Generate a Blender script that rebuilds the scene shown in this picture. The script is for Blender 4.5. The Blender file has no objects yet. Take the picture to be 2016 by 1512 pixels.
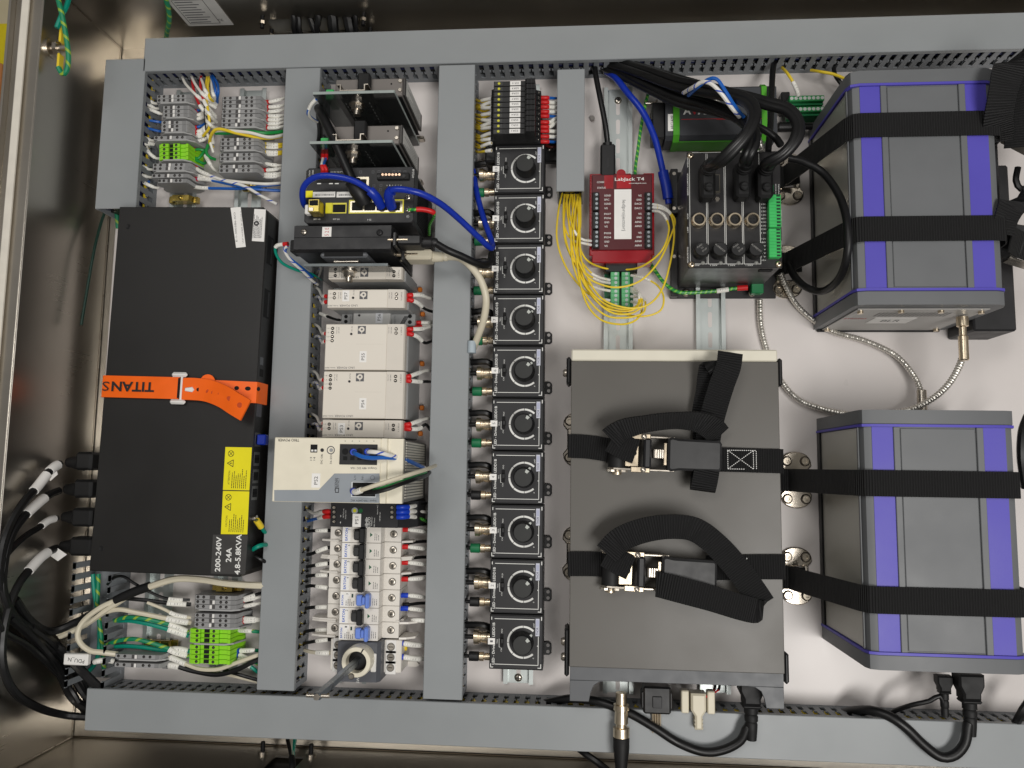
import bpy, math, random
from mathutils import Vector, Matrix
random.seed(7)
SC = bpy.context.scene
COL = SC.collection
S = .001                       # everything below is written in millimetres
CAMH, F = 965.0, 1560.0        # camera height over the mounting panel, focal length in photo pixels

# ---------------------------------------------------------------- camera, world, lamps, exposure
def rodrigues(r):
    r = Vector(r)
    return Matrix.Rotation(r.length, 3, r.normalized())
ROT = rodrigues((-0.10796008, -0.07878459, -0.01040372))      # world -> camera
RT = ROT.transposed()
cd = bpy.data.cameras.new('camera')
cam = bpy.data.objects.new('camera', cd)
COL.objects.link(cam)
cam.matrix_world = Matrix.Translation((0, 0, CAMH * S)) @ RT.to_4x4()
cd.sensor_width = 36.0
cd.lens = F / 2016 * 36
cd.clip_start = .02
cd.clip_end = 50
SC.camera = cam
wd = bpy.data.worlds.new('World')
SC.world = wd
wd.use_nodes = True
bg = wd.node_tree.nodes['Background']
bg.inputs[0].default_value = (.90, .87, .83, 1)
bg.inputs[1].default_value = .19
def area(name, loc, target, sx, sy, power, col):
    ld = bpy.data.lights.new(name, 'AREA')
    ld.shape = 'RECTANGLE'; ld.size = sx; ld.size_y = sy; ld.energy = power; ld.color = col
    o = bpy.data.objects.new(name, ld); COL.objects.link(o)
    o.location = loc
    o.rotation_euler = (Vector(target) - Vector(loc)).to_track_quat('-Z', 'Y').to_euler()
    return o
area('ceiling_lamp', (.8, -.55, 2.3), (0.15, 0.05, 0), 1.2, .6, 37, (1, .975, .94))
area('ceiling_lamp', (-.6, .85, 2.3), (-.1, .1, 0), 1.2, .45, 12.5, (1, .975, .94))
SC.view_settings.view_transform = 'Standard'
SC.view_settings.look = 'None'
SC.view_settings.exposure = 0
SC.view_settings.gamma = 1

# ---------------------------------------------------------------- photo pixel -> place at a known height
def W(u, v, z=0):
    d = RT @ Vector((u - 1008, 756 - v, -F))
    t = (z - CAMH) / d.z
    return Vector((d.x * t, d.y * t, z))
def WY(u, v, y):               # point on the upright plane y = const
    d = RT @ Vector((u - 1008, 756 - v, -F))
    t = y / d.y
    return Vector((d.x * t, y, CAMH + d.z * t))
def WX(u, v, x):
    d = RT @ Vector((u - 1008, 756 - v, -F))
    t = x / d.x
    return Vector((x, d.y * t, CAMH + d.z * t))

# ---------------------------------------------------------------- materials
MATS = {}
def lin(c):
    return tuple(((x / 255) / 12.92 if x / 255 <= .04045 else ((x / 255 + .055) / 1.055) ** 2.4) for x in c) + (1,)
def mat(name, rgb, rough=.5, metal=0, var=.06, vs=60, bump=0, bs=900, coat=0, trans=0, ior=1.45, alpha=1, spec=.5, emit=0):
    if name in MATS: return MATS[name]
    m = bpy.data.materials.new(name); m.use_nodes = True
    nt = m.node_tree; n = nt.nodes; b = n['Principled BSDF']; c = lin(rgb)
    b.inputs['Base Color'].default_value = c
    b.inputs['Roughness'].default_value = rough
    b.inputs['Metallic'].default_value = metal
    b.inputs['Specular IOR Level'].default_value = spec
    b.inputs['Coat Weight'].default_value = coat
    b.inputs['Coat Roughness'].default_value = .15
    b.inputs['Transmission Weight'].default_value = trans
    b.inputs['IOR'].default_value = ior
    b.inputs['Alpha'].default_value = alpha
    tc = n.new('ShaderNodeTexCoord')
    if var:
        nz = n.new('ShaderNodeTexNoise'); nz.inputs['Scale'].default_value = vs; nz.inputs['Detail'].default_value = 5
        nt.links.new(tc.outputs['Object'], nz.inputs['Vector'])
        mr = n.new('ShaderNodeMapRange'); mr.inputs['From Min'].default_value = .3; mr.inputs['From Max'].default_value = .7
        mr.inputs['To Min'].default_value = 1 - var; mr.inputs['To Max'].default_value = 1 + var
        nt.links.new(nz.outputs['Fac'], mr.inputs['Value'])
        mx = n.new('ShaderNodeMix'); mx.data_type = 'RGBA'; mx.blend_type = 'MULTIPLY'; mx.inputs[0].default_value = 1
        mx.inputs[6].default_value = c
        nt.links.new(mr.outputs[0], mx.inputs[7]); nt.links.new(mx.outputs[2], b.inputs['Base Color'])
        r2 = n.new('ShaderNodeMapRange'); r2.inputs['From Min'].default_value = .3; r2.inputs['From Max'].default_value = .7
        r2.inputs['To Min'].default_value = max(.02, rough - .07); r2.inputs['To Max'].default_value = min(1, rough + .07)
        nt.links.new(nz.outputs['Fac'], r2.inputs['Value']); nt.links.new(r2.outputs[0], b.inputs['Roughness'])
    if bump:
        bz = n.new('ShaderNodeTexNoise'); bz.inputs['Scale'].default_value = bs; bz.inputs['Detail'].default_value = 3
        nt.links.new(tc.outputs['Object'], bz.inputs['Vector'])
        bp = n.new('ShaderNodeBump'); bp.inputs['Strength'].default_value = bump; bp.inputs['Distance'].default_value = .0004
        nt.links.new(bz.outputs['Fac'], bp.inputs['Height']); nt.links.new(bp.outputs[0], b.inputs['Normal'])
    if emit:
        b.inputs['Emission Color'].default_value = c; b.inputs['Emission Strength'].default_value = emit
    MATS[name] = m
    return m
def uvmat(name, rgb, rgb2, mode, rough=.7, per=2.4, duty=.3):
    """webbing ribs, wire stripes and marker print, laid along the strip or wire (UV: u across/around, v mm along)"""
    m = bpy.data.materials.new(name); m.use_nodes = True
    nt = m.node_tree; n = nt.nodes; b = n['Principled BSDF']; b.inputs['Roughness'].default_value = rough
    L = nt.links.new
    uv = n.new('ShaderNodeUVMap'); sp = n.new('ShaderNodeSeparateXYZ'); L(uv.outputs[0], sp.inputs[0])
    def M(op, a, bb=None):
        k = n.new('ShaderNodeMath'); k.operation = op
        for i, q in enumerate((a, bb)):
            if q is None: continue
            if isinstance(q, (int, float)): k.inputs[i].default_value = q
            else: L(q, k.inputs[i])
        return k.outputs[0]
    u, v = sp.outputs[0], sp.outputs[1]
    if mode == 'web':
        h = M('SINE', M('MULTIPLY', v, 6.283 / per))
        w = M('SINE', M('MULTIPLY', u, 6.283 * 26))
        hh = M('ADD', h, M('MULTIPLY', w, .5))
        bp = n.new('ShaderNodeBump'); bp.inputs['Strength'].default_value = .9; bp.inputs['Distance'].default_value = .0005
        L(hh, bp.inputs['Height']); L(bp.outputs[0], b.inputs['Normal'])
        fac = M('MULTIPLY', M('ADD', h, 1), .5)
    elif mode == 'stripe':
        fac = M('LESS_THAN', M('FRACT', M('ADD', u, M('MULTIPLY', v, 1 / per))), duty)
    elif mode == 'print':
        nz = n.new('ShaderNodeTexNoise'); nz.inputs['Scale'].default_value = 1.0; nz.inputs['Detail'].default_value = 1
        cb = n.new('ShaderNodeCombineXYZ'); L(M('MULTIPLY', u, 3), cb.inputs[0]); L(M('MULTIPLY', v, 1.5), cb.inputs[1])
        L(cb.outputs[0], nz.inputs['Vector'])
        band = M('MULTIPLY', M('GREATER_THAN', M('FRACT', M('MULTIPLY', u, 2)), .35), M('LESS_THAN', M('FRACT', M('MULTIPLY', u, 2)), .65))
        fac = M('MULTIPLY', M('MULTIPLY', band, M('GREATER_THAN', nz.outputs['Fac'], .6)), .55)
    mx = n.new('ShaderNodeMix'); mx.data_type = 'RGBA'
    mx.inputs[6].default_value = lin(rgb); mx.inputs[7].default_value = lin(rgb2)
    L(fac, mx.inputs[0]); L(mx.outputs[2], b.inputs['Base Color'])
    MATS[name] = m
    return m
def steel(name, rgb, rough, axis):
    m = bpy.data.materials.new(name); m.use_nodes = True
    nt = m.node_tree; n = nt.nodes; b = n['Principled BSDF']; L = nt.links.new
    b.inputs['Metallic'].default_value = 1
    tc = n.new('ShaderNodeTexCoord'); mp = n.new('ShaderNodeMapping')
    sc = [350, 350, 350]; sc[axis] = 4
    mp.inputs['Scale'].default_value = sc
    L(tc.outputs['Object'], mp.inputs['Vector'])
    nz = n.new('ShaderNodeTexNoise'); nz.inputs['Scale'].default_value = 1; nz.inputs['Detail'].default_value = 6
    L(mp.outputs[0], nz.inputs['Vector'])
    n2 = n.new('ShaderNodeTexNoise'); n2.inputs['Scale'].default_value = 9; n2.inputs['Detail'].default_value = 4
    L(tc.outputs['Object'], n2.inputs['Vector'])
    ad = n.new('ShaderNodeMath'); ad.operation = 'MULTIPLY_ADD'; ad.inputs[1].default_value = .05
    ad.inputs[2].default_value = rough - .07
    L(nz.outputs['Fac'], ad.inputs[0])
    a2 = n.new('ShaderNodeMath'); a2.operation = 'MULTIPLY_ADD'; a2.inputs[1].default_value = .12
    L(n2.outputs['Fac'], a2.inputs[0]); L(ad.outputs[0], a2.inputs[2]); L(a2.outputs[0], b.inputs['Roughness'])
    mx = n.new('ShaderNodeMix'); mx.data_type = 'RGBA'
    c = lin(rgb); mx.inputs[6].default_value = tuple(x * .78 for x in c[:3]) + (1,); mx.inputs[7].default_value = c
    L(n2.outputs['Fac'], mx.inputs[0]); L(mx.outputs[2], b.inputs['Base Color'])
    bp = n.new('ShaderNodeBump'); bp.inputs['Strength'].default_value = .012; bp.inputs['Distance'].default_value = .0004
    L(nz.outputs['Fac'], bp.inputs['Height']); L(bp.outputs[0], b.inputs['Normal'])
    MATS[name] = m
    return m
STEEL = steel('stainless_steel', (200, 194, 184), .30, 0)
STEELY = steel('stainless_steel_upright', (208, 202, 192), .28, 2)
PANEL = mat('panel_paint', (213, 207, 204), .32, var=.025, vs=6, bump=.05)
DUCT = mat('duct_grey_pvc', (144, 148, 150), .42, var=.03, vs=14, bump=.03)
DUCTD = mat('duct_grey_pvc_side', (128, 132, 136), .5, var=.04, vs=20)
ZINC = mat('zinc_plate', (186, 192, 190), .42, .8, var=.06, vs=12)
NICKEL = mat('nickel', (226, 210, 184), .3, 1, var=.06)
CHROME = mat('chrome', (196, 188, 176), .3, 1, var=.04)
BRASSY = mat('yellow_zinc', (196, 172, 92), .25, 1, var=.15, vs=120)
TGREY = mat('terminal_grey', (150, 150, 150), .5, var=.05)
TGREEN = mat('terminal_green', (142, 214, 38), .45, var=.05)
BLACK = mat('black_plastic', (24, 24, 25), .45, var=.1)
BLACKM = mat('black_matt', (15, 15, 16), .6, var=.1)
HOLE = mat('black_recess', (8, 8, 9), .8, var=0)
BLACKP = mat('black_powder_coat', (30, 29, 28), .42, var=.14, vs=7, bump=.25, bs=2200)
GRAPH = mat('graphite_plastic', (33, 33, 35), .48, var=.06, bump=.05)
WHITE = mat('white_plastic', (232, 230, 226), .4, var=.03)
PAPER = mat('white_paper_label', (240, 238, 234), .55, var=.03)
INK = mat('black_ink', (28, 28, 30), .6, var=0)
INKG = mat('grey_ink', (95, 95, 98), .6, var=0)
INKW = mat('white_ink', (232, 232, 228), .5, var=0)
INKB = mat('blue_ink', (40, 92, 190), .5, var=0)
INKR = mat('red_ink', (190, 40, 50), .5, var=0)
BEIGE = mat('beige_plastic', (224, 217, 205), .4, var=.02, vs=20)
CREAM = mat('cream_plastic', (232, 225, 205), .4, var=.03)
PGREY = mat('psu_grey', (152, 153, 153), .45, var=.04)
BRKW = mat('breaker_white', (226, 221, 213), .38, var=.02)
BLUEP = mat('blue_plastic', (112, 142, 222), .4, var=.03)
RED = mat('red_plastic', (200, 30, 32), .4, var=.05)
BLUEF = mat('blue_ferrule', (22, 64, 190), .4, var=.05)
JWHITE = mat('white_jacket', (234, 231, 222), .42, var=.03)
JBLACK = mat('black_jacket', (17, 17, 18), .42, var=.08)
JBLUE = mat('blue_jacket', (24, 92, 178), .35, var=.04)
JETH = mat('blue_network_jacket', (18, 48, 160), .32, var=.05)
JYEL = mat('yellow_jacket', (236, 206, 52), .4, var=.04)
JRED = mat('red_jacket', (190, 26, 34), .4, var=.05)
JTEAL = mat('teal_jacket', (0, 140, 118), .4, var=.05)
JIVORY = mat('ivory_jacket', (214, 206, 184), .42, var=.04)
JGREEN = mat('green_jacket', (28, 140, 66), .4, var=.05)
JGY = uvmat('green_yellow_jacket', (16, 132, 92), (150, 180, 56), 'stripe', .42, 15, .26)
JGY2 = uvmat('green_yellow_thin_jacket', (24, 132, 58), (120, 190, 60), 'stripe', .42, 6, .35)
JWB = uvmat('white_blue_jacket', (232, 230, 224), (60, 90, 190), 'stripe', .42, 16, .16)
SLEEVE = uvmat('marker_sleeve', (240, 238, 230), (70, 70, 74), 'print', .5)
WEB = uvmat('black_webbing', (11, 11, 12), (27, 27, 28), 'web', .62, 2.6)
ARMOUR = mat('armour_steel', (226, 222, 214), .36, .85, var=.1)
ORANGE = mat('orange_rubber', (250, 104, 12), .45, var=.04)
ORANGED = mat('orange_rubber_dark', (190, 66, 6), .5, var=.04)
YELLOW = mat('yellow_label', (238, 226, 18), .5, var=.03)
TBG = mat('green_connector', (60, 186, 96), .42, var=.05)
TBGD = mat('dark_green_connector', (26, 120, 70), .42, var=.05)
PCB = mat('green_board', (10, 96, 56), .35, var=.08, coat=.3)
REDT = mat('red_translucent_case', (166, 14, 30), .22, var=.10, vs=30, coat=.5, trans=.22)
REDD = mat('dark_red_label', (82, 17, 25), .35, var=.05)
BODYG = mat('instrument_grey', (104, 106, 108), .48, var=.03, vs=20, bump=.12, bs=3000)
VIOLET = mat('instrument_violet', (84, 76, 178), .48, var=.04, vs=15, bump=.1, bs=3000)
SMOKED = mat('instrument_steel_side', (176, 175, 166), .32, .25, var=.10, vs=8)
LIDG = mat('lid_grey_paint', (90, 87, 82), .42, var=.04, vs=7, bump=.1, bs=2500)
BRKG = mat('bracket_grey', (88, 90, 93), .45, var=.04)
OFFW = mat('off_white_paint', (224, 219, 202), .42, var=.02)
ALU = mat('cast_aluminium', (116, 111, 107), .42, .4, var=.05, vs=40)
ACRYL = mat('smoked_acrylic', (120, 124, 124), .06, var=0, trans=.92, ior=1.49)
FROST = mat('acrylic_edge', (168, 178, 174), .3, var=.05, trans=.2)
LGREEN = mat('lime_rubber', (76, 160, 40), .45, var=.05)
GREENP = mat('emerald_boot', (22, 112, 70), .4, var=.05)
DISCG = mat('disconnect_grey', (86, 88, 94), .45, var=.04)
TINT = mat('pale_blue_panel', (146, 152, 158), .42, var=.02)
SILV = mat('silver_label', (206, 208, 220), .35, var=.03)
YLED = mat('yellow_lens', (200, 196, 50), .3, var=0)

# ---------------------------------------------------------------- mesh builder (mm)
class MB:
    def __init__(s): s.v, s.f, s.uv = [], [], None
    def add(s, v, f):
        n = len(s.v); s.v += [tuple(q) for q in v]; s.f += [tuple(i + n for i in q) for q in f]; return s
    def box(s, x0, x1, y0, y1, z0, z1, b=0):
        X, Y, Z = sorted((x0, x1)), sorted((y0, y1)), sorted((z0, z1))
        if b <= 0:
            v = [(X[i & 1], Y[i >> 1 & 1], Z[i >> 2]) for i in range(8)]
            return s.add(v, [(0, 2, 3, 1), (4, 5, 7, 6), (0, 1, 5, 4), (2, 6, 7, 3), (0, 4, 6, 2), (1, 3, 7, 5)])
        b = min(b, (X[1] - X[0]) * .45, (Y[1] - Y[0]) * .45, (Z[1] - Z[0]) * .45)
        v, ix = [], {}
        for i in range(8):
            s3 = (i & 1, i >> 1 & 1, i >> 2)
            c = (X[s3[0]], Y[s3[1]], Z[s3[2]])
            for a in range(3):
                ix[i, a] = len(v)
                v.append(tuple(c[k] if k == a else c[k] + (b if s3[k] == 0 else -b) for k in range(3)))
        f = []
        for a in range(3):
            p, q = 1 << (a + 1) % 3, 1 << (a + 2) % 3
            for sd in (0, 1):
                k = sd << a
                r = [ix[k, a], ix[k | p, a], ix[k | p | q, a], ix[k | q, a]]
                f.append(r if sd else r[::-1])
        for a in range(3):          # edges along axis a
            o1, o2 = (a + 1) % 3, (a + 2) % 3
            for s1 in (0, 1):
                for s2 in (0, 1):
                    k = s1 << o1 | s2 << o2
                    f.append((ix[k, o1], ix[k | 1 << a, o1], ix[k | 1 << a, o2], ix[k, o2]))
        for i in range(8): f.append((ix[i, 0], ix[i, 1], ix[i, 2]))
        return s.add(v, f)
    def lathe(s, prof, c=(0, 0, 0), ax='z', seg=16, cap=True):
        v, f = [], []
        for r, h in prof:
            for k in range(seg):
                a = 2 * math.pi * k / seg; p, q = r * math.cos(a), r * math.sin(a)
                d = {'z': (p, q, h), 'x': (h, p, q), 'y': (q, h, p)}[ax]
                v.append((c[0] + d[0], c[1] + d[1], c[2] + d[2]))
        for j in range(len(prof) - 1):
            for k in range(seg):
                k2 = (k + 1) % seg
                f.append((j * seg + k, j * seg + k2, (j + 1) * seg + k2, (j + 1) * seg + k))
        if cap:
            f.append(tuple(range(seg))[::-1]); f.append(tuple(range((len(prof) - 1) * seg, len(prof) * seg)))
        return s.add(v, f)
    def cyl(s, x, y, z, r, h, ax='z', seg=16, b=0):
        if b: return s.lathe([(r - b, 0), (r, b), (r, h - b), (r - b, h)] if h > 0 else [(r, 0), (r, h)], (x, y, z), ax, seg)
        return s.lathe([(r, 0), (r, h)], (x, y, z), ax, seg)
    def prism(s, pts, a0, a1, ax='z', b=0):
        n = len(pts)
        ar = sum(pts[i][0] * pts[(i + 1) % n][1] - pts[(i + 1) % n][0] * pts[i][1] for i in range(n))
        if ar < 0: pts = pts[::-1]
        def put(p, a): return {'z': (p[0], p[1], a), 'y': (p[0], a, p[1]), 'x': (a, p[0], p[1])}[ax]
        rings = [(pts, a0)]
        if b:
            ins = []
            for i in range(n):
                p0, p1, p2 = Vector(pts[i - 1]), Vector(pts[i]), Vector(pts[(i + 1) % n])
                d1, d2 = (p1 - p0).normalized(), (p2 - p1).normalized()
                n1, n2 = Vector((-d1.y, d1.x)), Vector((-d2.y, d2.x))
                k = n1 + n2; k = k / max(.35, k.dot(n1)) if k.length > 1e-6 else n1
                ins.append(tuple(p1 + k * b))
            sg = 1 if a1 > a0 else -1
            rings += [(pts, a1 - sg * b), (ins, a1)]
        else: rings.append((pts, a1))
        v, f = [], []
        for r, a in rings: v += [put(p, a) for p in r]
        for j in range(len(rings) - 1):
            for k in range(n):
                k2 = (k + 1) % n
                f.append((j * n + k, j * n + k2, (j + 1) * n + k2, (j + 1) * n + k))
        f.append(tuple(range(n))[::-1]); f.append(tuple(range((len(rings) - 1) * n, len(rings) * n)))
        return s.add(v, f)
    def tube(s, pts, r, seg=8):
        """pts: list of Vectors; r: number or function of length"""
        uv, n0 = [], len(s.v)
        T = []
        for i in range(len(pts)):
            d = pts[min(i + 1, len(pts) - 1)] - pts[max(i - 1, 0)]
            T.append(d.normalized() if d.length > 1e-9 else (T[-1] if T else Vector((1, 0, 0))))
        nrm = T[0].cross(Vector((0, 0, 1)))
        if nrm.length < .05: nrm = T[0].cross(Vector((0, 1, 0)))
        nrm.normalize()
        v, f, ln = [], [], 0
        for i, p in enumerate(pts):
            if i:
                ln += (p - pts[i - 1]).length
                nrm = (nrm - T[i] * nrm.dot(T[i])); nrm.normalize()
            bi = T[i].cross(nrm)
            rr = r(ln) if callable(r) else r
            for k in range(seg):
                a = 2 * math.pi * k / seg
                v.append(p + nrm * (rr * math.cos(a)) + bi * (rr * math.sin(a)))
        lens = [0]
        for i in range(1, len(pts)): lens.append(lens[-1] + (pts[i] - pts[i - 1]).length)
        for i in range(len(pts) - 1):
            for k in range(seg):
                k2 = (k + 1) % seg
                f.append((i * seg + k, i * seg + k2, (i + 1) * seg + k2, (i + 1) * seg + k))
                uv += [(k / seg, lens[i]), ((k + 1) / seg, lens[i]), ((k + 1) / seg, lens[i + 1]), (k / seg, lens[i + 1])]
        f.append(tuple(range(seg))[::-1]); uv += [(0, 0)] * seg
        f.append(tuple(range((len(pts) - 1) * seg, len(pts) * seg))); uv += [(0, 0)] * seg
        if s.uv is None and n0 == 0: s.uv = uv
        elif s.uv is not None: s.uv += uv
        return s.add(v, f)
    def ribbon(s, pts, wdirs, w, t):
        """a strap: centre points, across-direction at each point, width, thickness"""
        v, f, uv = [], [], []
        L = [0]
        for i in range(1, len(pts)): L.append(L[-1] + (pts[i] - pts[i - 1]).length)
        for i, p in enumerate(pts):
            d = (pts[min(i + 1, len(pts) - 1)] - pts[max(i - 1, 0)]).normalized()
            a = wdirs[i]; a = (a - d * a.dot(d)).normalized(); nn = d.cross(a)
            for q, h in ((-.5, -.5), (.5, -.5), (.5, .5), (-.5, .5)): v.append(p + a * (w * q) + nn * (t * h))
        for i in range(len(pts) - 1):
            for k in range(4):
                k2 = (k + 1) % 4
                f.append((i * 4 + k, i * 4 + k2, i * 4 + 4 + k2, i * 4 + 4 + k))
                ua, ub = ((0, 1), (1, 1), (1, 0), (0, 0))[k]
                uv += [(ua, L[i]), (ub, L[i]), (ub, L[i + 1]), (ua, L[i + 1])]
        f.append((3, 2, 1, 0)); e = len(pts) * 4 - 4; f.append((e, e + 1, e + 2, e + 3)); uv += [(0, 0)] * 8
        s.uv = uv
        return s.add(v, f)
    def mesh(s, name, m, smooth=.7):
        me = bpy.data.meshes.new(name)
        me.from_pydata([(a * S, b * S, c * S) for a, b, c in s.v], [], s.f)
        if s.uv and len(s.uv) == len(me.loops):
            ul = me.uv_layers.new(name='UVMap')
            ul.data.foreach_set('uv', [q for p in s.uv for q in p])
        me.materials.append(m)
        if smooth:
            me.polygons.foreach_set('use_smooth', [True] * len(me.polygons))
            me.set_sharp_from_angle(angle=smooth)
        return me
    def build(s, name, m, parent=None, loc=None, rz=0, smooth=.7):
        o = bpy.data.objects.new(name, s.mesh(name, m, smooth)); COL.objects.link(o)
        if parent: o.parent = parent
        if loc is not None: o.location = [c * S for c in loc]
        if rz: o.rotation_euler = (0, 0, rz)
        return o

LABELS = {}
def tag(o, label, cat, group=None, kind=None):
    if label: o['label'] = label
    if cat: o['category'] = cat
    if group: o['group'] = group
    if kind: o['kind'] = kind
    return o
def thing(name, label, cat, loc=(0, 0, 0), rz=0, group=None):
    o = bpy.data.objects.new(name, None); COL.objects.link(o)
    o.empty_display_size = .01
    o.location = [c * S for c in loc]; o.rotation_euler = (0, 0, rz)
    return tag(o, label, cat, group)
def loc_of(t, u, v, z):        # photo pixel at height z -> local mm of thing t
    p = W(u, v, z) - Vector(t.location) / S
    a = -t.rotation_euler[2]
    return Vector((p.x * math.cos(a) - p.y * math.sin(a), p.x * math.sin(a) + p.y * math.cos(a), p.z))
def rect(u0, v0, u1, v1, z):
    a, b = W(u0, v0, z), W(u1, v1, z)
    return a.x, b.x, b.y, a.y
def kids(o): return [c for c in bpy.data.objects if c.parent == o]
def clone(root, loc, rz=None, label=None, group=None, skip=()):
    r = root.copy(); COL.objects.link(r); r.location = [c * S for c in loc]
    if rz is not None: r.rotation_euler = (0, 0, rz)
    if label: r['label'] = label
    if group: r['group'] = group
    for ch in CH(root):
        if ch.name.split('.')[0] in skip: continue
        c = ch.copy(); COL.objects.link(c); c.parent = r; c.matrix_parent_inverse = ch.matrix_parent_inverse.copy()
        for g in CH(ch):
            d = g.copy(); COL.objects.link(d); d.parent = c
    return r
def CH(o): return list(o.children)
ORD = 'topmost second third fourth fifth sixth seventh eighth ninth tenth eleventh twelfth thirteenth fourteenth fifteenth sixteenth'.split()
def pos(i, n):
    return 'topmost' if i == 0 else ('lowest' if i == n - 1 else ORD[i] + ' from the top')
TXT = {}
def text(s, x, y, z, L, H, m, parent, rot=0, name='lettering', plane='z', bold=0, ry=0):
    """flat lettering, centred at x,y,z, L mm long and H mm high"""
    k = (s, m.name, bold)
    if k not in TXT:
        cu = bpy.data.curves.new('lettering', 'FONT'); cu.body = s; cu.align_x = 'CENTER'; cu.resolution_u = 2
        cu.offset = bold
        ob = bpy.data.objects.new('lettering', cu); COL.objects.link(ob)
        me = bpy.data.meshes.new_from_object(ob)
        bpy.data.objects.remove(ob); me.materials.clear(); me.materials.append(m)
        xs = [v.co.x for v in me.vertices] or [0]; ys = [v.co.y for v in me.vertices] or [0]
        cx, cy = (min(xs) + max(xs)) / 2, (min(ys) + max(ys)) / 2
        for v in me.vertices: v.co.x -= cx; v.co.y -= cy
        TXT[k] = (me, max(max(xs) - min(xs), .01), max(max(ys) - min(ys), .01))
    me, w, h = TXT[k]
    o = bpy.data.objects.new(name, me); COL.objects.link(o); o.parent = parent
    o.location = (x * S, y * S, z * S); o.scale = (L * S / w, H * S / h, 1)
    if plane == 'z': o.rotation_euler = (0, 0, math.radians(rot))
    elif plane == '-y': o.rotation_euler = (math.radians(90), 0, math.radians(rot))
    elif plane == 'x': o.rotation_euler = (math.radians(90), math.radians(rot), math.radians(90))
    return o
def decal(name, m, parent, x0, x1, y0, y1, z, t=.25):
    return MB().box(x0, x1, y0, y1, z, z + t).build(name, m, parent, smooth=0)
def smallprint(parent, m, x0, x1, y0, y1, z, rows, rot90=False, fill=.85, h=.45):
    """illegible rows of fine print as flat dashes"""
    b = MB()
    n0, n1 = (x0, x1) if rot90 else (y0, y1)
    a0, a1 = (y0, y1) if rot90 else (x0, x1)
    p = (n1 - n0) / rows
    for i in range(rows):
        c = n0 + (i + .5) * p; a = a0; end = a0 + (a1 - a0) * random.uniform(fill - .25, fill + .1)
        while a < end:
            w = min(random.uniform(.8, 3.2), end - a)
            if rot90: b.box(c - p * h / 2, c + p * h / 2, a, a + w, z, z + .12)
            else: b.box(a, a + w, c - p * h / 2, c + p * h / 2, z, z + .12)
            a += w + .5
    o = b.build('fine_print', m, parent, smooth=0)
    o['kind'] = 'stuff'
    return o
def smooth_path(P, step):
    """Catmull-Rom through the points"""
    if len(P) == 2:
        n = max(2, int((P[1] - P[0]).length / step)); return [P[0].lerp(P[1], i / n) for i in range(n + 1)]
    Q = [P[0] * 2 - P[1]] + P + [P[-1] * 2 - P[-2]]
    out = []
    for i in range(1, len(Q) - 2):
        a, b, c, d = Q[i - 1], Q[i], Q[i + 1], Q[i + 2]
        n = max(2, int((c - b).length / step))
        for j in range(n):
            t = j / n
            out.append(((b * 2) + (c - a) * t + (a * 2 - b * 5 + c * 4 - d) * t * t + (b * 3 - a - c * 3 + d) * t ** 3) * .5)
    out.append(P[-1].copy())
    return out
ENDS = {'fr': ('ferrule', lambda: RED, 1.55), 'fb': ('ferrule', lambda: BLUEF, 1.55), 'fw': ('ferrule', lambda: WHITE, 1.5),
        'fk': ('ferrule', lambda: BLACK, 1.5), 'fg': ('ferrule', lambda: TGREY, 1.5), 'sl': ('marker_sleeve', lambda: SLEEVE, 1.38),
        'hs': ('heat_shrink', lambda: BLACKM, 1.5), 'rl': ('crimp_lug', lambda: RED, 1.7), 'yl': ('crimp_lug', lambda: JYEL, 1.7),
        'pw': ('white_label', lambda: PAPER, 1.22), 'bt': ('boot', lambda: JETH, 1.6), 'bk': ('boot', lambda: BLACK, 1.7)}
def cut(path, a, b):
    out, ln = [], 0
    for i, p in enumerate(path):
        if i:
            d = (p - path[i - 1]).length
            if ln < a <= ln + d: out.append(path[i - 1].lerp(p, (a - ln) / d))
            if a < ln + d < b: out.append(p)
            if ln < b <= ln + d: out.append(path[i - 1].lerp(p, (b - ln) / d)); return out
            ln += d
        elif a <= 0: out.append(p)
    return out
def wire(label, pts, r, m, s=(), e=(), cat='wire', name='wire', group=None, seg=8, rf=None, px=True):
    P = [W(*p) for p in pts] if px else [Vector(p) for p in pts]
    o0 = Vector((P[0].x, P[0].y, 0))
    P = [p - o0 for p in P]
    path = smooth_path(P, max(1.2, r * 1.1))
    body = MB().tube(path, rf or r, seg)
    ex = []
    for lst, rev in ((s, False), (e, True)):
        off = 0; pp = path[::-1] if rev else path
        for kind, ln in lst:
            if kind != '-':
                q = cut(pp, off, off + ln)
                if len(q) >= 2: ex.append((kind, q))
            off += ln
    if not ex:
        return tag(body.build(name, m, None, o0), label, cat, group)
    t = thing(name, label, cat, o0, 0, group)
    body.build('jacket', m, t)
    for kind, q in ex:
        nm, mm, k = ENDS[kind]
        MB().tube(q, r * k, seg + 2).build(nm, mm(), t)
    return t
def strap_mesh(P, WD, w, t=1.6, step=4):
    path = smooth_path(P, step)
    # across directions follow by arc length
    def lens(a):
        L = [0]
        for i in range(1, len(a)): L.append(L[-1] + (a[i] - a[i - 1]).length)
        return L
    # find the path index nearest each control point, in order
    ks, j = [], 0
    for p in P:
        best = min(range(j, len(path)), key=lambda i: (path[i] - p).length)
        ks.append(best); j = best
    wd = []
    for i in range(len(path)):
        k = 0
        while k < len(ks) - 2 and i > ks[k + 1]: k += 1
        a = ks[k + 1] - ks[k]
        f = min(1, max(0, (i - ks[k]) / a)) if a else 0
        f = f * f * (3 - 2 * f)
        q = Vector(WD[k]).lerp(Vector(WD[k + 1]), f)
        wd.append(q)
    return MB().ribbon(path, wd, w, t)
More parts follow.
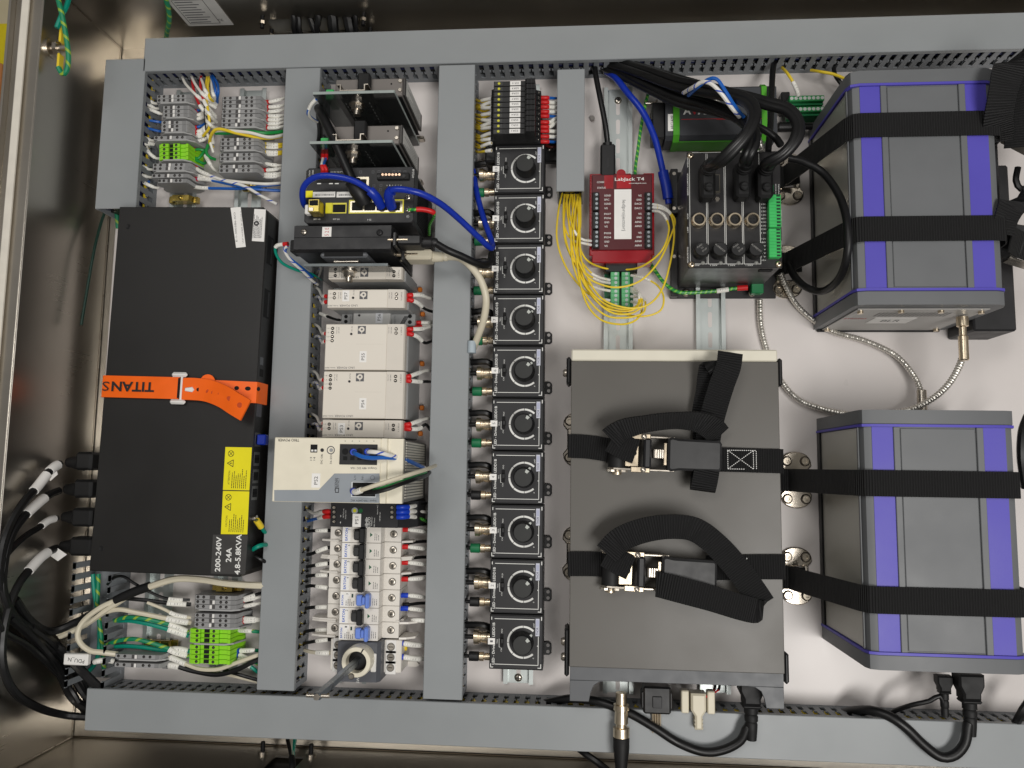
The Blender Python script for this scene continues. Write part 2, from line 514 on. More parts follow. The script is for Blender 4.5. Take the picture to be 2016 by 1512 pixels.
def screw(parent, x, y, z, r, m=None, name='screw', h=None, kind='x'):
    h = h or r * .7
    o = MB().lathe([(r, 0), (r, h * .45), (r * .8, h * .85), (r * .45, h), ], (x, y, z), 'z', 14).build(name, m or CHROME, parent)
    b = MB()
    if kind == 'x':
        a = r * .58; w = r * .13
        b.box(x - a, x + a, y - w, y + w, z + h * .75, z + h * 1.02).box(x - w, x + w, y - a, y + a, z + h * .75, z + h * 1.03)
    elif kind == '-':
        b.box(x - r * .75, x + r * .75, y - r * .13, y + r * .13, z + h * .75, z + h * 1.02)
    else:
        b.cyl(x, y, z + h * .8, r * .42, h * .24, seg=6)
    b.build('drive', HOLE, o if False else parent)
    return o
# ================================================================ setting: floor, enclosure, panel, ducts, rails
XL, XR, YT, YB, ZB, ZT = -626, 660, 568, -342, -25, 132
fl = MB().box(-1500, 1500, -1500, 1500, -640, -630).build('floor', mat('beige_floor', (206, 194, 160), .55, var=.08, vs=9), None)
tag(fl, 'beige floor seen past the edge of the steel cabinet', 'floor', kind='structure')
tp = tag(MB().box(-45, 45, -110, 110, 0, 1.5, .4).build('floor_tape', mat('yellow_floor_tape', (226, 206, 26), .5), None, W(4, 105, -630) + Vector((-30, -40, 0))),
         'yellow tape stuck to the beige floor outside the cabinet', 'tape')
tp2 = tag(MB().box(-25, 30, -50, 45, 0, 12, 2).build('floor_scrap', mat('tan_card', (190, 128, 76), .7), None, W(2, 150, -628) + Vector((-22, -20, 0))),
          'small tan scrap below the yellow tape on the floor', 'scrap')

en = thing('steel_enclosure', 'open stainless steel cabinet with brushed walls around the wiring panel', 'enclosure', (0, 0, 0))
MB().box(XL - 2, XR + 2, YB - 2, YT + 2, ZB - 2, ZB).build('back_plate', STEEL, en)
MB().box(XL - 2, XL, YB - 2, YT + 2, ZB + .02, ZT, .6).build('side_wall', STEELY, en)
MB().box(XR, XR + 2, YB - 2, YT + 2, ZB + .02, ZT, .6).build('side_wall', STEELY, en)
# top wall with cable cutout, bottom wall with cable cutout
def wall_with_hole(y0, y1, xh0, xh1, zh0, zh1, name):
    b = MB()
    b.box(XL, xh0, y0, y1, ZB, ZT).box(xh1, XR, y0, y1, ZB, ZT).box(xh0, xh1, y0, y1, ZB, zh0).box(xh0, xh1, y0, y1, zh1, ZT)
    return b.build(name, STEEL, en, smooth=0)
ha, hb = WY(539, 62, YT), WY(700, 33, YT)
wall_with_hole(YT, YT + 2, ha.x, WY(712, 60, YT).x, ha.z - 4, hb.z, 'top_wall')
bh0, bh1 = WY(524, 1500, YB), WY(600, 1491, YB)
wall_with_hole(YB - 2, YB, bh0.x + 4, bh1.x, bh1.z - 1, WY(560, 1516, YB).z, 'bottom_wall')
# welded seam beads at the back edges
MB().tube([Vector((XL + 1, YB + 1, ZB + 1)), Vector((XL + 1, YT - 1, ZB + 1))], 1.1, 6).build('seam', CHROME, en)
MB().tube([Vector((XL + 1, YB + 1, ZB + 1)), Vector((XR - 1, YB + 1, ZB + 1))], 1.1, 6).build('seam', mat('seam_warm', (120, 110, 96), .4, 1), en)
MB().tube([Vector((XL + 1, YT - 1, ZB + 1)), Vector((XL + 1, YT - 1, ZT - 3))], .7, 6).build('seam', CHROME, en)
MB().tube([Vector((XL + 1, YB + 1, ZB + 1)), Vector((XL + 1, YB + 1, ZT - 3))], .9, 6).build('seam', CHROME, en)
# rim along the left: flange, gasket, lip
MB().box(XL - 34, XL - 2, YB - 40, YT + 120, ZT - 3, ZT, .6).build('rim_flange', STEEL, en)
MB().box(XL - 24, XL - 15, YB - 40, YT + 120, ZT + .1, ZT + 7, 2.5).build('gasket', mat('white_gasket', (222, 216, 204), .6), en)
MB().box(XL - 37, XL - 34, YB - 40, YT + 120, ZT - 26, ZT + 9, .8).build('rim_lip', STEELY, en)
# cabinet catch at the left edge
MB().box(XL - 46, XL - 37.2, 150, 205, ZT - 20, ZT + 12, 3).build('latch', BLACKM, en)
# nuts and studs round the cutouts
for u, v in ((517, 32), (535, 58), (716, 26), (729, 56)):
    p = WY(u, v, YT)
    MB().cyl(p.x, YT, p.z, 2.6, -16, 'y', 10).build('stud', BLACKM, en)
    MB().cyl(p.x, YT - 7, p.z, 4.2, -4, 'y', 6).build('nut', CHROME, en)
for u, v in ((517, 1484), (612, 1489)):
    p = WY(u, v, YB)
    MB().cyl(p.x, YB, p.z, 2.6, 14, 'y', 10).build('stud', BLACKM, en)
    MB().cyl(p.x, YB, p.z, 5.6, 3, 'y', 14).build('nut', CHROME, en)
# backing plates added behind the cutouts to hide the bright floor
MB().box(ha.x - 20, ha.x + 160, YT + 14, YT + 16, ZB, ZT).build('added_backing', mat('added_backing_grey', (120, 120, 118), .5), en)
MB().box(bh0.x - 20, bh1.x + 40, YB - 8, YB - 6, ZB, ZT).build('added_backing', BLACKM, en)

# rating plate riveted to the top wall (its lower edge faces the panel)
q0, q1 = WY(372, 51, YT - .5), WY(461, 50, YT - .5)
st = thing('rating_plate', 'silver printed rating plate on the top cabinet wall beside the corner', 'plate', (q0.x, YT - .4, q0.z))
wq, hq = q1.x - q0.x, 95
MB().box(0, wq, -.6, 0, 0, hq).build('plate', mat('rating_plate_white', (206, 204, 200), .42), st)
text('CE', wq * .80, -.75, 12, 7, 5, INK, st, 0, plane='-y')
text('SPECIFICATIONS', wq * .42, -.75, 60, wq * .6, 4, INK, st, 0, plane='-y')
b = MB()
for i in range(9):
    z = 8 + i * 5.4
    b.box(wq * .12, wq * (.5 + .2 * random.random()), -.75, -.62, z, z + 1.6)
o = b.build('fine_print', INKG, st, smooth=0); o['kind'] = 'stuff'
b = MB()
for z0, z1, x0, x1 in ((5, 5.6, wq * .08, wq * .74), (56, 56.6, wq * .08, wq * .74)): b.box(x0, x1, -.75, -.62, z0, z1)
for x0 in (wq * .08, wq * .74): b.box(x0, x0 + .6, -.75, -.62, 5, 56.6)
b.build('border_line', INK, st, smooth=0)

pn = MB().box(-601, 640, -306, 537, -3, 0, 1).build('mounting_panel', PANEL, None)
tag(pn, 'white painted steel mounting panel carrying all the devices', 'panel', kind='structure')

# ---------------------------------------------------------------- slotted wire ducts
def slot_wall(n, pitch, flip, open_top=False, hgt=45.5, t=1.6):
    """wall in local x (length) / z, keyhole slots, thickness along y"""
    g, w, nk = pitch * .52, pitch * .48, pitch * .15
    b = MB()
    def cell(x0, x1, z0, z1): b.box(x0, x1, 0, t, z0, z1)
    L = n * pitch
    cell(0, L, 0, 7)
    if not open_top: cell(0, L, 41.5, hgt)
    for i in range(n):
        x = i * pitch
        cell(x, x + g, 7, 41.5 if not open_top else hgt)
        if not open_top:
            m0 = x + g
            cell(m0, m0 + (w - nk) / 2 - .2, 20, 23.5); cell(m0 + (w + nk) / 2 - .2, m0 + w, 20, 23.5)
        else:
            cell(x - .8, x + g + .8, hgt - 4, hgt)
    return b
DSL = {}
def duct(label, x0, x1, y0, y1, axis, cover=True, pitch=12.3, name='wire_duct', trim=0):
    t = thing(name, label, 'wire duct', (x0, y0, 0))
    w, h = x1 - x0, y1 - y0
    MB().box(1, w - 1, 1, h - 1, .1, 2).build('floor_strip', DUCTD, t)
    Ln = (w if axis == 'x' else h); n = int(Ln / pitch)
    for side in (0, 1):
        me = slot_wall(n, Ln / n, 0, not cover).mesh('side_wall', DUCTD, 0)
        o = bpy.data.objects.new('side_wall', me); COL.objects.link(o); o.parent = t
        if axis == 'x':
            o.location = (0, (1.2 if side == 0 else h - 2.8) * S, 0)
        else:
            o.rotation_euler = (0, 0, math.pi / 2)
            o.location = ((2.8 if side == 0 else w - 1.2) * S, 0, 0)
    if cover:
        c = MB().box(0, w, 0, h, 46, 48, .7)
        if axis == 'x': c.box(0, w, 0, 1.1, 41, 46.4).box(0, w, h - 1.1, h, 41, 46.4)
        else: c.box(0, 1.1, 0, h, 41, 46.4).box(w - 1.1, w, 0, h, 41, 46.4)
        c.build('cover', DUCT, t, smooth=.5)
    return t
d_top = duct('long grey slotted wire duct running across the top of the panel', -549, 640, 495.4, 539.8, 'x')
d_bot = duct('long grey slotted wire duct running across the bottom of the panel', -566, 640, -308.7, -261.6, 'x')
d_left = duct('short grey covered wire duct above the black power unit', -599.5, -546.2, 316.3, 512.6, 'y')
d_two = duct('upright grey wire duct between the black power unit and the power supplies', -362.5, -318.5, -256, 494.5, 'y')
d_three = duct('upright grey wire duct between the power supplies and the knob drivers', -169, -124.4, -259, 493.3, 'y')
d_small = duct('short narrow grey wire duct beside the slim black relays', -23.7, 9.6, 331, 484, 'y')
d_open = duct('uncovered grey finger duct in the lower left of the panel', -597, -548, -262, -112, 'y', cover=False, pitch=13.2)

# ---------------------------------------------------------------- DIN rails
def rail(label, xc, y0, y1, ends=True):
    t = thing('din_rail', label, 'rail', (xc, y0, 0), 0, 'steel mounting rails')
    L = y1 - y0
    prof = [(-17.5, 6.5), (-13.5, 6.5), (-13.5, .2), (13.5, .2), (13.5, 6.5), (17.5, 6.5), (17.5, 7.6), (12.5, 7.6), (12.5, 1.3), (-12.5, 1.3), (-12.5, 7.6), (-17.5, 7.6)]
    b = MB(); n = len(prof)
    b.add([(p[0], 0, p[1]) for p in prof] + [(p[0], L, p[1]) for p in prof],
          [(i, (i + 1) % n, (i + 1) % n + n, i + n) for i in range(n)])
    b.build('rail', ZINC, t, smooth=0)
    sm = None
    y = 12
    me = MB().prism([(-2.6 + (2.6 * math.cos(a) + 2.6), (7 if math.sin(a) >= 0 else -7) + 2.6 * math.sin(a)) for a in [k * math.pi / 6 for k in range(12)]], 1.32, 1.5).mesh('slot', PANEL, 0)
    while y < L - 10:
        o = bpy.data.objects.new('slot', me); COL.objects.link(o); o.parent = t; o.location = (0, y * S, 0)
        y += 25
    return t
ra = W(360, 400, 7).x
rail('steel rail under the terminal stack beside the short covered duct', W(360, 400, 7).x, W(300, 1285, 7).y, 490)
rail('steel rail under the terminal stacks beside the upright duct left of the supplies', W(488, 390, 7).x, W(440, 1320, 7).y, 490)
r3 = rail('steel rail behind the column of power supplies and breakers', W(715, 700, 7).x, W(690, 1345, 7).y, 488)
r4 = rail('steel rail under the column of knob drivers, its screwed end showing at the bottom', W(1020, 1340, 7).x, W(1019, 1347, 7).y, 486)
r5 = rail('steel rail carrying the red data logger', W(1217, 600, 7).x, W(1220, 1366, 7).y, W(1216, 172, 7).y)
r6 = rail('steel rail under the black motion controller', W(1399, 600, 7).x, W(1404, 1366, 7).y, W(1399, 330, 7).y)
q = loc_of(r4, 1020, 1334, 2); screw(r4, 0, q.y, 1.4, 4.6, h=3)
q = loc_of(r5, 1217, 198, 2); screw(r5, 0, q.y, 1.4, 4.6, h=3)

# ---------------------------------------------------------------- cables filling the ducts, seen through the slots
NAVY = mat('navy_jacket', (14, 22, 62), .45)
def fill(label, x0, x1, y0, y1, axis):
    t = thing('cable_bundle', label, 'cables', (x0, y0, 0))
    w, h = x1 - x0, y1 - y0
    L, B = (w, h) if axis == 'x' else (h, w)
    for f, z, r, m in ((.34, 14, 10, JBLACK), (.66, 14, 10, JBLACK), (.5, 31, 9, JBLACK), (.14, 29, 2.6, NAVY), (.86, 30, 2.4, NAVY), (.13, 19, 2.2, JBLACK), (.87, 16, 2.2, JYEL), (.85, 24, 2.2, JBLACK), (.15, 36, 2, JWHITE)):
        n = max(3, int(L / 60)); P = []
        for i in range(n + 1):
            a = 3 + (L - 6) * i / n; b_ = f * B + random.uniform(-1.2, 1.2); zz = z + random.uniform(-1.5, 1.5)
            P.append(Vector((a, b_, zz)) if axis == 'x' else Vector((b_, a, zz)))
        MB().tube(smooth_path(P, 12), r * B / 44, 8).build('cord', m, t)
fill('dark cable bundle inside the long top duct', -545, 638, 495.4, 539.8, 'x')
fill('dark cable bundle inside the long bottom duct', -562, 638, -308.7, -261.6, 'x')
fill('dark cable bundle inside the short covered duct', -599.5, -546.2, 318, 508, 'y')
fill('dark cable bundle inside the duct beside the black power unit', -362.5, -318.5, -254, 492, 'y')
fill('dark cable bundle inside the duct beside the knob drivers', -169, -124.4, -256, 491, 'y')
fill('dark cable bundle inside the narrow duct by the relays', -23.7, 9.6, 334, 482, 'y')
# ================================================================ terminal blocks
def tblock(kind, L, m, label, cover=False, zt=46):
    t = thing('terminal_block', label, 'terminal', (0, 0, 0))
    h = L / 2; T = 2.45
    pr = [(-h + 3, 7), (-h - 4, 13), (-h - 4, 21), (-h + 1, 27), (-h, zt - 3), (-h + 2, zt), (h - 2, zt), (h, zt - 3), (h + 1, 27), (h + 6, 21), (h + 6, 13), (h - 3, 7)]
    if kind == 'pe':     # two raised clamps with a trough between
        pr = [(-h + 3, 7), (-h - 4, 13), (-h - 4, 21), (-h, 27), (-h, zt - 2), (-h + 3, zt - 2), (-h + 3, zt), (-h + 13, zt), (-h + 13, zt - 3), (0, zt - 3), (0, zt),
              (h * .45, zt), (h * .45, zt - 3), (h - 3, zt - 3), (h - 3, zt - 1), (h, zt - 1), (h + 1, 27), (h + 5, 21), (h + 5, 13), (h - 3, 7)]
    MB().prism(pr, -T, T, 'y', .35).build('housing', m, t)
    if kind == 'four': hx = (-.81, -.54, .26, .52); jx = -.13; rx = .82
    elif kind == 'two': hx = (-.69, .20); jx = -.22; rx = .70
    else: hx = (-.62, .20); jx = -.18; rx = None
    key = 'hole' + kind
    for f in hx:
        z = zt if kind != 'pe' else zt
        MB().cyl(f * h, .2, z, 1.75, .12, seg=10).build('screw_hole', HOLE, t, smooth=0)
        MB().cyl(f * h + .3, -.1, z + .12, 1.0, .12, seg=8).build('clamp_screw', mat('dull_screw', (96, 92, 90), .4, .7), t, smooth=0)
    zz = zt if kind != 'pe' else zt - 3
    MB().box(jx * h - 3.4, jx * h + 3.4, -2.1, 2.1, zz, zz + .12).build('slot', mat('slot_grey', (74, 72, 72), .6) if kind != 'pe' else HOLE, t, smooth=0)
    if kind != 'pe':
        MB().box(jx * h + .3, jx * h + 3.2, -2.3, 2.2, zt + .13, zt + 1.0, .3).build('slide_link', WHITE, t)
        MB().box(rx * h - 2.7, rx * h + 2.7, -2.2, 2.2, zt, zt + .1).build('marker_recess', mat('recess_grey', (128, 128, 128), .5), t, smooth=0)
    if cover:
        h2 = h + 3
        pr = [(-h2, 7), (-h2 - 4, 18), (-h2 + 3, zt - 6), (-h2 + 10, zt + .8), (h2 - 9, zt + .8), (h2 - 1, zt - 6), (h2 + 4, 18), (h2, 7)]
        MB().prism(pr, -T - 2.0, -T - .2, 'y').build('end_cover', mat('cover_grey', (164, 164, 163), .5), t, smooth=0)
    return t
TB = {}
def put_block(kind, L, m, u, v, label, group, cover=False):
    k = (kind, round(L), m.name, cover)
    p = W(u, v, 46)
    if k not in TB:
        TB[k] = t = tblock(kind, L, m, label, cover)
        t.location = (p.x * S, p.y * S, 0); t['group'] = group
        return t
    c = clone(TB[k], (p.x, p.y, 0), None, label, group, skip=('slide_link',) if random.random() < .2 else ())
    dx = random.choice((0, -3.3, -3.3, 0))
    for o in c.children:
        if o.name.startswith('slide_link'): o.location.x += dx * S
    return c
ga = 'terminal blocks in the stack beside the short covered duct'
A = [(342, 190, 'four', 47), (342, 197.5, 'four', 47, 1), (346, 211.5, 'two', 37), (346, 219.5, 'two', 37), (346, 227, 'two', 37, 1),
     (343, 241.5, 'two', 37), (343, 249, 'two', 37), (343, 256, 'two', 37, 1), (339, 271, 'four', 51, 1)]
for i, a in enumerate(A):
    put_block(a[2], a[3], TGREY, a[0], a[1], f'{pos(i, 99)} grey terminal block above the lime ones beside the short duct' if i else
              'topmost grey terminal block beside the short covered duct', ga, len(a) > 4)
for i, v in enumerate((286, 294, 302, 310)):
    put_block('pe', 38, TGREEN, 341, v, f'{pos(i, 4)} of the four lime green terminal blocks beside the short duct', 'lime earth terminals beside the short duct', i == 3)
for i, (v, L, u, c) in enumerate(((325, 51, 337, 0), (332, 50, 336, 1), (346, 50, 334, 0), (356, 40, 339, 0))):
    put_block('four', L, TGREY, u, v, f'{pos(i, 4)} of the four grey terminal blocks below the lime ones', ga, c)
gb = 'terminal blocks in the stack against the upright duct left of the supplies'
B = [(475, 193), (475, 201), (475, 209, 1), (474, 219.5), (474, 228, 1), (473, 238), (473, 246, 1)]
for i, a in enumerate(B):
    put_block('four', 52, TGREY, a[0], a[1], f'{pos(i, 7)} block of the upper grey stack left of the white wires' if i else 'topmost block of the upper grey stack left of the white wires', gb, len(a) > 2)
B = [(471, 275), (471, 283), (471, 291.5, 1), (470, 305), (470, 313, 1), (468.5, 328), (468.5, 336)]
for i, a in enumerate(B):
    put_block('four', 52, TGREY, a[0], a[1], f'{pos(i, 7)} block of the grey stack with yellow wires at its side', gb, len(a) > 2)
gc = 'grey terminal blocks below the black power unit'
for i, v in enumerate((1176.5, 1185.7, 1195, 1212.5, 1222, 1231)):
    put_block('four', 52, TGREY, 424 - i * .35, v, f'{pos(i, 6)} grey terminal block of the six below the power unit', gc, i in (2, 5))
for i, v in enumerate((1243, 1252.5, 1262, 1275, 1284.5, 1294, 1303.5)):
    put_block('pe', 49, TGREEN, 413 - i * .3, v, f'{pos(i, 7)} of the seven lime terminal blocks below the power unit', 'lime earth terminals below the black power unit', i == 2)
for i, v in enumerate((1293, 1310)):
    put_block('four', 58, TGREY, 271 - i * 1.5, v, ('upper' if i == 0 else 'lower') + ' of the two long grey terminal blocks beside the open finger duct', 'pair of long grey terminals', i == 0)
# brass end brackets on the rails
def bracket(label, u, v, z, L):
    p = W(u, v, z)
    t = thing('end_bracket', label, 'bracket', (p.x, p.y, 0), 0, 'yellow zinc end brackets')
    pr = [(-L / 2, 7.7), (-L / 2, z - 8), (-L / 2 + 5, z - 8), (-L / 2 + 8, z), (L / 2 - 8, z), (L / 2 - 5, z - 8), (L / 2, z - 8), (L / 2, 7.7)]
    MB().prism(pr, -4, 4, 'y', .6).build('clamp', BRASSY, t)
    MB().box(-L / 2 + 1, -L / 2 + 9, -5, 5, 9, 15, .8).build('jaw', BRASSY, t)
    screw(t, 0, 0, z, 2.6, BRASSY, kind='-')
    return t
bracket('yellow zinc end bracket under the grey stack beside the short duct', 355, 389, 22, 38)
bracket('yellow zinc end bracket under the grey stack above the bare rail', 494, 364, 22, 30)
bracket('yellow zinc end bracket over the grey stack below the power unit', 441, 1158, 26, 36)
bracket('yellow zinc end bracket above the two long grey terminals', 313, 1268, 14, 40)

# ================================================================ black power unit with orange strap
ups = thing('power_unit', 'flat black power distribution unit with yellow warning labels and orange strap', 'power unit', (-459.6, 91.3, 0), -.014)
UW, UH, UZ = 184.5, 431, 78
def U(u, v, z=UZ): return loc_of(ups, u, v, z)
pr = [(-UW / 2, -UH / 2), (UW / 2 - 6, -UH / 2), (UW / 2, -UH / 2 + 7), (UW / 2, UH / 2 - 7), (UW / 2 - 6, UH / 2), (-UW / 2, UH / 2)]
MB().prism(pr, 8, UZ, 'z', .9).build('case', BLACKP, ups)
for u, v in ((252, 446), (199, 1080), (505, 440)):
    q = U(u, v); MB().lathe([(3.2, .5), (2.8, .9), (1.4, .7), (.5, .55)], (q.x, q.y, UZ - .4), 'z', 12).build('rivet', BLACKM, ups)
def quad_decal(name, m, par, fn, corners, z0, t=.2):
    P = [fn(*c) for c in corners]
    return MB().prism([(p.x, p.y) for p in P], z0, z0 + t, 'z').build(name, m, par, smooth=0)
Z0 = UZ + .05
quad_decal('label', PAPER, ups, U, ((454, 409), (474, 407.6), (484, 486), (465, 488)), Z0)
quad_decal('label', PAPER, ups, U, ((501, 411.5), (523.5, 412.5), (520, 476), (496, 474.5)), Z0)
c = U(468, 447); text('E-1-300386-ISO', c.x - 2.5, c.y, Z0 + .3, 36, 2.2, INKG, ups, 98)
c = U(473, 447); text('UNIT NUMBER 00 1272-04-17', c.x + 2.2, c.y, Z0 + .3, 40, 1.6, INKG, ups, 98)
a, b2 = U(500, 472), U(520, 415); smallprint(ups, INKG, a.x - 2, b2.x - 1, a.y + 2, b2.y - 2, Z0 + .25, 7, True, .9)
quad_decal('warning_label', YELLOW, ups, U, ((444, 880), (496, 881), (491, 965.5), (439, 964.5)), Z0)
quad_decal('warning_label', YELLOW, ups, U, ((439.2, 966.5), (491, 967.5), (487, 1052), (435, 1051.5)), Z0)
for (ub, vb, word) in ((444, 925, 'ATTENTION:'), (439, 1011, 'CAUTION:')):
    c = U(ub + 7, vb + 15); text(word, c.x, c.y, Z0 + .3, 13 if word[0] == 'C' else 16, 2.2, INK, ups, 90)
    a, b2 = U(ub + 10, vb + 36), U(ub + 46, vb - 12)
    smallprint(ups, INK, a.x, b2.x - 1, a.y, b2.y - 6, Z0 + .25, 8, True, .88, .32)
    c = U(ub + 11, vb - 32); r = 3.6
    MB().lathe([(r, 0), (r, .12), (r - .6, .12), (r - .6, 0)], (c.x, c.y, Z0 + .2), 'z', 20, False).build('prohibition_sign', INK, ups, smooth=0)
    MB().prism([(c.x - 2.4, c.y - 2.0), (c.x - 2.0, c.y - 2.4), (c.x + 2.4, c.y + 2.0), (c.x + 2.0, c.y + 2.4)], Z0 + .2, Z0 + .32).build('prohibition_sign', INK, ups, smooth=0)
    MB().prism([(c.x - 2.4, c.y + 2.0), (c.x - 2.0, c.y + 2.4), (c.x + 2.4, c.y - 2.0), (c.x + 2.0, c.y - 2.4)], Z0 + .2, Z0 + .34).build('prohibition_sign', INK, ups, smooth=0)
    c = U(ub + 10, vb - 13)
    bb = MB()
    T3 = [(c.x - 3.8, c.y), (c.x + 3.2, c.y - 4), (c.x + 3.2, c.y + 4)]
    for i in range(3):
        p, q = Vector(T3[i]), Vector(T3[(i + 1) % 3]); d = (q - p).normalized(); nn = Vector((-d.y, d.x)) * .35
        bb.prism([tuple(p + nn), tuple(p - nn), tuple(q - nn), tuple(q + nn)], Z0 + .2 + i * .02, Z0 + .34 + i * .02)
    bb.prism([(c.x - 1.8, c.y + .2), (c.x + .6, c.y - .9), (c.x + .6, c.y - .2), (c.x + 2.6, c.y - .3), (c.x + .2, c.y + 1.0), (c.x + .2, c.y + .3)], Z0 + .2, Z0 + .36)
    bb.build('hazard_sign', INK, ups, smooth=0)
quad_decal('rating_label', mat('satin_black_label', (66, 65, 64), .35), ups, U, ((419.5, 1052.5), (488, 1054), (482.5, 1131), (415, 1129)), Z0 - .05)
for s_, u, v, L, H in (('200-240V', 430, 1091, 39, 6.4), ('24A', 450.5, 1092.5, 16, 6.4), ('4.8-5.8KVA', 469, 1091.5, 45, 6.4)):
    c = U(u, v); text(s_, c.x, c.y, Z0 + .3, L, H, INKW, ups, 91, bold=.02)
# right side face: vents and ports
def side_port(v, len_, z0, z1, m, name='port', proud=.25):
    c = U(518, v, 64); x = UW / 2
    return MB().box(x, x + proud, c.y - len_ / 2, c.y + len_ / 2, z0, z1).build(name, m, ups, smooth=0)
for v in (494, 598): side_port(v, 34, 56, 72, HOLE, 'vent', .3); side_port(v, 30, 58, 62, GRAPH, 'vent_slat', .5)
side_port(712, 9, 64, 73, mat('port_ring', (90, 92, 96), .4), 'button'); side_port(735, 9, 62, 72, HOLE, 'button')
side_port(806, 18, 60, 74, mat('dull_label', (84, 84, 90), .5), 'panel_label')
for v in (866, 904, 938, 971):
    side_port(v, 16, 57, 73, mat('port_shell', (130, 130, 128), .35, .8), 'port')
    side_port(v + 3.2, 6, 58.5, 71.5, HOLE, 'port_opening', .4); side_port(v - 3.2, 6, 58.5, 71.5, HOLE, 'port_opening', .4)
c = U(521, 866, 62); MB().box(UW / 2 + .5, UW / 2 + 11, c.y - 6, c.y + 6, 60, 70, 1).build('network_plug', JETH, ups)
q = U(501, 1021, 66); MB().cyl(UW / 2, q.y, 64, 4, 4, 'x', 10).build('ground_stud', CHROME, ups)
wire('green earth lead with yellow lug on the edge of the black power unit', [(505, 1024, 66), (512, 1034, 60), (520, 1046, 50), (530, 1052, 40)], 2.2, JTEAL, s=[('yl', 12)], cat='earth lead', name='earth_lead')
wire('teal earth lead leaving the lower corner of the black power unit', [(480, 1092, 40), (495, 1083, 58), (512, 1074, 60), (530, 1072, 40)], 2.6, JTEAL, cat='earth lead', name='earth_lead')
wire('black lead leaving the lower corner of the black power unit', [(482, 1098, 40), (498, 1094, 52), (518, 1104, 50), (535, 1112, 30)], 2.2, JBLACK, name='lead')

# orange strap
so = thing('rubber_strap', 'orange rubber strap with white buckle stretched over the black power unit', 'strap', (-459.6, 91.3, 0), -.014)
def O(u, v, z): return loc_of(so, u, v, z)
yv = Vector((0, 1, 0))
SW = 25.5
l0 = O(352, 764.5, 80); y0 = l0.y
xl, xr = -UW / 2, UW / 2
MB().ribbon([Vector((xl - 1.6, y0 + .5, 18)), Vector((xl - 1.6, y0 + .5, 76)), Vector((xl - .4, y0 + .5, 79.6)), Vector((xl + 2, y0 + .5, 80.4)), Vector((l0.x + 1, y0, 81.2))],
            [yv] * 5, SW, 2.4).build('strap', ORANGE, so)
MB().ribbon([Vector((l0.x + 4, y0 - 1, 80.6)), Vector((xr - 3, y0 - 3, 80.6)), Vector((xr + .5, y0 - 3, 79.8)), Vector((xr + 1.7, y0 - 3, 76)), Vector((xr + 1.7, y0 - 3, 52))],
            [yv] * 5, SW - 1, 2.2).build('strap', ORANGE, so)
tail = [O(361, 765.5, 84), O(385, 766, 84.8), O(412, 770, 87), O(440, 781, 92), O(462, 795, 97), O(484, 808, 100)]
wdt = [(0, 1, 0), (0, 1, 0), (.08, 1, 0), (.3, .95, .05), (.5, .85, .1), (.66, .75, .1)]
strap_mesh(tail, wdt, SW, 2.4, 3).build('tail', ORANGE, so)
MB().prism([(O(408, 752, 84).x + 9 * math.cos(a), O(408, 752, 84).y + 9 * math.sin(a)) for a in [k * math.pi / 10 for k in range(20)]], 82.2, 83.6).build('strap_end', ORANGE, so)
bk = MB()
bx = l0.x + 1
bk.box(bx - 9.5, bx + 9, y0 + SW / 2 + .3, y0 + SW / 2 + 6, 79.2, 84, 2).box(bx - 9.5, bx + 9, y0 - SW / 2 - 6, y0 - SW / 2 - .3, 79.2, 84, 2)
bk.box(bx - 9.4, bx - 6.6, y0 - SW / 2 - 3, y0 + SW / 2 + 3, 79.2, 80.2).box(bx + 1.5, bx + 4, y0 - SW / 2 - 3, y0 + SW / 2 + 3, 79.4, 82.5, .6)
bk.build('buckle', WHITE, so)
decal('slot', HOLE, so, bx - 1.2, bx + 1.2, y0 - SW / 2 + 1, y0 + SW / 2 - 1, 82.6, .2)
q = O(374, 767, 86); MB().prism([(q.x - 5.5, q.y - 1.8), (q.x + 3, q.y - 3), (q.x + 5.5, q.y), (q.x + 3, q.y + 3), (q.x - 5.5, q.y + 1.8)], 85.6, 88, b=.8).build('buckle_pin', WHITE, so)
def disc(u, v, z, rx, ry, m, rot=0):
    q = O(u, v, z)
    MB().prism([(q.x + rx * math.cos(a) * math.cos(rot) - ry * math.sin(a) * math.sin(rot), q.y + rx * math.cos(a) * math.sin(rot) + ry * math.sin(a) * math.cos(rot)) for a in [k * math.pi / 8 for k in range(16)]], z, z + .25).build('hole', m, so, smooth=0)
disc(391, 767, 86.2, 2.6, 2.2, HOLE)
for u, v, z, rx, ry in ((408, 770, 88.1, 1.2, 2.2), (418.5, 772, 89, 1.4, 2.2), (433, 776, 91.2, 2.6, 2), (452, 785, 96, 3.4, 2.6), (472, 797.5, 100, 3, 3)): disc(u, v, z, rx, ry, ORANGED, -.5)
for u, v, rx in ((466, 764, 2.8), (488, 765, 3.4), (509, 766, 2), ): disc(u, v, 81.8, rx, 2.4, HOLE)
c = O(262, 764, 82); text('TITAN', c.x, y0 + .4, 82.8, 52, 11.5, INK, so, 180, bold=.03)
c = O(208.5, 763, 82); text('S', c.x, y0 + .4, 82.8, 8.6, 11, INK, so, 180)

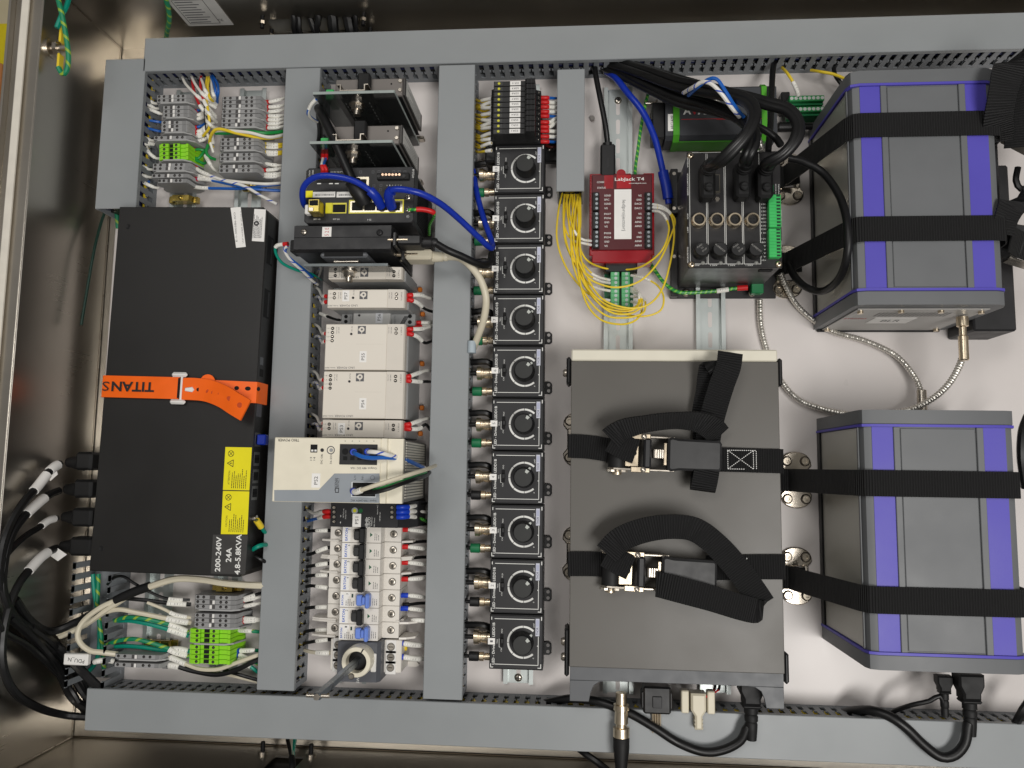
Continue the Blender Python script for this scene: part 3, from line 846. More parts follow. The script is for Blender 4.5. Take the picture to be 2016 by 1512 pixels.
# mains plugs in the left side of the power unit, their cords and white markers
plugdef = [
    (909, [(118, 913, 42), (100, 925, 44), (72, 960, 44), (50, 985, 42), (22, 1030, 36), (4, 1085, 20), (2, 1150, 0), (30, 1215, -8), (100, 1265, -8), (160, 1340, 0), (200, 1392, 18)], [('-', 4), ('pw', 16), ('-', 6), ('pw', 27)], 'topmost'),
    (963, [(116, 966, 40), (95, 975, 44), (70, 995, 46), (45, 1020, 44), (22, 1055, 36), (8, 1110, 15), (8, 1170, -5), (40, 1228, -10), (120, 1300, -8), (165, 1365, 5), (190, 1400, 18)], [('-', 26), ('pw', 34)], 'second'),
    (1019, [(112, 1020, 40), (95, 1025, 46), (75, 1040, 48), (55, 1052, 46), (28, 1075, 42), (5, 1105, 36), (-12, 1160, 20), (0, 1235, -5), (60, 1275, -12), (130, 1345, -8), (170, 1408, 10)], [('-', 5), ('pw', 23)], 'third'),
    (1076, [(112, 1079, 38), (98, 1085, 44), (80, 1098, 52), (58, 1122, 56), (37, 1150, 56), (18, 1195, 54), (5, 1260, 50), (8, 1320, 46), (32, 1366, 42), (80, 1395, 38), (130, 1408, 32), (175, 1412, 26)], [('-', 16), ('pw', 36)], 'lowest')]
def outside(pts, xmax=283):
    out = []
    for u, v, z in pts:
        while W(u, v, z).x > xmax: z += 1
        out.append((u, v, z))
    return out
def inwall(pts, xmin=-611):
    out = []
    for u, v, z in pts:
        while W(u, v, z).x < xmin: z += 2
        out.append((u, v, z))
    return out
for v, pts, mk, o_ in plugdef:
    pts = inwall(pts)
    wd_ = {'topmost': 'two white wraps', 'second': 'one long white wrap', 'third': 'a slim white label', 'lowest': 'a folded white flag'}[o_]
    t = wire(f'{o_} black mains cord plugged into the power unit, with {wd_}', pts, 4.6 if o_ != 'third' else 3.6, JBLACK, s=mk, cat='cable', name='power_cable', group='mains cords of the power unit')
    a = W(187, v - 1, 42); o0 = Vector(t.location) / S
    e = W(pts[0][0], pts[0][1], pts[0][2])
    a = a - o0; e = e - o0
    MB().box(e.x + 12, a.x + 2, a.y - 11, a.y + 11, 31, 53, 3).build('plug', BLACKM, t)
    MB().lathe([(5.4, 0), (6.4, 4), (8.2, 12), (10, 22)], (e.x - 4, (a.y + e.y) / 2, 42), 'x', 12).build('strain_relief', BLACKM, t)
    if o_ == 'lowest':
        p1, p2, p3, p4 = [W(*k) - o0 for k in ((88, 1086, 60), (108, 1075, 60), (130, 1092, 62), (112, 1105, 62))]
        MB().prism([(p.x, p.y) for p in (p1, p2, p3, p4)], 60, 60.5).build('label_flag', PAPER, t, smooth=0)
    if o_ == 'topmost':
        p1, p2, p3, p4 = [W(*k) - o0 for k in ((92, 938, 56), (110, 927, 56), (112, 934, 56), (94, 950, 56))]
        MB().prism([(p.x, p.y) for p in (p1, p2, p3, p4)], 54, 54.5).build('label_flag', PAPER, t, smooth=0)

# ---------------------------------------------------------------- wires round the left terminals
def z_(L, z): return [(u, v, z) for u, v in L]
lw = [((276, 190), (290, 196), (302, 203), JWHITE), ((276, 194), (290, 204), (304, 213), JWHITE), ((275, 204), (295, 215), (316, 224), JWHITE),
      ((276, 231), (290, 236), (312, 240), JBLUE), ((276, 246), (290, 252), (312, 258), JBLUE), ((274, 264), (285, 271), (296, 276), JWHITE),
      ((274, 272), (285, 280), (296, 282), JWHITE), ((274, 281), (284, 283), (295, 284), JWHITE), ((288, 286), (293, 300), (306, 311), JWHITE),
      ((271, 322), (280, 327), (292, 333), JWHITE), ((271, 344), (280, 345), (290, 348), JWHITE), ((272, 352), (284, 360), (304, 369), JWHITE), ((271, 346), (277, 352), (286, 357), JBLUE)]
for i, (a, b, c, m) in enumerate(lw):
    cn = 'blue' if m is JBLUE else 'white'
    ends = [('-', 1), ('sl', 12)] if m is JWHITE else []
    wire(f'{cn} wire out of the short covered duct, {ORD[i] if i else "first"} down the terminal stack', [(a[0] - 6, a[1] - 2, 16), (*a, 22), (*b, 28), (*c, 24), (c[0] + 8, c[1] + 1, 20)],
         1.7, m, e=[('-', 5)] + ends, group='wires between short duct and terminals')
# bundle fanning down from the top duct
fan = [((358, 150), (366, 166), (384, 185), (400, 198), (425, 212), 'w'), ((376, 148), (384, 165), (398, 184), (412, 196), (426, 206), 'w'),
       ((393, 150), (400, 165), (404, 178), (416, 196), (425, 205), 'w'), ((378, 150), (381, 175), (392, 205), (408, 224), (424, 232), 'r'),
       ((396, 146), (395, 172), (402, 200), (412, 215), (424, 228), 'r'), ((386, 186), (395, 205), (410, 222), (418, 232), (426, 240), 'w'),
       ((396, 210), (402, 230), (412, 244), (420, 250), (430, 254), 'w'), ((413, 148), (409, 170), (412, 190), (418, 198), (424, 202), 'y'),
       ((414, 148), (420, 162), (424, 178), (425, 192), (427, 200), 'b'), ((418, 148), (428, 165), (430, 180), (428, 192), (428, 202), 'b'),
       ((417, 150), (417, 170), (420, 185), (423, 192), (427, 198), 'w'), ((412, 150), (404, 190), (402, 222), (404, 244), (406, 262), 'k'), ((408, 150), (405, 186), (410, 220), (412, 250), (400, 268), 'y')]
cm = {'w': (JWHITE, 'white'), 'r': (JRED, 'red'), 'y': (JYEL, 'yellow'), 'b': (JBLUE, 'blue'), 'k': (JBLACK, 'thin black')}
for i, f in enumerate(fan):
    m, cn = cm[f[-1]]; P = f[:-1]
    zs = (26, 42, 52, 46, 34)
    wire(f'{cn} wire fanning out of the top duct over the terminals, {ORD[i] if i else "first"} of the fan', [(u, v, z) for (u, v), z in zip(P, zs)], 1.7 if f[-1] != 'k' else .8, m,
         e=[('sl', 26)] if f[-1] in 'wr' else [], group='wires fanning out of the top duct')
# short marked wires right of the left stack
rw = [((380, 221), (390, 217), (398, 213), 'b', 'fr'), ((380, 228), (392, 226), (400, 222), 'w', 'fr'), ((380, 232), (390, 234), (400, 230), 'w', 'fr'), ((380, 252), (390, 250), (400, 246), 'b', 'fr'),
      ((380, 258), (394, 258), (404, 250), 'w', 'fr'), ((380, 262), (394, 264), (405, 256), 'w', 'fr'), ((386, 270), (396, 268), (406, 262), 'w', None), ((384, 279), (398, 276), (410, 270), 'w', None), ((376, 297), (390, 294), (404, 296), 'g', 'fr'),
      ((376, 305), (390, 312), (402, 298), 'g', 'fr'), ((376, 312), (392, 318), (402, 322), 'g', 'fr')]
for i, (a, b, c, k, fe) in enumerate(rw):
    m, cn = {'w': (JWHITE, 'white'), 'b': (JBLUE, 'blue'), 'g': (JGREEN, 'green')}[k]
    wire(f'short {cn} wire at the inner side of the first terminal stack, {ORD[i] if i else "first"} down', [(*a, 26), (*b, 28), (*c, 24), (c[0] + 6, c[1] - 5, 14)], 1.7, m,
         s=([(fe, 7)] if fe else []) + ([('-', 1), ('sl', 13)] if k == 'w' else []), group='short wires between the two terminal stacks')
# white / yellow wires entering the upright duct
for i, (v0, v1, k) in enumerate(((201, 192, 'w'), (211, 206, 'w'), (220, 215, 'w'), (228, 226, 'w'), (236, 233, 'w'), (244, 240, 'w'), (252, 248, 'w'),
                                 (283, 283, 'y'), (290, 288, 'y'), (299, 298, 'y'), (304, 302, 'y'), (322, 325, 'w'), (335, 330, 'w'), (343, 340, 'w'), (348, 345, 'w'))):
    m, cn = (JWHITE, 'white') if k == 'w' else (JYEL, 'yellow')
    u = 524 - i * .45
    wire(f'{cn} wire entering the upright duct beside the second terminal stack, {ORD[i] if i else "first"} down', [(u - 6, v0 - 1, 26), (u + 4, v0, 28), (u + 20, (v0 + v1) / 2 + 1.5, 30), (u + 40, v1, 22), (u + 50, v1 - 2, 14)], 1.75, m,
         s=([('fr', 10)] if k == 'w' and i < 8 or i == 12 else [('-', 9)]) + [('-', .5), ('sl', 14)], group='wires into the upright duct')
wire('yellow wire bent round over the second grey stack into the upright duct', [(420, 291, 24), (413, 280, 30), (418, 262, 44), (432, 254, 50), (470, 263, 50), (520, 272, 42), (560, 268, 22)], 2.0, JYEL)
wire('green wire crossing above the second grey stack into the upright duct', [(424, 262, 40), (450, 262, 42), (490, 259, 46), (525, 262, 40), (565, 258, 20)], 2.2, JGREEN)
wire('white wire crossing above the second grey stack into the upright duct', [(420, 282, 28), (419, 262, 38), (440, 257, 48), (490, 261, 52), (530, 270, 44), (565, 264, 22)], 2.0, JWHITE)
wire('white wire drooping between the two terminal stacks', [(420, 300, 24), (410, 268, 34), (402, 252, 38), (424, 240, 30)], 1.8, JWHITE)
wire('green wire looping between the two terminal stacks', [(410, 285, 26), (406, 300, 30), (414, 310, 28), (424, 314, 22)], 2.0, JGREEN)
wire('white marked wire hanging between the terminal stacks', [(404, 306, 26), (412, 320, 32), (420, 332, 28), (428, 338, 20)], 1.8, JWHITE, s=[('-', 2), ('sl', 18)])
for i, (pts, m, cn) in enumerate((([(383, 329, 28), (400, 340, 36), (440, 355, 40), (480, 366, 40), (515, 386, 36), (545, 402, 30)], JWB, 'white and blue'),
                                  ([(384, 345, 26), (420, 352, 36), (470, 358, 38), (520, 362, 36), (560, 360, 22)], JWHITE, 'white'),
                                  ([(384, 352, 26), (412, 354, 34), (450, 362, 36), (500, 372, 36), (560, 376, 22)], JBLUE, 'blue'),
                                  ([(376, 367, 22), (398, 370, 28), (430, 371, 30), (480, 371, 30), (520, 366, 28), (560, 362, 18)], JBLUE, 'dark blue'))):
    wire(f'{cn} wire slanting from the lower grey terminals to the duct', pts, 1.9, m, s=[('fr', 5), ('-', 2), ('sl', 22)] if i != 1 else [('-', 3), ('sl', 16)])
# lower left group
wire('thick ivory cable rising out of black heat shrink across to the upright duct', inwall([(118, 1252, 30), (165, 1230, 40), (205, 1203, 46), (232, 1185, 48), (262, 1167, 50), (295, 1155, 52), (345, 1140, 54), (395, 1141, 54), (450, 1149, 52), (520, 1153, 44), (560, 1153, 26)]),
     4.0, JIVORY, cat='cable', name='cable')
tag(MB().tube(smooth_path([W(228, 1182, 48) - W(228, 1182, 0), W(262, 1166, 50) - W(228, 1182, 0), W(295, 1154, 52) - W(228, 1182, 0)], 3), 5.4, 12).build('heat_shrink_tube', BLACKM, None, W(228, 1182, 0)), 'black heat shrink tube on the thick ivory cable', 'tubing')
wire('thin black wire arching out of the open duct to the grey terminals', [(212, 1150, 30), (225, 1137, 42), (243, 1135, 48), (262, 1147, 46), (290, 1163, 40), (320, 1176, 34), (345, 1180, 30), (374, 1181, 24)], 1.7, JBLACK, e=[('-', 8), ('sl', 16)])
wire('black wire running straight to the second grey terminal', [(246, 1178, 44), (280, 1181, 40), (320, 1186, 34), (340, 1188, 30), (376, 1190, 24)], 2.4, JBLACK, e=[('-', 5), ('sl', 22)])
wire('ivory wire slanting down to the fourth grey terminal', [(290, 1186, 40), (320, 1198, 36), (345, 1210, 32), (376, 1216, 24)], 1.9, JIVORY, e=[('-', 5), ('sl', 20)])
wire('long ivory wire arching from the open duct to the lowest grey terminals', inwall([(110, 1248, 24), (155, 1228, 34), (195, 1210, 42), (232, 1200, 46), (270, 1206, 44), (320, 1216, 36), (350, 1222, 32), (376, 1226, 24)]), 2.8, JIVORY, e=[('-', 4), ('sl', 24)])
wire('thick ivory wire looping out of the finger duct to the long grey terminal', [(240, 1178, 46), (200, 1195, 50), (165, 1222, 50), (153, 1248, 50), (160, 1268, 48), (178, 1281, 46), (198, 1284, 44), (232, 1288, 36)], 3.2, JIVORY, cat='wire')
fl_ = thing('wire_flag', 'white flag label folded on the ivory loop by the finger duct', 'label', W(203, 1280, 0))
MB().box(-18, 12, -6.5, 6.5, 43, 50, 1).build('flag', PAPER, fl_)
text('PDU_N', -2, -.5, 50.2, 20, 5, INK, fl_, 174)
for i, (pts, m, cn) in enumerate((([(225, 1222, 28), (250, 1215, 36), (285, 1218, 38), (320, 1226, 34), (342, 1232, 30), (372, 1245, 22)], JGY, 'green and yellow'),
                                  ([(228, 1222, 24), (255, 1222, 30), (290, 1228, 32), (328, 1238, 30), (372, 1252, 22)], JTEAL, 'teal'),
                                  ([(206, 1272, 26), (230, 1262, 32), (262, 1258, 36), (292, 1264, 36), (326, 1275, 34), (345, 1284, 30), (372, 1292, 22)], JGY, 'upper twisted green and yellow'),
                                  ([(206, 1276, 22), (240, 1272, 26), (280, 1274, 28), (320, 1280, 28), (350, 1278, 28), (374, 1282, 22)], JTEAL, 'lower teal'))):
    wire(f'{cn} earth wire from the finger duct to the lime terminals', pts, 2.6, m, e=[('-', 3), ('sl', 22)], cat='earth wire', name='earth_wire', group='earth wires to the lime terminals')
wire('ivory wire bowing from the upper long terminal under the lime stack to the duct', [(322, 1290, 30), (342, 1297, 32), (365, 1307, 32), (395, 1317, 34), (430, 1317, 36), (465, 1305, 38), (512, 1288, 36), (545, 1278, 24)], 2.5, JIVORY, s=[('fg', 8), ('-', 2), ('sl', 20)])
wire('thick black wire bowing from the lower long terminal under the lime stack to the duct', [(322, 1309, 26), (345, 1311, 28), (380, 1321, 28), (425, 1328, 30), (462, 1320, 32), (500, 1302, 32), (545, 1282, 22)], 2.9, JBLACK, s=[('fg', 6), ('-', 2), ('sl', 13)])
wire('black wire ducking under the lime stack into the foot of the duct', [(440, 1318, 20), (470, 1328, 24), (505, 1338, 22), (545, 1348, 14)], 2.2, JBLACK)
wire('ivory wire ducking under the lime stack into the foot of the duct', [(420, 1322, 14), (465, 1332, 18), (505, 1342, 18), (545, 1354, 10)], 2.0, JIVORY)
for i, (v0, v1, k) in enumerate(((1178, 1166, 'k'), (1182, 1174, 'w'), (1194, 1186, 'w'), (1218, 1218, 'w'), (1224, 1221, 'w'))):
    m, cn = (JBLACK, 'black') if k == 'k' else (JWHITE, 'white')
    wire(f'{cn} marked wire from the grey terminals below the power unit to the duct, {ORD[i] if i else "first"} down', [(472, v0, 24), (482, v0 - .5, 28), (500, (v0 + v1) / 2, 30), (518, v1, 24), (530, v1 - 3, 16)], 1.8, m, s=[('fr', 8), ('-', 1), ('sl', 14)], group='wires from lower grey terminals')
for i, (v0, v1, u) in enumerate(((1240, 1246, 466), (1280, 1281, 462), (1289, 1312, 460), (1297, 1328, 458))):
    wire(f'green earth wire with white sleeve from the lime stack to the duct, {ORD[i] if i else "first"} down', [(u, v0, 22), (u + 12, v0 + 1, 26), (u + 36, (v0 + v1) / 2, 28), (u + 56, v1, 20), (u + 66, v1 + 3, 14)], 2.1, JGY if i % 2 == 0 or i == 1 else JTEAL, s=([('fb', 9)] if i else [('-', 4)]) + [('-', 1), ('sl', 18)], group='earth wires from the lime stack')
wire('black lead with white sleeve at the lower long terminal', [(232, 1304, 22), (214, 1300, 30), (190, 1302, 34), (160, 1312, 28), (148, 1330, 12)], 2.4, JBLACK, s=[('-', 6), ('sl', 22)])
wire('teal earth wire dropping through the open finger duct', [(183, 1130, 20), (186, 1165, 18), (190, 1190, 20), (196, 1230, 16), (190, 1300, 8), (150, 1345, 0)], 2.6, JTEAL, cat='earth wire', name='earth_wire')
wire('green and yellow earth wire dropping through the open finger duct', [(194, 1130, 20), (193, 1160, 22), (192, 1190, 24), (200, 1260, 18), (206, 1330, 6)], 2.6, JGY, cat='earth wire', name='earth_wire')
wire('black cord falling diagonally through the foot of the finger duct', inwall([(60, 1235, 30), (110, 1270, 40), (140, 1300, 44), (165, 1325, 44), (195, 1355, 40), (205, 1372, 34)]), 5.2, JBLACK, cat='cable', name='power_cable')
wire('black cord passing beside the dark corner into the bottom duct end', inwall([(20, 1215, 10), (70, 1260, 10), (110, 1310, 10), (140, 1370, 10), (172, 1398, 14)]), 5.0, JBLACK, cat='cable', name='power_cable')
wire('thick black cord arching from the cabinet corner behind the finger duct', inwall([(30, 1180, 30), (60, 1222, 34), (100, 1243, 38), (150, 1225, 44), (200, 1198, 46), (235, 1182, 46)]), 4.6, JBLACK, cat='cable', name='power_cable')
# cabinet wall: bonding studs and leads in the top left corner
gs = WX(112, 95, XL + 8)
g = thing('bonding_stud', 'steel bonding stud with two yellow lugs on the left cabinet wall', 'stud', (XL, gs.y, gs.z))
MB().cyl(0, 0, 0, 4, 26, 'x', 12).build('stud', CHROME, g); MB().cyl(6, 0, 0, 8, 5, 'x', 6).build('nut', CHROME, g); MB().cyl(0, 0, 0, 12, 3, 'x', 16).build('washer', CHROME, g)
MB().box(12, 15, 6, 26, -5, 5, 1).build('lug', JYEL, g); MB().box(12, 15, -28, -8, -5, 5, 1).build('lug', JYEL, g)
def onwall(L): return [tuple(WX(u, v, XL + d)) for u, v, d in L]
wire('teal bonding lead hanging in a loop from the stud on the left wall', onwall([(112, 55, 14), (122, 30, 18), (132, 10, 20), (140, -20, 16)]), 3, JTEAL, cat='earth lead', name='earth_lead', px=False)
wire('green and yellow bonding lead drooping past the stud on the left wall', onwall([(112, -10, 14), (120, 20, 20), (128, 60, 24), (135, 110, 26), (131, 140, 24), (122, 145, 18), (115, 132, 14)]), 3, JGY, cat='earth lead', name='earth_lead', px=False)
p0 = [tuple(WY(u, v, YT - d)) for u, v, d in ((322, -15, 8), (331, 15, 12), (333, 40, 14), (329, 62, 12), (326, 85, 8))]
wire('teal and yellow bonding lead on the top wall beside the rating plate', p0, 3, JGY, cat='earth lead', name='earth_lead', px=False)
wire('dark green reflection shaped as a lead below the short covered duct along the left wall', inwall([(212, 400, 0), (196, 450, -10), (184, 500, -16), (170, 580, -20), (160, 640, -22)]), 1.8, mat('dark_green_reflection', (6, 44, 34), .45), cat='earth lead', name='earth_lead')  # blurry green reflection in the steel wall, modelled as a thin dark tube
wire('green and yellow lead tucked between short duct and power unit', [(224, 405, 10), (230, 425, 8), (232, 450, 5)], 2.6, JGY, cat='earth lead', name='earth_lead')
# ================================================================ column of modules, switch, supplies, breakers
def zf(ox, oy, s): return lambda x, y: (ox + x * s, oy + y * s)
ZA = zf(590, 130, .21164)      # enlargements of the photo used for measuring
Z3 = zf(540, 400, .22817); Z4 = zf(540, 700, .22817); Z5 = zf(540, 1020, .25137)
def hatrail(par, xc, y, z0, z1, s=1, name='rail_stub'):
    """a DIN rail stub standing on end, hat opening along -y*s"""
    pr = [(-17.5, 0), (-13, 0), (-13, 6.5), (13, 6.5), (13, 0), (17.5, 0), (17.5, 1), (14, 1), (14, 7.5), (-14, 7.5), (-14, 1), (-17.5, 1)]
    n = len(pr); b = MB()
    b.add([(xc + p[0], y + s * p[1], z0) for p in pr] + [(xc + p[0], y + s * p[1], z1) for p in pr], [(i, (i + 1) % n, (i + 1) % n + n, i + n) for i in range(n)] + [(3, 2, 9, 8), (0, 1, 10, 11)[::-1], (4, 5, 6, 7)[::-1]] +
          [(3 + n, 2 + n, 9 + n, 8 + n), (0 + n, 1 + n, 10 + n, 11 + n), (1 + n, 2 + n, 9 + n, 10 + n), (4 + n, 5 + n, 6 + n, 7 + n), (3 + n, 4 + n, 7 + n, 8 + n)])
    return b.build(name, CHROME, par, smooth=0)
def module(label, edge_l, edge_r, box_tl, box_r, sub):
    a, c = W(*edge_l, 149), W(*edge_r, 149)
    t = thing('drive_module', label, 'module', ((a.x + c.x) / 2, a.y, 0), 0, 'aluminium modules on clear plates')
    h = (c.x - a.x) / 2
    MB().box(-h, h, -1.6, 1.6, 6, 149, .3).build('clear_plate', ACRYL, t, smooth=0)
    MB().box(-h + .2, h - .2, -1.5, 1.5, 149.02, 149.5).build('plate_edge', FROST, t, smooth=0)
    MB().box(h + .02, h + .5, -1.5, 1.5, 8, 149).build('plate_edge', FROST, t, smooth=0)
    b0, b1 = loc_of(t, *box_tl, 118), loc_of(t, *box_r, 118)
    x0, x1, y1 = b0.x, b1.x, b0.y
    MB().box(x0, x1 - 3, 10, y1, 22, 118, 1).build('case', ALU, t)
    MB().box(x1 - 2.9, x1, 11, y1 + .4, 20, 117.6, .6).build('end_plate', mat('end_plate_dark', (70, 68, 66), .4, .4), t)
    MB().box(x0 + 1, x1 - 4, 9.2, 9.9, 14, 117).build('rear_panel', BLACKM, t, smooth=0)
    for yy in (y1 - 4, y1 - (y1 - 12) * .75): MB().cyl(x1 - 6, yy, 118, 2.3, 1.6, seg=10, b=.3).build('screw', CHROME, t)
    MB().box(x1 + .05, x1 + .3, 13, y1 - 1, 30, 112).build('side_label', mat('type_label', (206, 205, 200), .5), t, smooth=0)
    b = MB()
    for i in range(5): b.box(x1 + .32, x1 + .4, 14.5 + i * (y1 - 17) / 5, 15.1 + i * (y1 - 17) / 5, 36, 106 - 14 * (i % 3))
    o = b.build('fine_print', INKG, t, smooth=0); o['kind'] = 'stuff'
    for f in (.46, .8): MB().cyl(x0 + (x1 - x0) * f, y1 - 7, 118.02, 1.1, .1, seg=8).build('hole', HOLE, t, smooth=0)
    xc = loc_of(t, *ZA(490 if sub == 0 else 470, 240), 149).x
    hatrail(t, xc, 9.2, 30, 150, -1)
    MB().box(xc - 1, xc + 13, 9.6, 12 + (y1 - 12) * 1.12, 118.2, 128, 1.5).build('rail_clip', BLACKM, t)
    # bolt through the plate
    q = loc_of(t, *ZA(528 if sub == 0 else 508, 300), 128); bx_ = q.x
    MB().cyl(bx_, -1.7, 124, 4.2, -13, 'y', 12).build('bolt', CHROME, t); MB().cyl(bx_, -1.7, 124, 9, -1.4, 'y', 20).build('washer', CHROME, t); MB().cyl(bx_, -3.2, 124, 6.6, -5.6, 'y', 6).build('nut', CHROME, t)
    g = loc_of(t, *ZA(215 if sub == 0 else 185, 240), 140)
    MB().box(g.x, g.x + (9 if sub else 9), 4, 14, 104, 130, .6).build('terminal_plug', TBG, t)
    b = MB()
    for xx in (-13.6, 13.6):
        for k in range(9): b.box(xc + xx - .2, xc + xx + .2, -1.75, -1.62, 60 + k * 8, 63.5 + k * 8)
    b.build('edge_glint', mat('painted_slot_glint', (150, 152, 150), .3), t, smooth=0)  # glint of the rail slots in the plate, painted as pale dashes
    # clip peeking out at the foot
    MB().box(h - 1, h + 8, 2, 6, 8, 20, 1).build('foot_clip', CHROME, t)
    return t
module('upper aluminium module on a bolted clear plate under the top duct', ZA(122, 255), ZA(880, 250), ZA(335, 125), ZA(985, 130), 0)
module('lower aluminium module on a bolted clear plate above the network switch', ZA(92, 715), ZA(860, 708), ZA(300, 560), ZA(955, 560), 1)
wire('thick black cable descending from the upper module to the network switch', [(*ZA(175, 395), 120), (*ZA(215, 470), 136), (*ZA(330, 700), 142), (*ZA(430, 930), 142), (*ZA(520, 1130), 140), (*ZA(560, 1190), 138), (*ZA(600, 1270), 131)], 5.2, JBLACK, e=[('bk', 26)], cat='cable', name='cable', seg=12)
wire('thin black cable dropping behind the clear plates', [(*ZA(175, 395), 120), (*ZA(180, 500), 90), (*ZA(190, 640), 60), (*ZA(160, 800), 40)], 3.4, JBLACK, cat='cable', name='cable')
for i, (c, m) in enumerate((('white', JWHITE), ('blue', JBLUE))):
    wire(f'{c} wire looping beside the upper clear plate', [(*ZA(150 + i * 6, 310), 138), (*ZA(100 + i * 4, 370), 132), (*ZA(80 - i * 6, 440), 124), (*ZA(110, 490 - i * 10), 112), (*ZA(165, 520), 100)], 1.5, m, s=[('sl', 16)] if i == 0 else [])
    wire(f'{c} wire bridging the lower plate and the network switch', [(*ZA(215 + i * 35, 790), 120), (*ZA(215 + i * 28, 860), 122), (*ZA(205 + i * 20, 915), 134), (*ZA(215 + i * 30, 960), 136), (*ZA(212 + i * 34, 1000), 132)], 1.5, m, s=[('fr', 10)], e=[('fr', 10)])

# ---- network switch
x0, x1, y0, y1 = rect(603, 331, 814, 438, 130)
sw = thing('network_switch', 'graphite network switch with yellow framed ports and blue cables', 'switch', (x0, y0, 0))
w, h = x1 - x0, y1 - y0
def N(x, y, z=130.3): return loc_of(sw, *ZA(x, y), z)
MB().prism([(3, 0), (w - 3, 0), (w, 3), (w, h - 3), (w - 3, h), (3, h), (0, h - 3), (0, 3)], 112, 130, b=.8).build('front', GRAPH, sw)
MB().box(2, w - 2, 1.5, h - 1.5, 10, 112, 1).build('case', BLACK, sw)
b = MB()
for i in range(16): b.box(w - 2, w - 1.2, 8 + i * 3.2, 9.6 + i * 3.2, 40, 104)
b.build('vent_slot', HOLE, sw, smooth=0)
def npl(name, m, xa, ya, xb, yb, z=130, t=.25, b_=0):
    p, q = N(xa, yb), N(xb, ya)
    return MB().box(p.x, q.x, p.y, q.y, z, z + t, b_).build(name, m, sw, smooth=0 if not b_ else .7)
YFR = mat('yellow_port_frame', (222, 212, 70), .4); SHELL = mat('port_shell_steel', (196, 188, 168), .3, .8)
npl('port_frame', YFR, 455, 1240, 970, 1372, 130, .3); npl('port_shell', SHELL, 468, 1252, 958, 1362, 130.3, .3)
for i, xx in enumerate((485, 602, 715, 830)): npl('port', HOLE, xx, 1268, xx + 105, 1345, 130.62, .2)
npl('port_frame', YFR, 240, 1272, 437, 1372, 130, .3); npl('port_flap', mat('bright_yellow_flap', (216, 208, 10), .4), 242, 1276, 306, 1370, 130.32, 1.2); npl('port', HOLE, 308, 1288, 428, 1362, 130.35, .3)
npl('warning_label', YELLOW, 55, 1160, 122, 1222, 130, .2)
for a_, b_ in ((122, 332), (342, 540)):
    npl('bar_label', PAPER, a_, 1168, b_, 1222, 130, .25)
    p, q = N(a_ + 20, 1208), N(b_ - 15, 1190)
    bb = MB(); xx = p.x
    while xx < q.x:
        ww = random.uniform(.3, .9); bb.box(xx, xx + ww, p.y, q.y, 130.27, 130.35); xx += ww + random.uniform(.3, .8)
    o = bb.build('barcode', INKG, sw, smooth=0); o['kind'] = 'stuff'
npl('port_shell', SHELL, 500, 1030, 645, 1140, 130, .3); npl('port', HOLE, 512, 1052, 622, 1125, 130.32, .2)
npl('supply_socket', BLACKM, 160, 1030, 470, 1082, 130, 1.2)
for xx in (180, 290, 345, 465): npl('index_mark', INKW, xx - 18, 1088, xx + 18, 1098, 130, .15)
p = N(750, 1035); q = N(990, 1055)
MB().box(p.x - 3, q.x + 4, q.y - 1, p.y + 4, 130, 133.5, .8).build('alarm_socket', BLACKM, sw)
for i in range(6):
    c = N(778 + i * 31, 1020); MB().cyl(c.x, c.y, 133.5, 1.5, .3, seg=8).build('clamp_screw', mat('copper_screw', (210, 176, 150), .3, .8), sw, smooth=0)
for xx in (742, 975):
    c = N(xx, 1035); MB().cyl(c.x, c.y, 133.4, 2.0, .8, seg=10).build('fixing_screw', BLACK, sw)
for xx, yy in ((1008, 1222), (1012, 1340)): c = N(xx, yy); screw(sw, c.x, c.y, 130, 3.6)
text('1G', *N(648, 1430), 4, 1.6, INKW, sw); text('SFP 1G', *N(160, 1425), 7.5, 1.5, INKW, sw); text('SFP 2G', *N(340, 1425), 7.5, 1.5, INKW, sw)
text('IE 2000', *N(122, 1000), 8, 2.0, INKW, sw, 90); text('cisco', *N(90, 1000), 7, 2.0, INKW, sw, 90); text('4T2G-B', *N(1056, 1000), 10, 2.2, INKW, sw, 90)
text('DC-IN 9.6-60V', *N(345, 985), 14, 1.4, INKW, sw)
text('⊕', *N(1005, 1400), 3, 3, INKW, sw)
for xx, yy in ((567, 985), (682, 985), (737, 982), (690, 1115), (682, 1150), (752, 1150), (875, 982), (926, 982), (978, 985), (756, 1110)):
    c = N(xx, yy); bb = MB(); bb.box(c.x - 1.4, c.x + 1.4, c.y - 1.5, c.y - 1.1, 130, 130.15).box(c.x - 1.4, c.x + 1.4, c.y + 1.1, c.y + 1.5, 130, 130.15).box(c.x - 1.4, c.x - 1.0, c.y - 1.1, c.y + 1.1, 130, 130.15).box(c.x + 1.0, c.x + 1.4, c.y - 1.1, c.y + 1.1, 130, 130.15)
    bb.build('status_icon', INKG, sw, smooth=0)
for i in range(6): text('016920'[i], *N(812 + i * 26, 1110), 1, 1.5, INKW, sw)
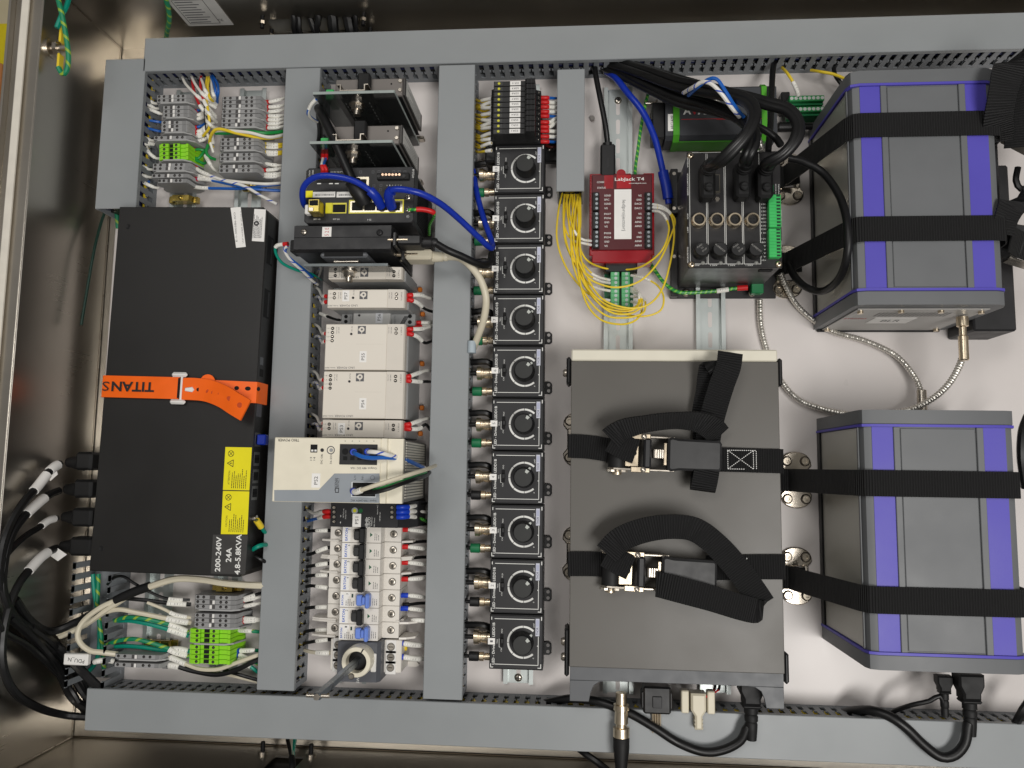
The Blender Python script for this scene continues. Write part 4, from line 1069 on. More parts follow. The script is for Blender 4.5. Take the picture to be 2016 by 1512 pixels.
# transceiver with pale bail
tr = thing('transceiver', 'brassy optical transceiver plugged into the network switch', 'transceiver', W(*ZA(130, 1290), 130))
a = loc_of(tr, *ZA(75, 1375), 148); c = loc_of(tr, *ZA(185, 1235), 148)
MB().box(a.x, c.x, a.y + 2, c.y, 0, 18, .8).build('body', mat('brassy_shell', (190, 172, 92), .3, .8), tr)
MB().box(a.x + 1.5, c.x - 1.5, (a.y + c.y) / 2 + 1, c.y - 1.5, 18.02, 18.3).build('bore', HOLE, tr, smooth=0)
MB().box(a.x + 1, a.x + 6, a.y + 3, a.y + 7, 18.02, 18.6, .2).build('latch', CHROME, tr); MB().box(a.x - 6, a.x - .2, a.y + 2, c.y - 4, 4, 12, 1).build('bail', WHITE, tr)
wire('blue network cable looping left from the switch port over the duct', [(*ZA(760, 1305), 132), (*ZA(700, 1205), 146), (*ZA(600, 1120), 152), (*ZA(450, 1050), 156), (*ZA(250, 1020), 158), (*ZA(120, 1045), 156), (*ZA(40, 1120), 150), (*ZA(25, 1220), 140), (*ZA(50, 1300), 126), (*ZA(110, 1330), 110)], 3.4, JETH, s=[('bt', 24)], cat='network cable', name='network_cable', seg=12)
wire('blue network cable arching right from the switch over the duct to the drivers', [(*ZA(855, 1310), 132), (*ZA(830, 1210), 146), (*ZA(870, 1150), 152), (*ZA(1000, 1155), 152), (*ZA(1150, 1195), 146), (*ZA(1323, 1290), 130), (905, 432, 110), (940, 465, 92), (966, 488, 74), (968, 476, 58), (952, 430, 44), (940, 385, 30), (930, 330, 20)], 3.6, JETH, s=[('bt', 24)], cat='network cable', name='network_cable', seg=12)
wire('green earth wire with red lug screwed to the network switch', [(*ZA(1012, 1338), 133), (*ZA(1060, 1335), 134), (*ZA(1150, 1335), 132), (*ZA(1240, 1360), 128), (*ZA(1250, 1400), 118), (*ZA(1210, 1480), 90), (845, 462, 60)], 1.7, JGY2, s=[('-', 9), ('rl', 20)], cat='earth wire', name='earth_wire')

# ---- serial server with clip and clear plate
x0, x1, y0, y1 = rect(580, 441, 769, 494, 125)
sd = thing('serial_server', 'black metal serial server with red printed tag and two plugs', 'device', (x0, y0, 0))
w, h = x1 - x0, y1 - y0
MB().prism([(0, 6), (0, 119), (2.5, 125), (h * .49, 125), (h * .5, 124.2), (h * .51, 125), (h - 2.5, 125), (h, 119), (h, 6)], 0, w, 'x').build('case', GRAPH, sd, smooth=.3)
def D(x, y, z=125): return loc_of(sd, *Z3(x, y), z)
q = D(258, 250); screw(sd, q.x, q.y, 125, 3.6); q = D(910, 255); screw(sd, q.x, q.y, 125, 3.6, GRAPH)
a, c = D(412, 290), D(495, 205); decal('tag_label', PAPER, sd, a.x, c.x, a.y, c.y, 125.05); text('5 2 E', (a.x + c.x) / 2, (a.y + c.y) / 2, 125.35, c.y - a.y - 2, 4.5, INKR, sd, 90)
MB().box(-9, -.1, h * .1, h * .55, 92, 112, 1).build('power_plug', BLACKM, sd)
MB().box(w + .02, w + .4, 3, h - 3, 15, 118).build('end_panel', BLACKM, sd, smooth=0)
# bracket on the south face: profile of a rail seen end-on
xc = D(590, 470).x
hatrail(sd, xc, -1, 30, 112, -1)
MB().box(xc - 27, xc + 27, -6, -.1, 70, 122, 2).build('rail_clip', mat('clip_grey', (96, 98, 102), .45), sd)
MB().box(xc - 22, xc + 22, -5, -.2, 122.02, 122.4).build('clip_slot', HOLE, sd, smooth=0)
pl = D(255, 535, 119); pr_ = D(980, 535, 119)
yp = pl.y
MB().box(pl.x, pr_.x, yp - 1.6, yp + 1.6, 8, 119, .3).build('clear_plate', ACRYL, sd, smooth=0)
MB().box(pl.x, pr_.x, yp - 1.5, yp + 1.5, 119.05, 119.5).build('plate_edge', mat('plate_edge_dark', (96, 104, 106), .35), sd, smooth=0)
bx_ = D(650, 560, 100).x
MB().cyl(bx_, yp - 1.7, 100, 4, -13, 'y', 12).build('bolt', CHROME, sd); MB().cyl(bx_, yp - 1.7, 100, 8.5, -1.4, 'y', 18).build('washer', CHROME, sd); MB().cyl(bx_, yp - 3.2, 100, 6.4, -5.6, 'y', 6).build('nut', CHROME, sd)
# plugs on its right end
def dplug(label, m, v, z, wpx, path, r, mj):
    p = W(wpx[0], v, z)
    t = thing('serial_plug', label, 'cable', (p.x, p.y, 0))
    L = W(wpx[1], v, z).x - p.x
    MB().box(-4, 0, -8, 8, z - 16, z + 16, 1).build('flange', mat('plug_flange', (60, 60, 60), .4, .5), t)
    MB().box(0, L * .62, -6, 6, z - 13, z + 13, 2).build('hood', m, t)
    MB().lathe([(6.5, 0), (5.8, L * .2), (5.8, L * .24), (4.6, L * .24), (4.6, L * .28), (5.4, L * .28), (5.2, L * .34), (4.2, L * .38)], (L * .6, 0, z), 'x', 12).build('strain_relief', m, t)
    for s_ in (-11, 11): MB().cyl(-10, 0, z + s_, 2.4, L * .5, 'x', 10).build('thumbscrew', NICKEL if s_ > 0 else m, t)
    P = [Vector((L * .9, 0, z))] + [W(*k) - Vector((p.x, p.y, 0)) for k in path]
    MB().tube(smooth_path(P, 3), r, 12).build('cord', mj, t)
    return t
dplug('black serial plug and cable curving from the serial server over the duct', BLACK, 478, 112, (786, 863), [(880, 492, 112), (910, 505, 104), (940, 519, 92), (957, 521, 80), (966, 514, 66), (968, 500, 50)], 4.2, JBLACK)
dplug('ivory serial plug and cable bowing over the duct beside the knob drivers', JIVORY, 506, 84, (802, 885), [(905, 508, 88), (930, 528, 88), (948, 555, 84), (957, 590, 78), (952, 630, 66), (938, 670, 48), (930, 690, 34)], 4.2, JIVORY)
tag(MB().cyl(0, 0, 0, 5.2, -14, 'y', 12).build('cable_clip', mat('pale_grey_clip', (170, 182, 190), .4), None, W(929, 672, 48)), 'pale grey clip round the ivory cable at the duct edge', 'clip')
for i, (c, m, pts) in enumerate((('teal', JTEAL, [(567, 480, 100), (545, 484, 96), (543, 498, 90), (556, 518, 80), (585, 532, 66), (615, 540, 50), (636, 550, 34)]), ('blue', JBLUE, [(563, 488, 98), (562, 498, 92), (575, 512, 84), (595, 528, 70), (615, 545, 50)]),
                                 ('white and blue', JWB, [(566, 484, 100), (560, 492, 96), (572, 512, 86), (596, 534, 68), (614, 552, 48), (625, 560, 30)]))):
    wire(f'{c} lead from the red plug of the serial server over the duct edge', pts, 1.7, m, s=[('fr', 6), ('sl', 12)] if i == 0 else [('-', 2)])

# ---- slim and wide supplies
def emblem(par, x, y, z, s):
    t = MB().box(x - s / 2, x + s / 2, y - s / 2, y + s / 2, z, z + .15).build('emblem', INKG, par, smooth=0)
    MB().lathe([(s * .34, 0), (s * .34, .1), (s * .13, .1), (s * .13, 0)], (x, y + s * .06, z + .17), 'z', 18, False).build('emblem', BEIGE, par, smooth=0)
    MB().box(x - s * .42, x - s * .2, y - s * .1, y + s * .16, z + .16, z + .22).build('emblem', BEIGE, par, smooth=0)
    MB().box(x - s * .05, x + s * .05, y - s * .46, y - s * .24, z + .16, z + .23).build('emblem', BEIGE, par, smooth=0)
def uno(label, tl, br, tagtxt, nout, tag_at, zt=92, qr=True, wide=True):
    x0, x1, y0, y1 = rect(*tl, *br, zt)
    t = thing('power_supply', label, 'power supply', (x0, y0, 0), 0, 'beige power supplies')
    w, h = x1 - x0, y1 - y0 - .4
    MB().box(0, w * .78, 0, h, zt - 14, zt, .7).build('front', BEIGE, t)
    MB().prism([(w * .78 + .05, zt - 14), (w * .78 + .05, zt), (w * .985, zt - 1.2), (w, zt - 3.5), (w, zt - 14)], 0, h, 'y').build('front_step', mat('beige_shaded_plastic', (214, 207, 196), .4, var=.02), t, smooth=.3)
    MB().box(1, w + 1.5, .3, h - .3, 10, zt - 14.05, 1.2).build('case', PGREY, t)
    MB().box(w + 1.5, w + 7, h * .3, h * .3 + 6, 4, 9, 1).build('rail_foot', mat('orange_clip', (214, 120, 40), .5), t)
    for i in range(nout):
        y = h - 5 - i * 4.75
        MB().cyl(8, y, zt, 1.9, .15, seg=12).build('screw_hole', HOLE, t, smooth=0); MB().box(7.2, 8.8, y - .35, y + .35, zt + .16, zt + .3).build('clamp_screw', CHROME, t, smooth=0)
        text(('1.4 -', '1.3 -', '1.2 +', '1.1 +')[i if nout == 4 else i * 3], 3.6, y, zt + .2, 4.2, 1.3, INKG, t, 90 if False else 0)
    for i in range(2):
        y = h - 5.5 - i * 4.75; zr = zt - .6
        MB().cyl(w * .89, y, zr, 1.9, .25, seg=12).build('screw_hole', HOLE, t, smooth=0); MB().box(w * .89 - .9, w * .89 + .9, y - .35, y + .35, zr + .27, zr + .4).build('clamp_screw', CHROME, t, smooth=0)
        text(('N L2', 'L L1')[i], w * .955, y, zr + .2, 4.4, 1.3, INKG, t, 90)
    text('Output DC', 13, h - 7, zt + .2, 8, 1.2, INKG, t, 90); text('24V 100W', 15.4, h - 7, zt + .2, 7.6, 1.2, INKG, t, 90)
    text('Input AC', w * .80, h - 7, zt + .1, 7, 1.2, INKG, t, 90); text('100-240V', w * .83, h - 7, zt - .1, 7.6, 1.2, INKG, t, 90)
    yl = h - 5.5 - (4.3 if h < 30 else 6)
    MB().cyl(30, yl, zt, 1.4, .5, seg=12).build('status_lamp', INK, t); text('DC OK', 30.5, yl + 6.2, zt + .2, 6, 1.4, INKG, t, 90)
    emblem(t, 42, h - 6.8, zt, 9.2)
    text('UNO POWER', 25, 2.6, zt + .2, 21, 2.3, INKG, t, 180); text('Ord.No. 2902992', 6.5, 2.4, zt + .2, 13, 1.4, INKG, t, 180)
    if tagtxt:
        c = loc_of(t, *tag_at, zt); decal('tag_label', PAPER, t, c.x - 4, c.x + 4, c.y - 6.4, c.y + 6.4, zt + .08); text(tagtxt, c.x, c.y, zt + .4, 8, 3.6, INK, t, 90)
    if h > 40: MB().box(w * .39, w * .73, h * .56, h * .56 + .2, zt + .05, zt + .1).build('moulding_line', mat('line_beige', (204, 197, 186), .4), t, smooth=0)
    return t
uno('slim beige supply seen through the clear plate above the one tagged PS7', Z3(470, 550), Z3(1100, 655), None, 2, None)
uno('slim beige power supply tagged PS7', Z3(462, 742), Z3(1124, 902), 'PS7', 2, Z3(618, 800))
uno('wide beige power supply tagged PS5', Z3(446, 1040), Z3(1116, 1441), 'PS5', 4, Z3(766, 1325))
uno('wide beige power supply tagged PS4', Z4(428, 132), Z4(1112, 546), 'PS4', 4, Z4(764, 416))
uno('slim beige power supply tagged PS3 beside the big cream one', Z4(416, 550), Z4(1100, 712), 'PS3', 2, Z4(580, 632))
# PS6: lower grey supply
x0, x1, y0, y1 = rect(*Z3(565, 945), *Z3(1205, 1050), 58)
t = thing('power_supply', 'low grey power supply tagged PS6 sunk between the beige ones', 'power supply', (x0, y0, 0))
w, h = x1 - x0, y1 - y0
MB().box(0, w, 0, h, 8, 52, 1).build('case', PGREY, t); MB().box(w * .18, w * .68, 0, h, 52.05, 58, 1).build('front', mat('ps_pale_grey', (182, 182, 180), .42), t)
for i in range(2):
    MB().cyl(6, h * .35 + i * 6, 52, 2.2, .3, seg=10).build('screw_hole', HOLE, t, smooth=0); MB().cyl(w * .93, h * .3 + i * 7, 52, 2.4, .3, seg=10).build('screw_hole', HOLE, t, smooth=0)
for i in range(4): MB().prism([(w * .8 + i * 1.4, h * .15), (w * .8 + i * 1.4 + .8, h * .15), (w * .86 + i * 1.4 + .8, h * .8), (w * .86 + i * 1.4, h * .8)], 52.05, 52.3).build('vent_slot', HOLE, t, smooth=0)
text('Input AC', w * .73, h * .5, 52.3, 10, 1.8, INK, t, 90); text('Output DC', w * .13, h * .5, 52.3, 10, 1.8, INK, t, 90)
q = loc_of(t, *Z3(733, 968), 58); MB().cyl(q.x, q.y, 58, 1.5, .3, seg=10).build('status_lamp', INK, t)
c = loc_of(t, *Z3(905, 985), 58); decal('tag_label', mat('grey_tag', (206, 208, 212), .5), t, c.x - 4.2, c.x + 4.2, c.y - 7, c.y + 7, 58.1); text('PS6', c.x, c.y, 58.4, 8, 3.6, INK, t, 90)

# ---- big cream supply PS2
x0, x1, y0, y1 = rect(*Z4(4, 704), *Z4(1090, 1280), 148)
t = thing('power_supply', 'big cream power supply tagged PS2 overhanging the duct', 'power supply', (x0, y0, 0))
w, h = x1 - x0, y1 - y0
def Q(x, y, z=148): return loc_of(t, *Z4(x, y), z)
sx = Q(920, 800).x
MB().box(0, sx, 0, h, 136, 148, .8).build('front', CREAM, t)
MB().prism([(sx + .05, 136), (sx + .05, 146.5), (sx + 6, 146.5), (sx + 7, 143.5), (w, 142.5), (w, 136)], 0, h, 'y').build('front_step', CREAM, t, smooth=.3)
MB().box(4, w - .5, .8, h - .8, 10, 136, 1).build('case', mat('psu_dark_grey', (118, 117, 112), .45), t)
b = MB(); d_ = MB()
for k, (ya, yb) in enumerate(((.06, .43), (.50, .97))):
    n = 11 if k else 8
    for i in range(n):
        yy = h * (ya + (yb - ya) * (i + .5) / n); b.box(w - .5, w + .4, yy - .9, yy + .9, 22 if k else 30, 128)
b.build('vent_rib', mat('vent_rib_pale', (196, 192, 180), .45), t, smooth=0)
pA = [Q(0, 1160), Q(385, 1160), Q(520, 1018), Q(908, 1018), Q(908, 1276), Q(0, 1276)]
MB().prism([(max(.6, p.x), max(.6, p.y)) for p in pA], 148.02, 148.3).build('tinted_field', TINT, t, smooth=0)
a, c = Q(562, 940), Q(893, 768); MB().box(a.x, c.x, a.y, c.y, 148.02, 149, .3).build('output_socket', GRAPH, t)
for i in range(5):
    q = Q(612 + i * 62, 828, 149); MB().cyl(q.x, q.y, 149.02, 3.4, .25, seg=14).build('socket_hole', HOLE, t, smooth=0); q = Q(612 + i * 62, 886, 149); MB().box(q.x - 2.2, q.x + 2.2, q.y - 2, q.y + 2, 149.02, 149.3).build('release_slot', HOLE, t, smooth=0)
    q = Q(612 + i * 62, 738); text('++---'[i], q.x, q.y, 148.3, 1.4, 1.4 if i < 2 else .4, INK, t)
a, c = Q(662, 1222), Q(884, 1090); MB().box(a.x, c.x, a.y, c.y, 148.3, 149.3, .4).build('socket_rim', mat('pale_rim', (206, 210, 214), .4), t)
a, c = Q(676, 1212), Q(878, 1098); MB().box(a.x, c.x, a.y, c.y, 149.32, 149.6).build('input_socket', HOLE, t, smooth=0)
for i in range(3): q = Q(700 + i * 62, 1140); MB().box(q.x - 2, q.x + 2, q.y - 2, q.y + 2, 149.62, 149.8).build('release_slot', GRAPH, t, smooth=0)
a, c = Q(312, 836), Q(374, 768); MB().box(a.x, c.x, a.y, c.y, 148.02, 148.6, .2).build('signal_socket', HOLE, t)
for xx in (330, 358): q = Q(xx, 820); MB().box(q.x - 1.2, q.x + 1.2, q.y - 1, q.y + 1, 148.62, 149, .1).build('lever', WHITE, t)
q = Q(414, 816); MB().cyl(q.x, q.y, 148, 1.9, .5, seg=14).build('status_lamp', GRAPH, t); q = Q(492, 816); MB().cyl(q.x, q.y, 148, 2, .4, seg=14).build('trim_pot', PGREY, t)
MB().lathe([(4.4, 0), (4.4, .15), (3.4, .15), (3.4, 0)], (q.x - .5, q.y, 148.02), 'z', 16, False).build('trim_arc', INKG, t, smooth=0)
for s_, x, y, L, H, r, m in (('TRIO POWER', 124, 730, 23, 2.8, 180, INK), ('DC OK', 410, 892, 10.5, 2.0, 90, INK), ('36-55V', 490, 892, 10.5, 2, 90, INKG), ('13', 318, 890, 3.5, 2, 90, INKG), ('14', 346, 890, 3.5, 2, 90, INKG),
                          ('Output 48V DC 10A', 772, 970, 28, 2.6, 180, INKG), ('Input 100-240V AC', 770, 1250, 27, 2.6, 180, INK), ('L/+', 697, 1052, 4.5, 2, 90, INK), ('N/-', 762, 1052, 4.5, 2, 90, INK), ('PHOENIX', 533, 1110, 13, 2.6, 90, INK), ('CONTACT', 551, 1110, 13, 2.6, 90, INK)):
    q = Q(x, y); text(s_, q.x, q.y, 148.45, L, H, m, t, r)
q = Q(540, 1192); MB().box(q.x - 1.9, q.x + 2.2, q.y + 1, q.y + 6, 148.32, 148.42).build('emblem', INK, t, smooth=0); MB().box(q.x - 1.2, q.x + 1.5, q.y + 1.8, q.y + 5.2, 148.44, 148.5).build('emblem', TINT, t, smooth=0)
q = Q(848, 1054); MB().lathe([(2.4, 0), (2.4, .15), (2, .15), (2, 0)], (q.x, q.y, 148.3), 'z', 16, False).build('earth_sign', INKG, t, smooth=0)
c = Q(360, 1078); decal('tag_label', PAPER, t, c.x - 4.6, c.x + 4.6, c.y - 7.4, c.y + 7.4, 148.1); text('PS2', c.x, c.y, 148.4, 8.5, 3.8, INK, t, 90)
for lb, pts, m, s_ in (('blue output wire of the big cream supply', [(680, 828, 148), (700, 846, 156), (760, 872, 158), (850, 884, 156), (910, 880, 154), (1000, 882, 148), (1120, 895, 128), (1240, 945, 90), (1290, 970, 60)], JBLUE, [('fb', 3)]),
                       ('white output wire of the big cream supply', [(800, 830, 148), (830, 830, 156), (910, 838, 158), (1000, 862, 150), (1100, 888, 132), (1200, 930, 100), (1300, 972, 56)], JWB, [('fb', 3)]),
                       ('ivory mains wire of the big cream supply arching back to the duct', [(680, 1168, 149), (705, 1178, 156), (760, 1158, 162), (900, 1110, 166), (1060, 1058, 160), (1220, 1010, 140), (1330, 975, 110), (1390, 950, 70)], JIVORY, [('fb', 4), ('sl', 14)]),
                       ('black mains wire of the big cream supply', [(760, 1185, 149), (860, 1180, 156), (980, 1150, 156), (1100, 1105, 148), (1230, 1062, 122), (1310, 1035, 80), (1340, 1010, 50)], JBLACK, []),
                       ('green earth wire of the big cream supply', [(840, 1160, 149), (900, 1150, 158), (1060, 1098, 152), (1200, 1050, 128), (1310, 1005, 80)], JGREEN, [])):
    wire(lb, [(*Z4(x, y), z - (4 if m is JGREEN else 0)) for x, y, z in pts], 1.5 if m is JGREEN else 2.3, m, s=s_, group='wires of the big cream supply')

# ---- PS1: dark supply
x0, x1, y0, y1 = rect(*Z4(488, 1282), *Z4(1150, 1490), 86)
t = thing('power_supply', 'dark grey power supply tagged PS1 above the breakers', 'power supply', (x0, y0, 0))
w, h = x1 - x0, y1 - y0 + 4
MB().box(0, w * .88, 0, h, 60, 86, .8).build('front', GRAPH, t); MB().prism([(w * .88 + .05, 12), (w * .88 + .05, 84), (w, 74), (w + 6, 60), (w + 6, 12)], 0, h, 'y').build('front_step', GRAPH, t, smooth=.2); MB().box(1, w * .88, .5, h - .5, 10, 59.9).build('case', BLACK, t, smooth=0)
def Q1(x, y, z=86): return loc_of(t, *Z4(x, y), z)
for xx, ys in ((516, (1312, 1350, 1392, 1432)), (1016, (1312, 1352, 1394))):
    for yy in ys:
        q = Q1(xx, yy); MB().cyl(q.x, q.y, 86, 2.6, .2, seg=12).build('screw_hole', HOLE, t, smooth=0); MB().lathe([(1.7, 0), (1.7, .4), (1.0, .4), (1.0, .1)], (q.x, q.y, 86.2), 'z', 10).build('clamp_screw', CHROME, t)
q = Q1(695, 1338); MB().cyl(q.x, q.y, 86, 3.6, .6, seg=16).build('trim_pot', TINT, t); MB().cyl(q.x, q.y, 86.6, 2, .4, seg=12).build('trim_screw', YLED, t); q = Q1(746, 1338); MB().cyl(q.x, q.y, 86, 2.4, .6, seg=14).build('status_lamp', mat('green_lens', (30, 90, 50), .3), t)
c = Q1(712, 1422); decal('tag_label', PAPER, t, c.x - 4.8, c.x + 4.8, c.y - 7.2, c.y + 7.2, 86.1); text('PS1', c.x, c.y, 86.4, 8, 3.8, INK, t, 90)
text('CISCO', *Q1(818, 1440, 86.3), 11.5, 2.8, INKW, t, 90)
q = Q1(792, 1440)
for i in range(9): hh = (1.2, 2.2, 3.4, 2.2, 1.2, 2.2, 3.4, 2.2, 1.2)[i]; MB().box(q.x - hh / 2 + .6, q.x + hh / 2 + .6, q.y - 5.4 + i * 1.3, q.y - 4.8 + i * 1.3, 86.05, 86.25).build('emblem_bar', INKW, t, smooth=0)
for s_, x, y in (('PWR-IE50W-AC=', 842, 1430), ('NEC Class 2', 864, 1440), ('24V DC 2.1A', 598, 1360), ('Output DC', 618, 1372), ('Input AC', 892, 1330), ('100-240V 1.2A', 912, 1390), ('+  +', 573, 1412)): q = Q1(x, y); text(s_, q.x, q.y, 86.3, 10, 1.2, INKW, t, 90)

# ---- wires of the supplies, both sides
ex = lambda P: [(*p[:2], p[2]) for p in P]
for nm, v, zt, twist in (('PS7', 797, 84, 0), ('PS6', 1035, 46, 0), ('PS5', 1090, 84, 0)):
    y = v
    P1 = [(1128, y, zt - 8), (1175, y + (-3), zt - 4), (1260, y - 4, zt - 16), (1330, y + 20 if nm == 'PS7' else y - 20, zt - 40), (1390, y + 30 if nm == 'PS7' else y - 30, max(14, zt - 66))]
    wire(f'white mains wire with red ferrule at {nm}', [(*Z3(a, b), z) for a, b, z in P1] if nm != 'PS6' else [(*Z3(a + 70, b), z) for a, b, z in P1], 1.8, JWHITE, s=[('fr', 11), ('-', 1), ('sl', 20)], group='mains wires of the supplies')
    y += 36
    P2 = [(1128, y, zt - 8), (1180, y + 4, zt - 4), (1240, y + 30, zt - 14), (1300, y + 80, zt - 36), (1370, y + 105 if nm != 'PS5' else y + 60, 14)] if nm != 'PS6' else [(1200, y, zt), (1240, y, zt + 2), (1300, y - 6, zt - 6), (1360, y - 8, 30), (1400, y - 10, 14)]
    wire(f'black mains wire with red ferrule at {nm}', [(*Z3(a, b), z) for a, b, z in P2], 1.8, JBLACK, s=[('fr', 11), ('-', 1), ('sl', 20)], group='mains wires of the supplies')
for nm, v in (('PS4', 182), ('PS3', 597)):
    wire(f'white mains wire with red ferrule at {nm}', [(*Z4(a, b), z) for a, b, z in ((1110, v, 76), (1160, v - 2, 80), (1240, v - 30, 66), (1310, v - 52, 40), (1380, v - 56, 14))], 1.8, JWHITE, s=[('fr', 11), ('-', 1), ('sl', 20)], group='mains wires of the supplies')
    wire(f'black mains wire with red ferrule at {nm}', [(*Z4(a, b), z) for a, b, z in ((1110, v + 32, 76), (1170, v + 36, 80), (1250, v + 44 - (nm == 'PS3') * 10, 66), (1305, v + 42 - (nm == 'PS3') * 44, 44), (1345, v + 44, 18))], 1.8, JBLACK, s=[('fr', 11), ('-', 1), ('sl', 20)], group='mains wires of the supplies')
for nm, fn, vs in (('PS7', Z3, (808, 850)), ('PS5', Z3, (1130, 1190)), ('PS4', Z4, (215, 275)), ('PS3', Z4, (590, 632))):
    for i, v in enumerate(vs):
        x = 452 - (fn is Z4) * 20
        cc = ('white', 'blue-striped')[i]
        wire(f'{cc} output wire curling from {nm} into the duct', [(*fn(x + 12, v), 82), (*fn(x - 14, v - (6 if i == 0 else -4)), 80), (*fn(x - 42, v - 10 + i * 22), 66), (*fn(x - 66, v - 60 + i * 20), 44), (*fn(x - 110, v - 90 + i * 50), 22)], 1.6, (JWHITE, JWB)[i], s=[('fr', 4), ('-', 1), ('sl', 10)], group='output wires of the supplies')
wire('grey brown wire slanting into the duct beside PS6', [(*Z3(575, 1010), 44), (*Z3(520, 1000), 44), (*Z3(440, 970), 34), (*Z3(380, 945), 20)], 1.6, JBLACK, e=[('-', 6), ('sl', 18)])
for i, (v, c, m) in enumerate(((1345, 'white', JWHITE), (1388, 'blue', JBLUE))):
    wire(f'{c} output wire with red ferrule at PS1', [(*Z4(490, v), 76), (*Z4(450, v), 76), (*Z4(400, v + 5 + i * 5), 66), (*Z4(340, v + 15 - i * -10), 40), (*Z4(290, v - 10 + i * 50), 20)], 1.8, m, s=[('fr', 10), ('-', 1), ('sl', 16)])
for i, (v, c, m) in enumerate(((1308, 'black', JBLACK), (1350, 'white', JWHITE), (1392, 'green and yellow', JGY2))):
    wire(f'{c} mains wire with blue ferrule at PS1', [(*Z4(1062, v), 88), (*Z4(1112, v), 88), (*Z4(1180, v - 5), 76), (*Z4(1260, v - 25 + i * 20), 40), (*Z4(1330, v - 40 + i * 40), 16)], 1.9, m, s=[('fb', 14), ('-', 1), ('sl', 20)])

# ---- breakers
def breaker(label, kind):
    t = thing('circuit_breaker', label, 'breaker', (0, 0, 0), 0, 'row of circuit breakers')
    T = 8.75
    MB().prism([(-42, 6), (-42, 48), (-27, 48), (-26.5, 50), (-23, 50), (-22, 68), (22.5, 68), (23, 50), (42, 50), (42, 6)], -T, T, 'y', .4).build('case', BRKW, t, smooth=.3)
    MB().box(-21.9, -12.5, -T + .5, T - .5, 68.02, 68.3).build('name_plate', PAPER, t, smooth=0)
    for x, z in ((-33, 50.02), (33, 50.02)):
        zz = z if x > 0 else 48.02
        MB().cyl(x, 0, zz, 4.4, .25, seg=18).build('screw_well', mat('well_grey', (120, 116, 110), .5), t, smooth=0); MB().lathe([(3.3, 0), (3.3, .7), (2.6, .9)], (x, 0, zz + .25), 'z', 16).build('clamp_screw', CHROME, t)
        MB().box(x - 2.4, x + 2.4, -.35, .35, zz + 1.0, zz + 1.2).box(x - .35, x + .35, -2.4, 2.4, zz + 1.0, zz + 1.22).build('drive', HOLE, t, smooth=0)
    if kind == 'b':
        MB().box(-8, 0, -6.2, 6.2, 68.02, 68.25).build('toggle_slot', HOLE, t, smooth=0)
        MB().box(-7, 1, -5.4, 5.4, 68.2, 76, 1.4).build('toggle_base', mat('toggle_dark', (52, 52, 52), .45), t); MB().box(.2, 6.8, -8.6, 8.7, 70, 80, 1.2).build('toggle', BLACK, t)
        text('EATON', -17.3, 0, 68.4, 14, 3.0, INKB, t, 90, bold=.02)
        b = MB(); b.prism([(10, -2.4), (13, 0), (10, 2.4)], 68.02, 68.2) ; b.build('status_flag', mat('dark_green_print', (26, 92, 62), .5), t, smooth=0)
    else:
        MB().box(-2, 5, -6, 6, 68.1, 75, 1.2).build('toggle_base', BLUEP, t); MB().box(5, 9, -4.5, 4.5, 68.1, 78, 1.2).box(9, 14, -8, 8, 68.1, 80, 1.6).build('toggle', BLUEP, t)
        text('EATON', -19.2, -1, 68.4, 11, 2.2, INKB, t, 90, bold=.02)
        MB().box(-9, -7, 2, 6, 68.05, 68.2).build('status_flag', mat('dark_green_print2', (40, 70, 62), .5), t, smooth=0)
        smallprint(t, INKG, -16, -5, -7, 1.5, 68.35, 5, True, .8, .35)
    smallprint(t, INKG, 14.5, 21, -6, 6, 68.05, 3, True, .7, .3)
    return t
pa = W(*Z5(665, 870), 68)
gy = [W(*Z5(687, 130), 68), W(*Z5(680, 255), 68), W(*Z5(675, 380), 68), W(*Z5(670, 508), 68), W(*Z5(665, 633), 68), W(*Z5(660, 765), 68), W(*Z5(655, 895), 68)]
xm = sum(p.x for p in gy) / 7
yb0, yb1 = gy[0].y, gy[6].y
pb = breaker('topmost circuit breaker, with black toggle, right below the dark supply', 'b'); rb_ = breaker('upper of the two circuit breakers with blue toggles', 'r')
for i in range(7):
    y = yb0 + (yb1 - yb0) * i / 6; n = 7 - i
    if n in (3, 1):
        t = rb_ if n == 3 else clone(rb_, (0, 0, 0), None, 'lowest circuit breaker, with blue toggle, above the rotary disconnect', skip=('tag_number', 'tag_label'))
    else:
        t = pb if i == 0 else clone(pb, (0, 0, 0), None, {1: 'second circuit breaker from the top, with black toggle', 2: 'third circuit breaker from the top, with black toggle', 3: 'fourth circuit breaker from the top, above the upper blue toggle', 5: 'circuit breaker with black toggle between the two blue toggles'}[i], skip=('tag_number', 'tag_label'))
    t.location = (xm * S, y * S, 0)
    decal('tag_label', PAPER, t, -17.5, -10.5, 3.2, 8.2, 68.5, .2) if n in (3, 1) else None
    text(str(n), -14, 5.8, 68.75, 1.6, 2.6, INKG, t, 90, 'tag_number')
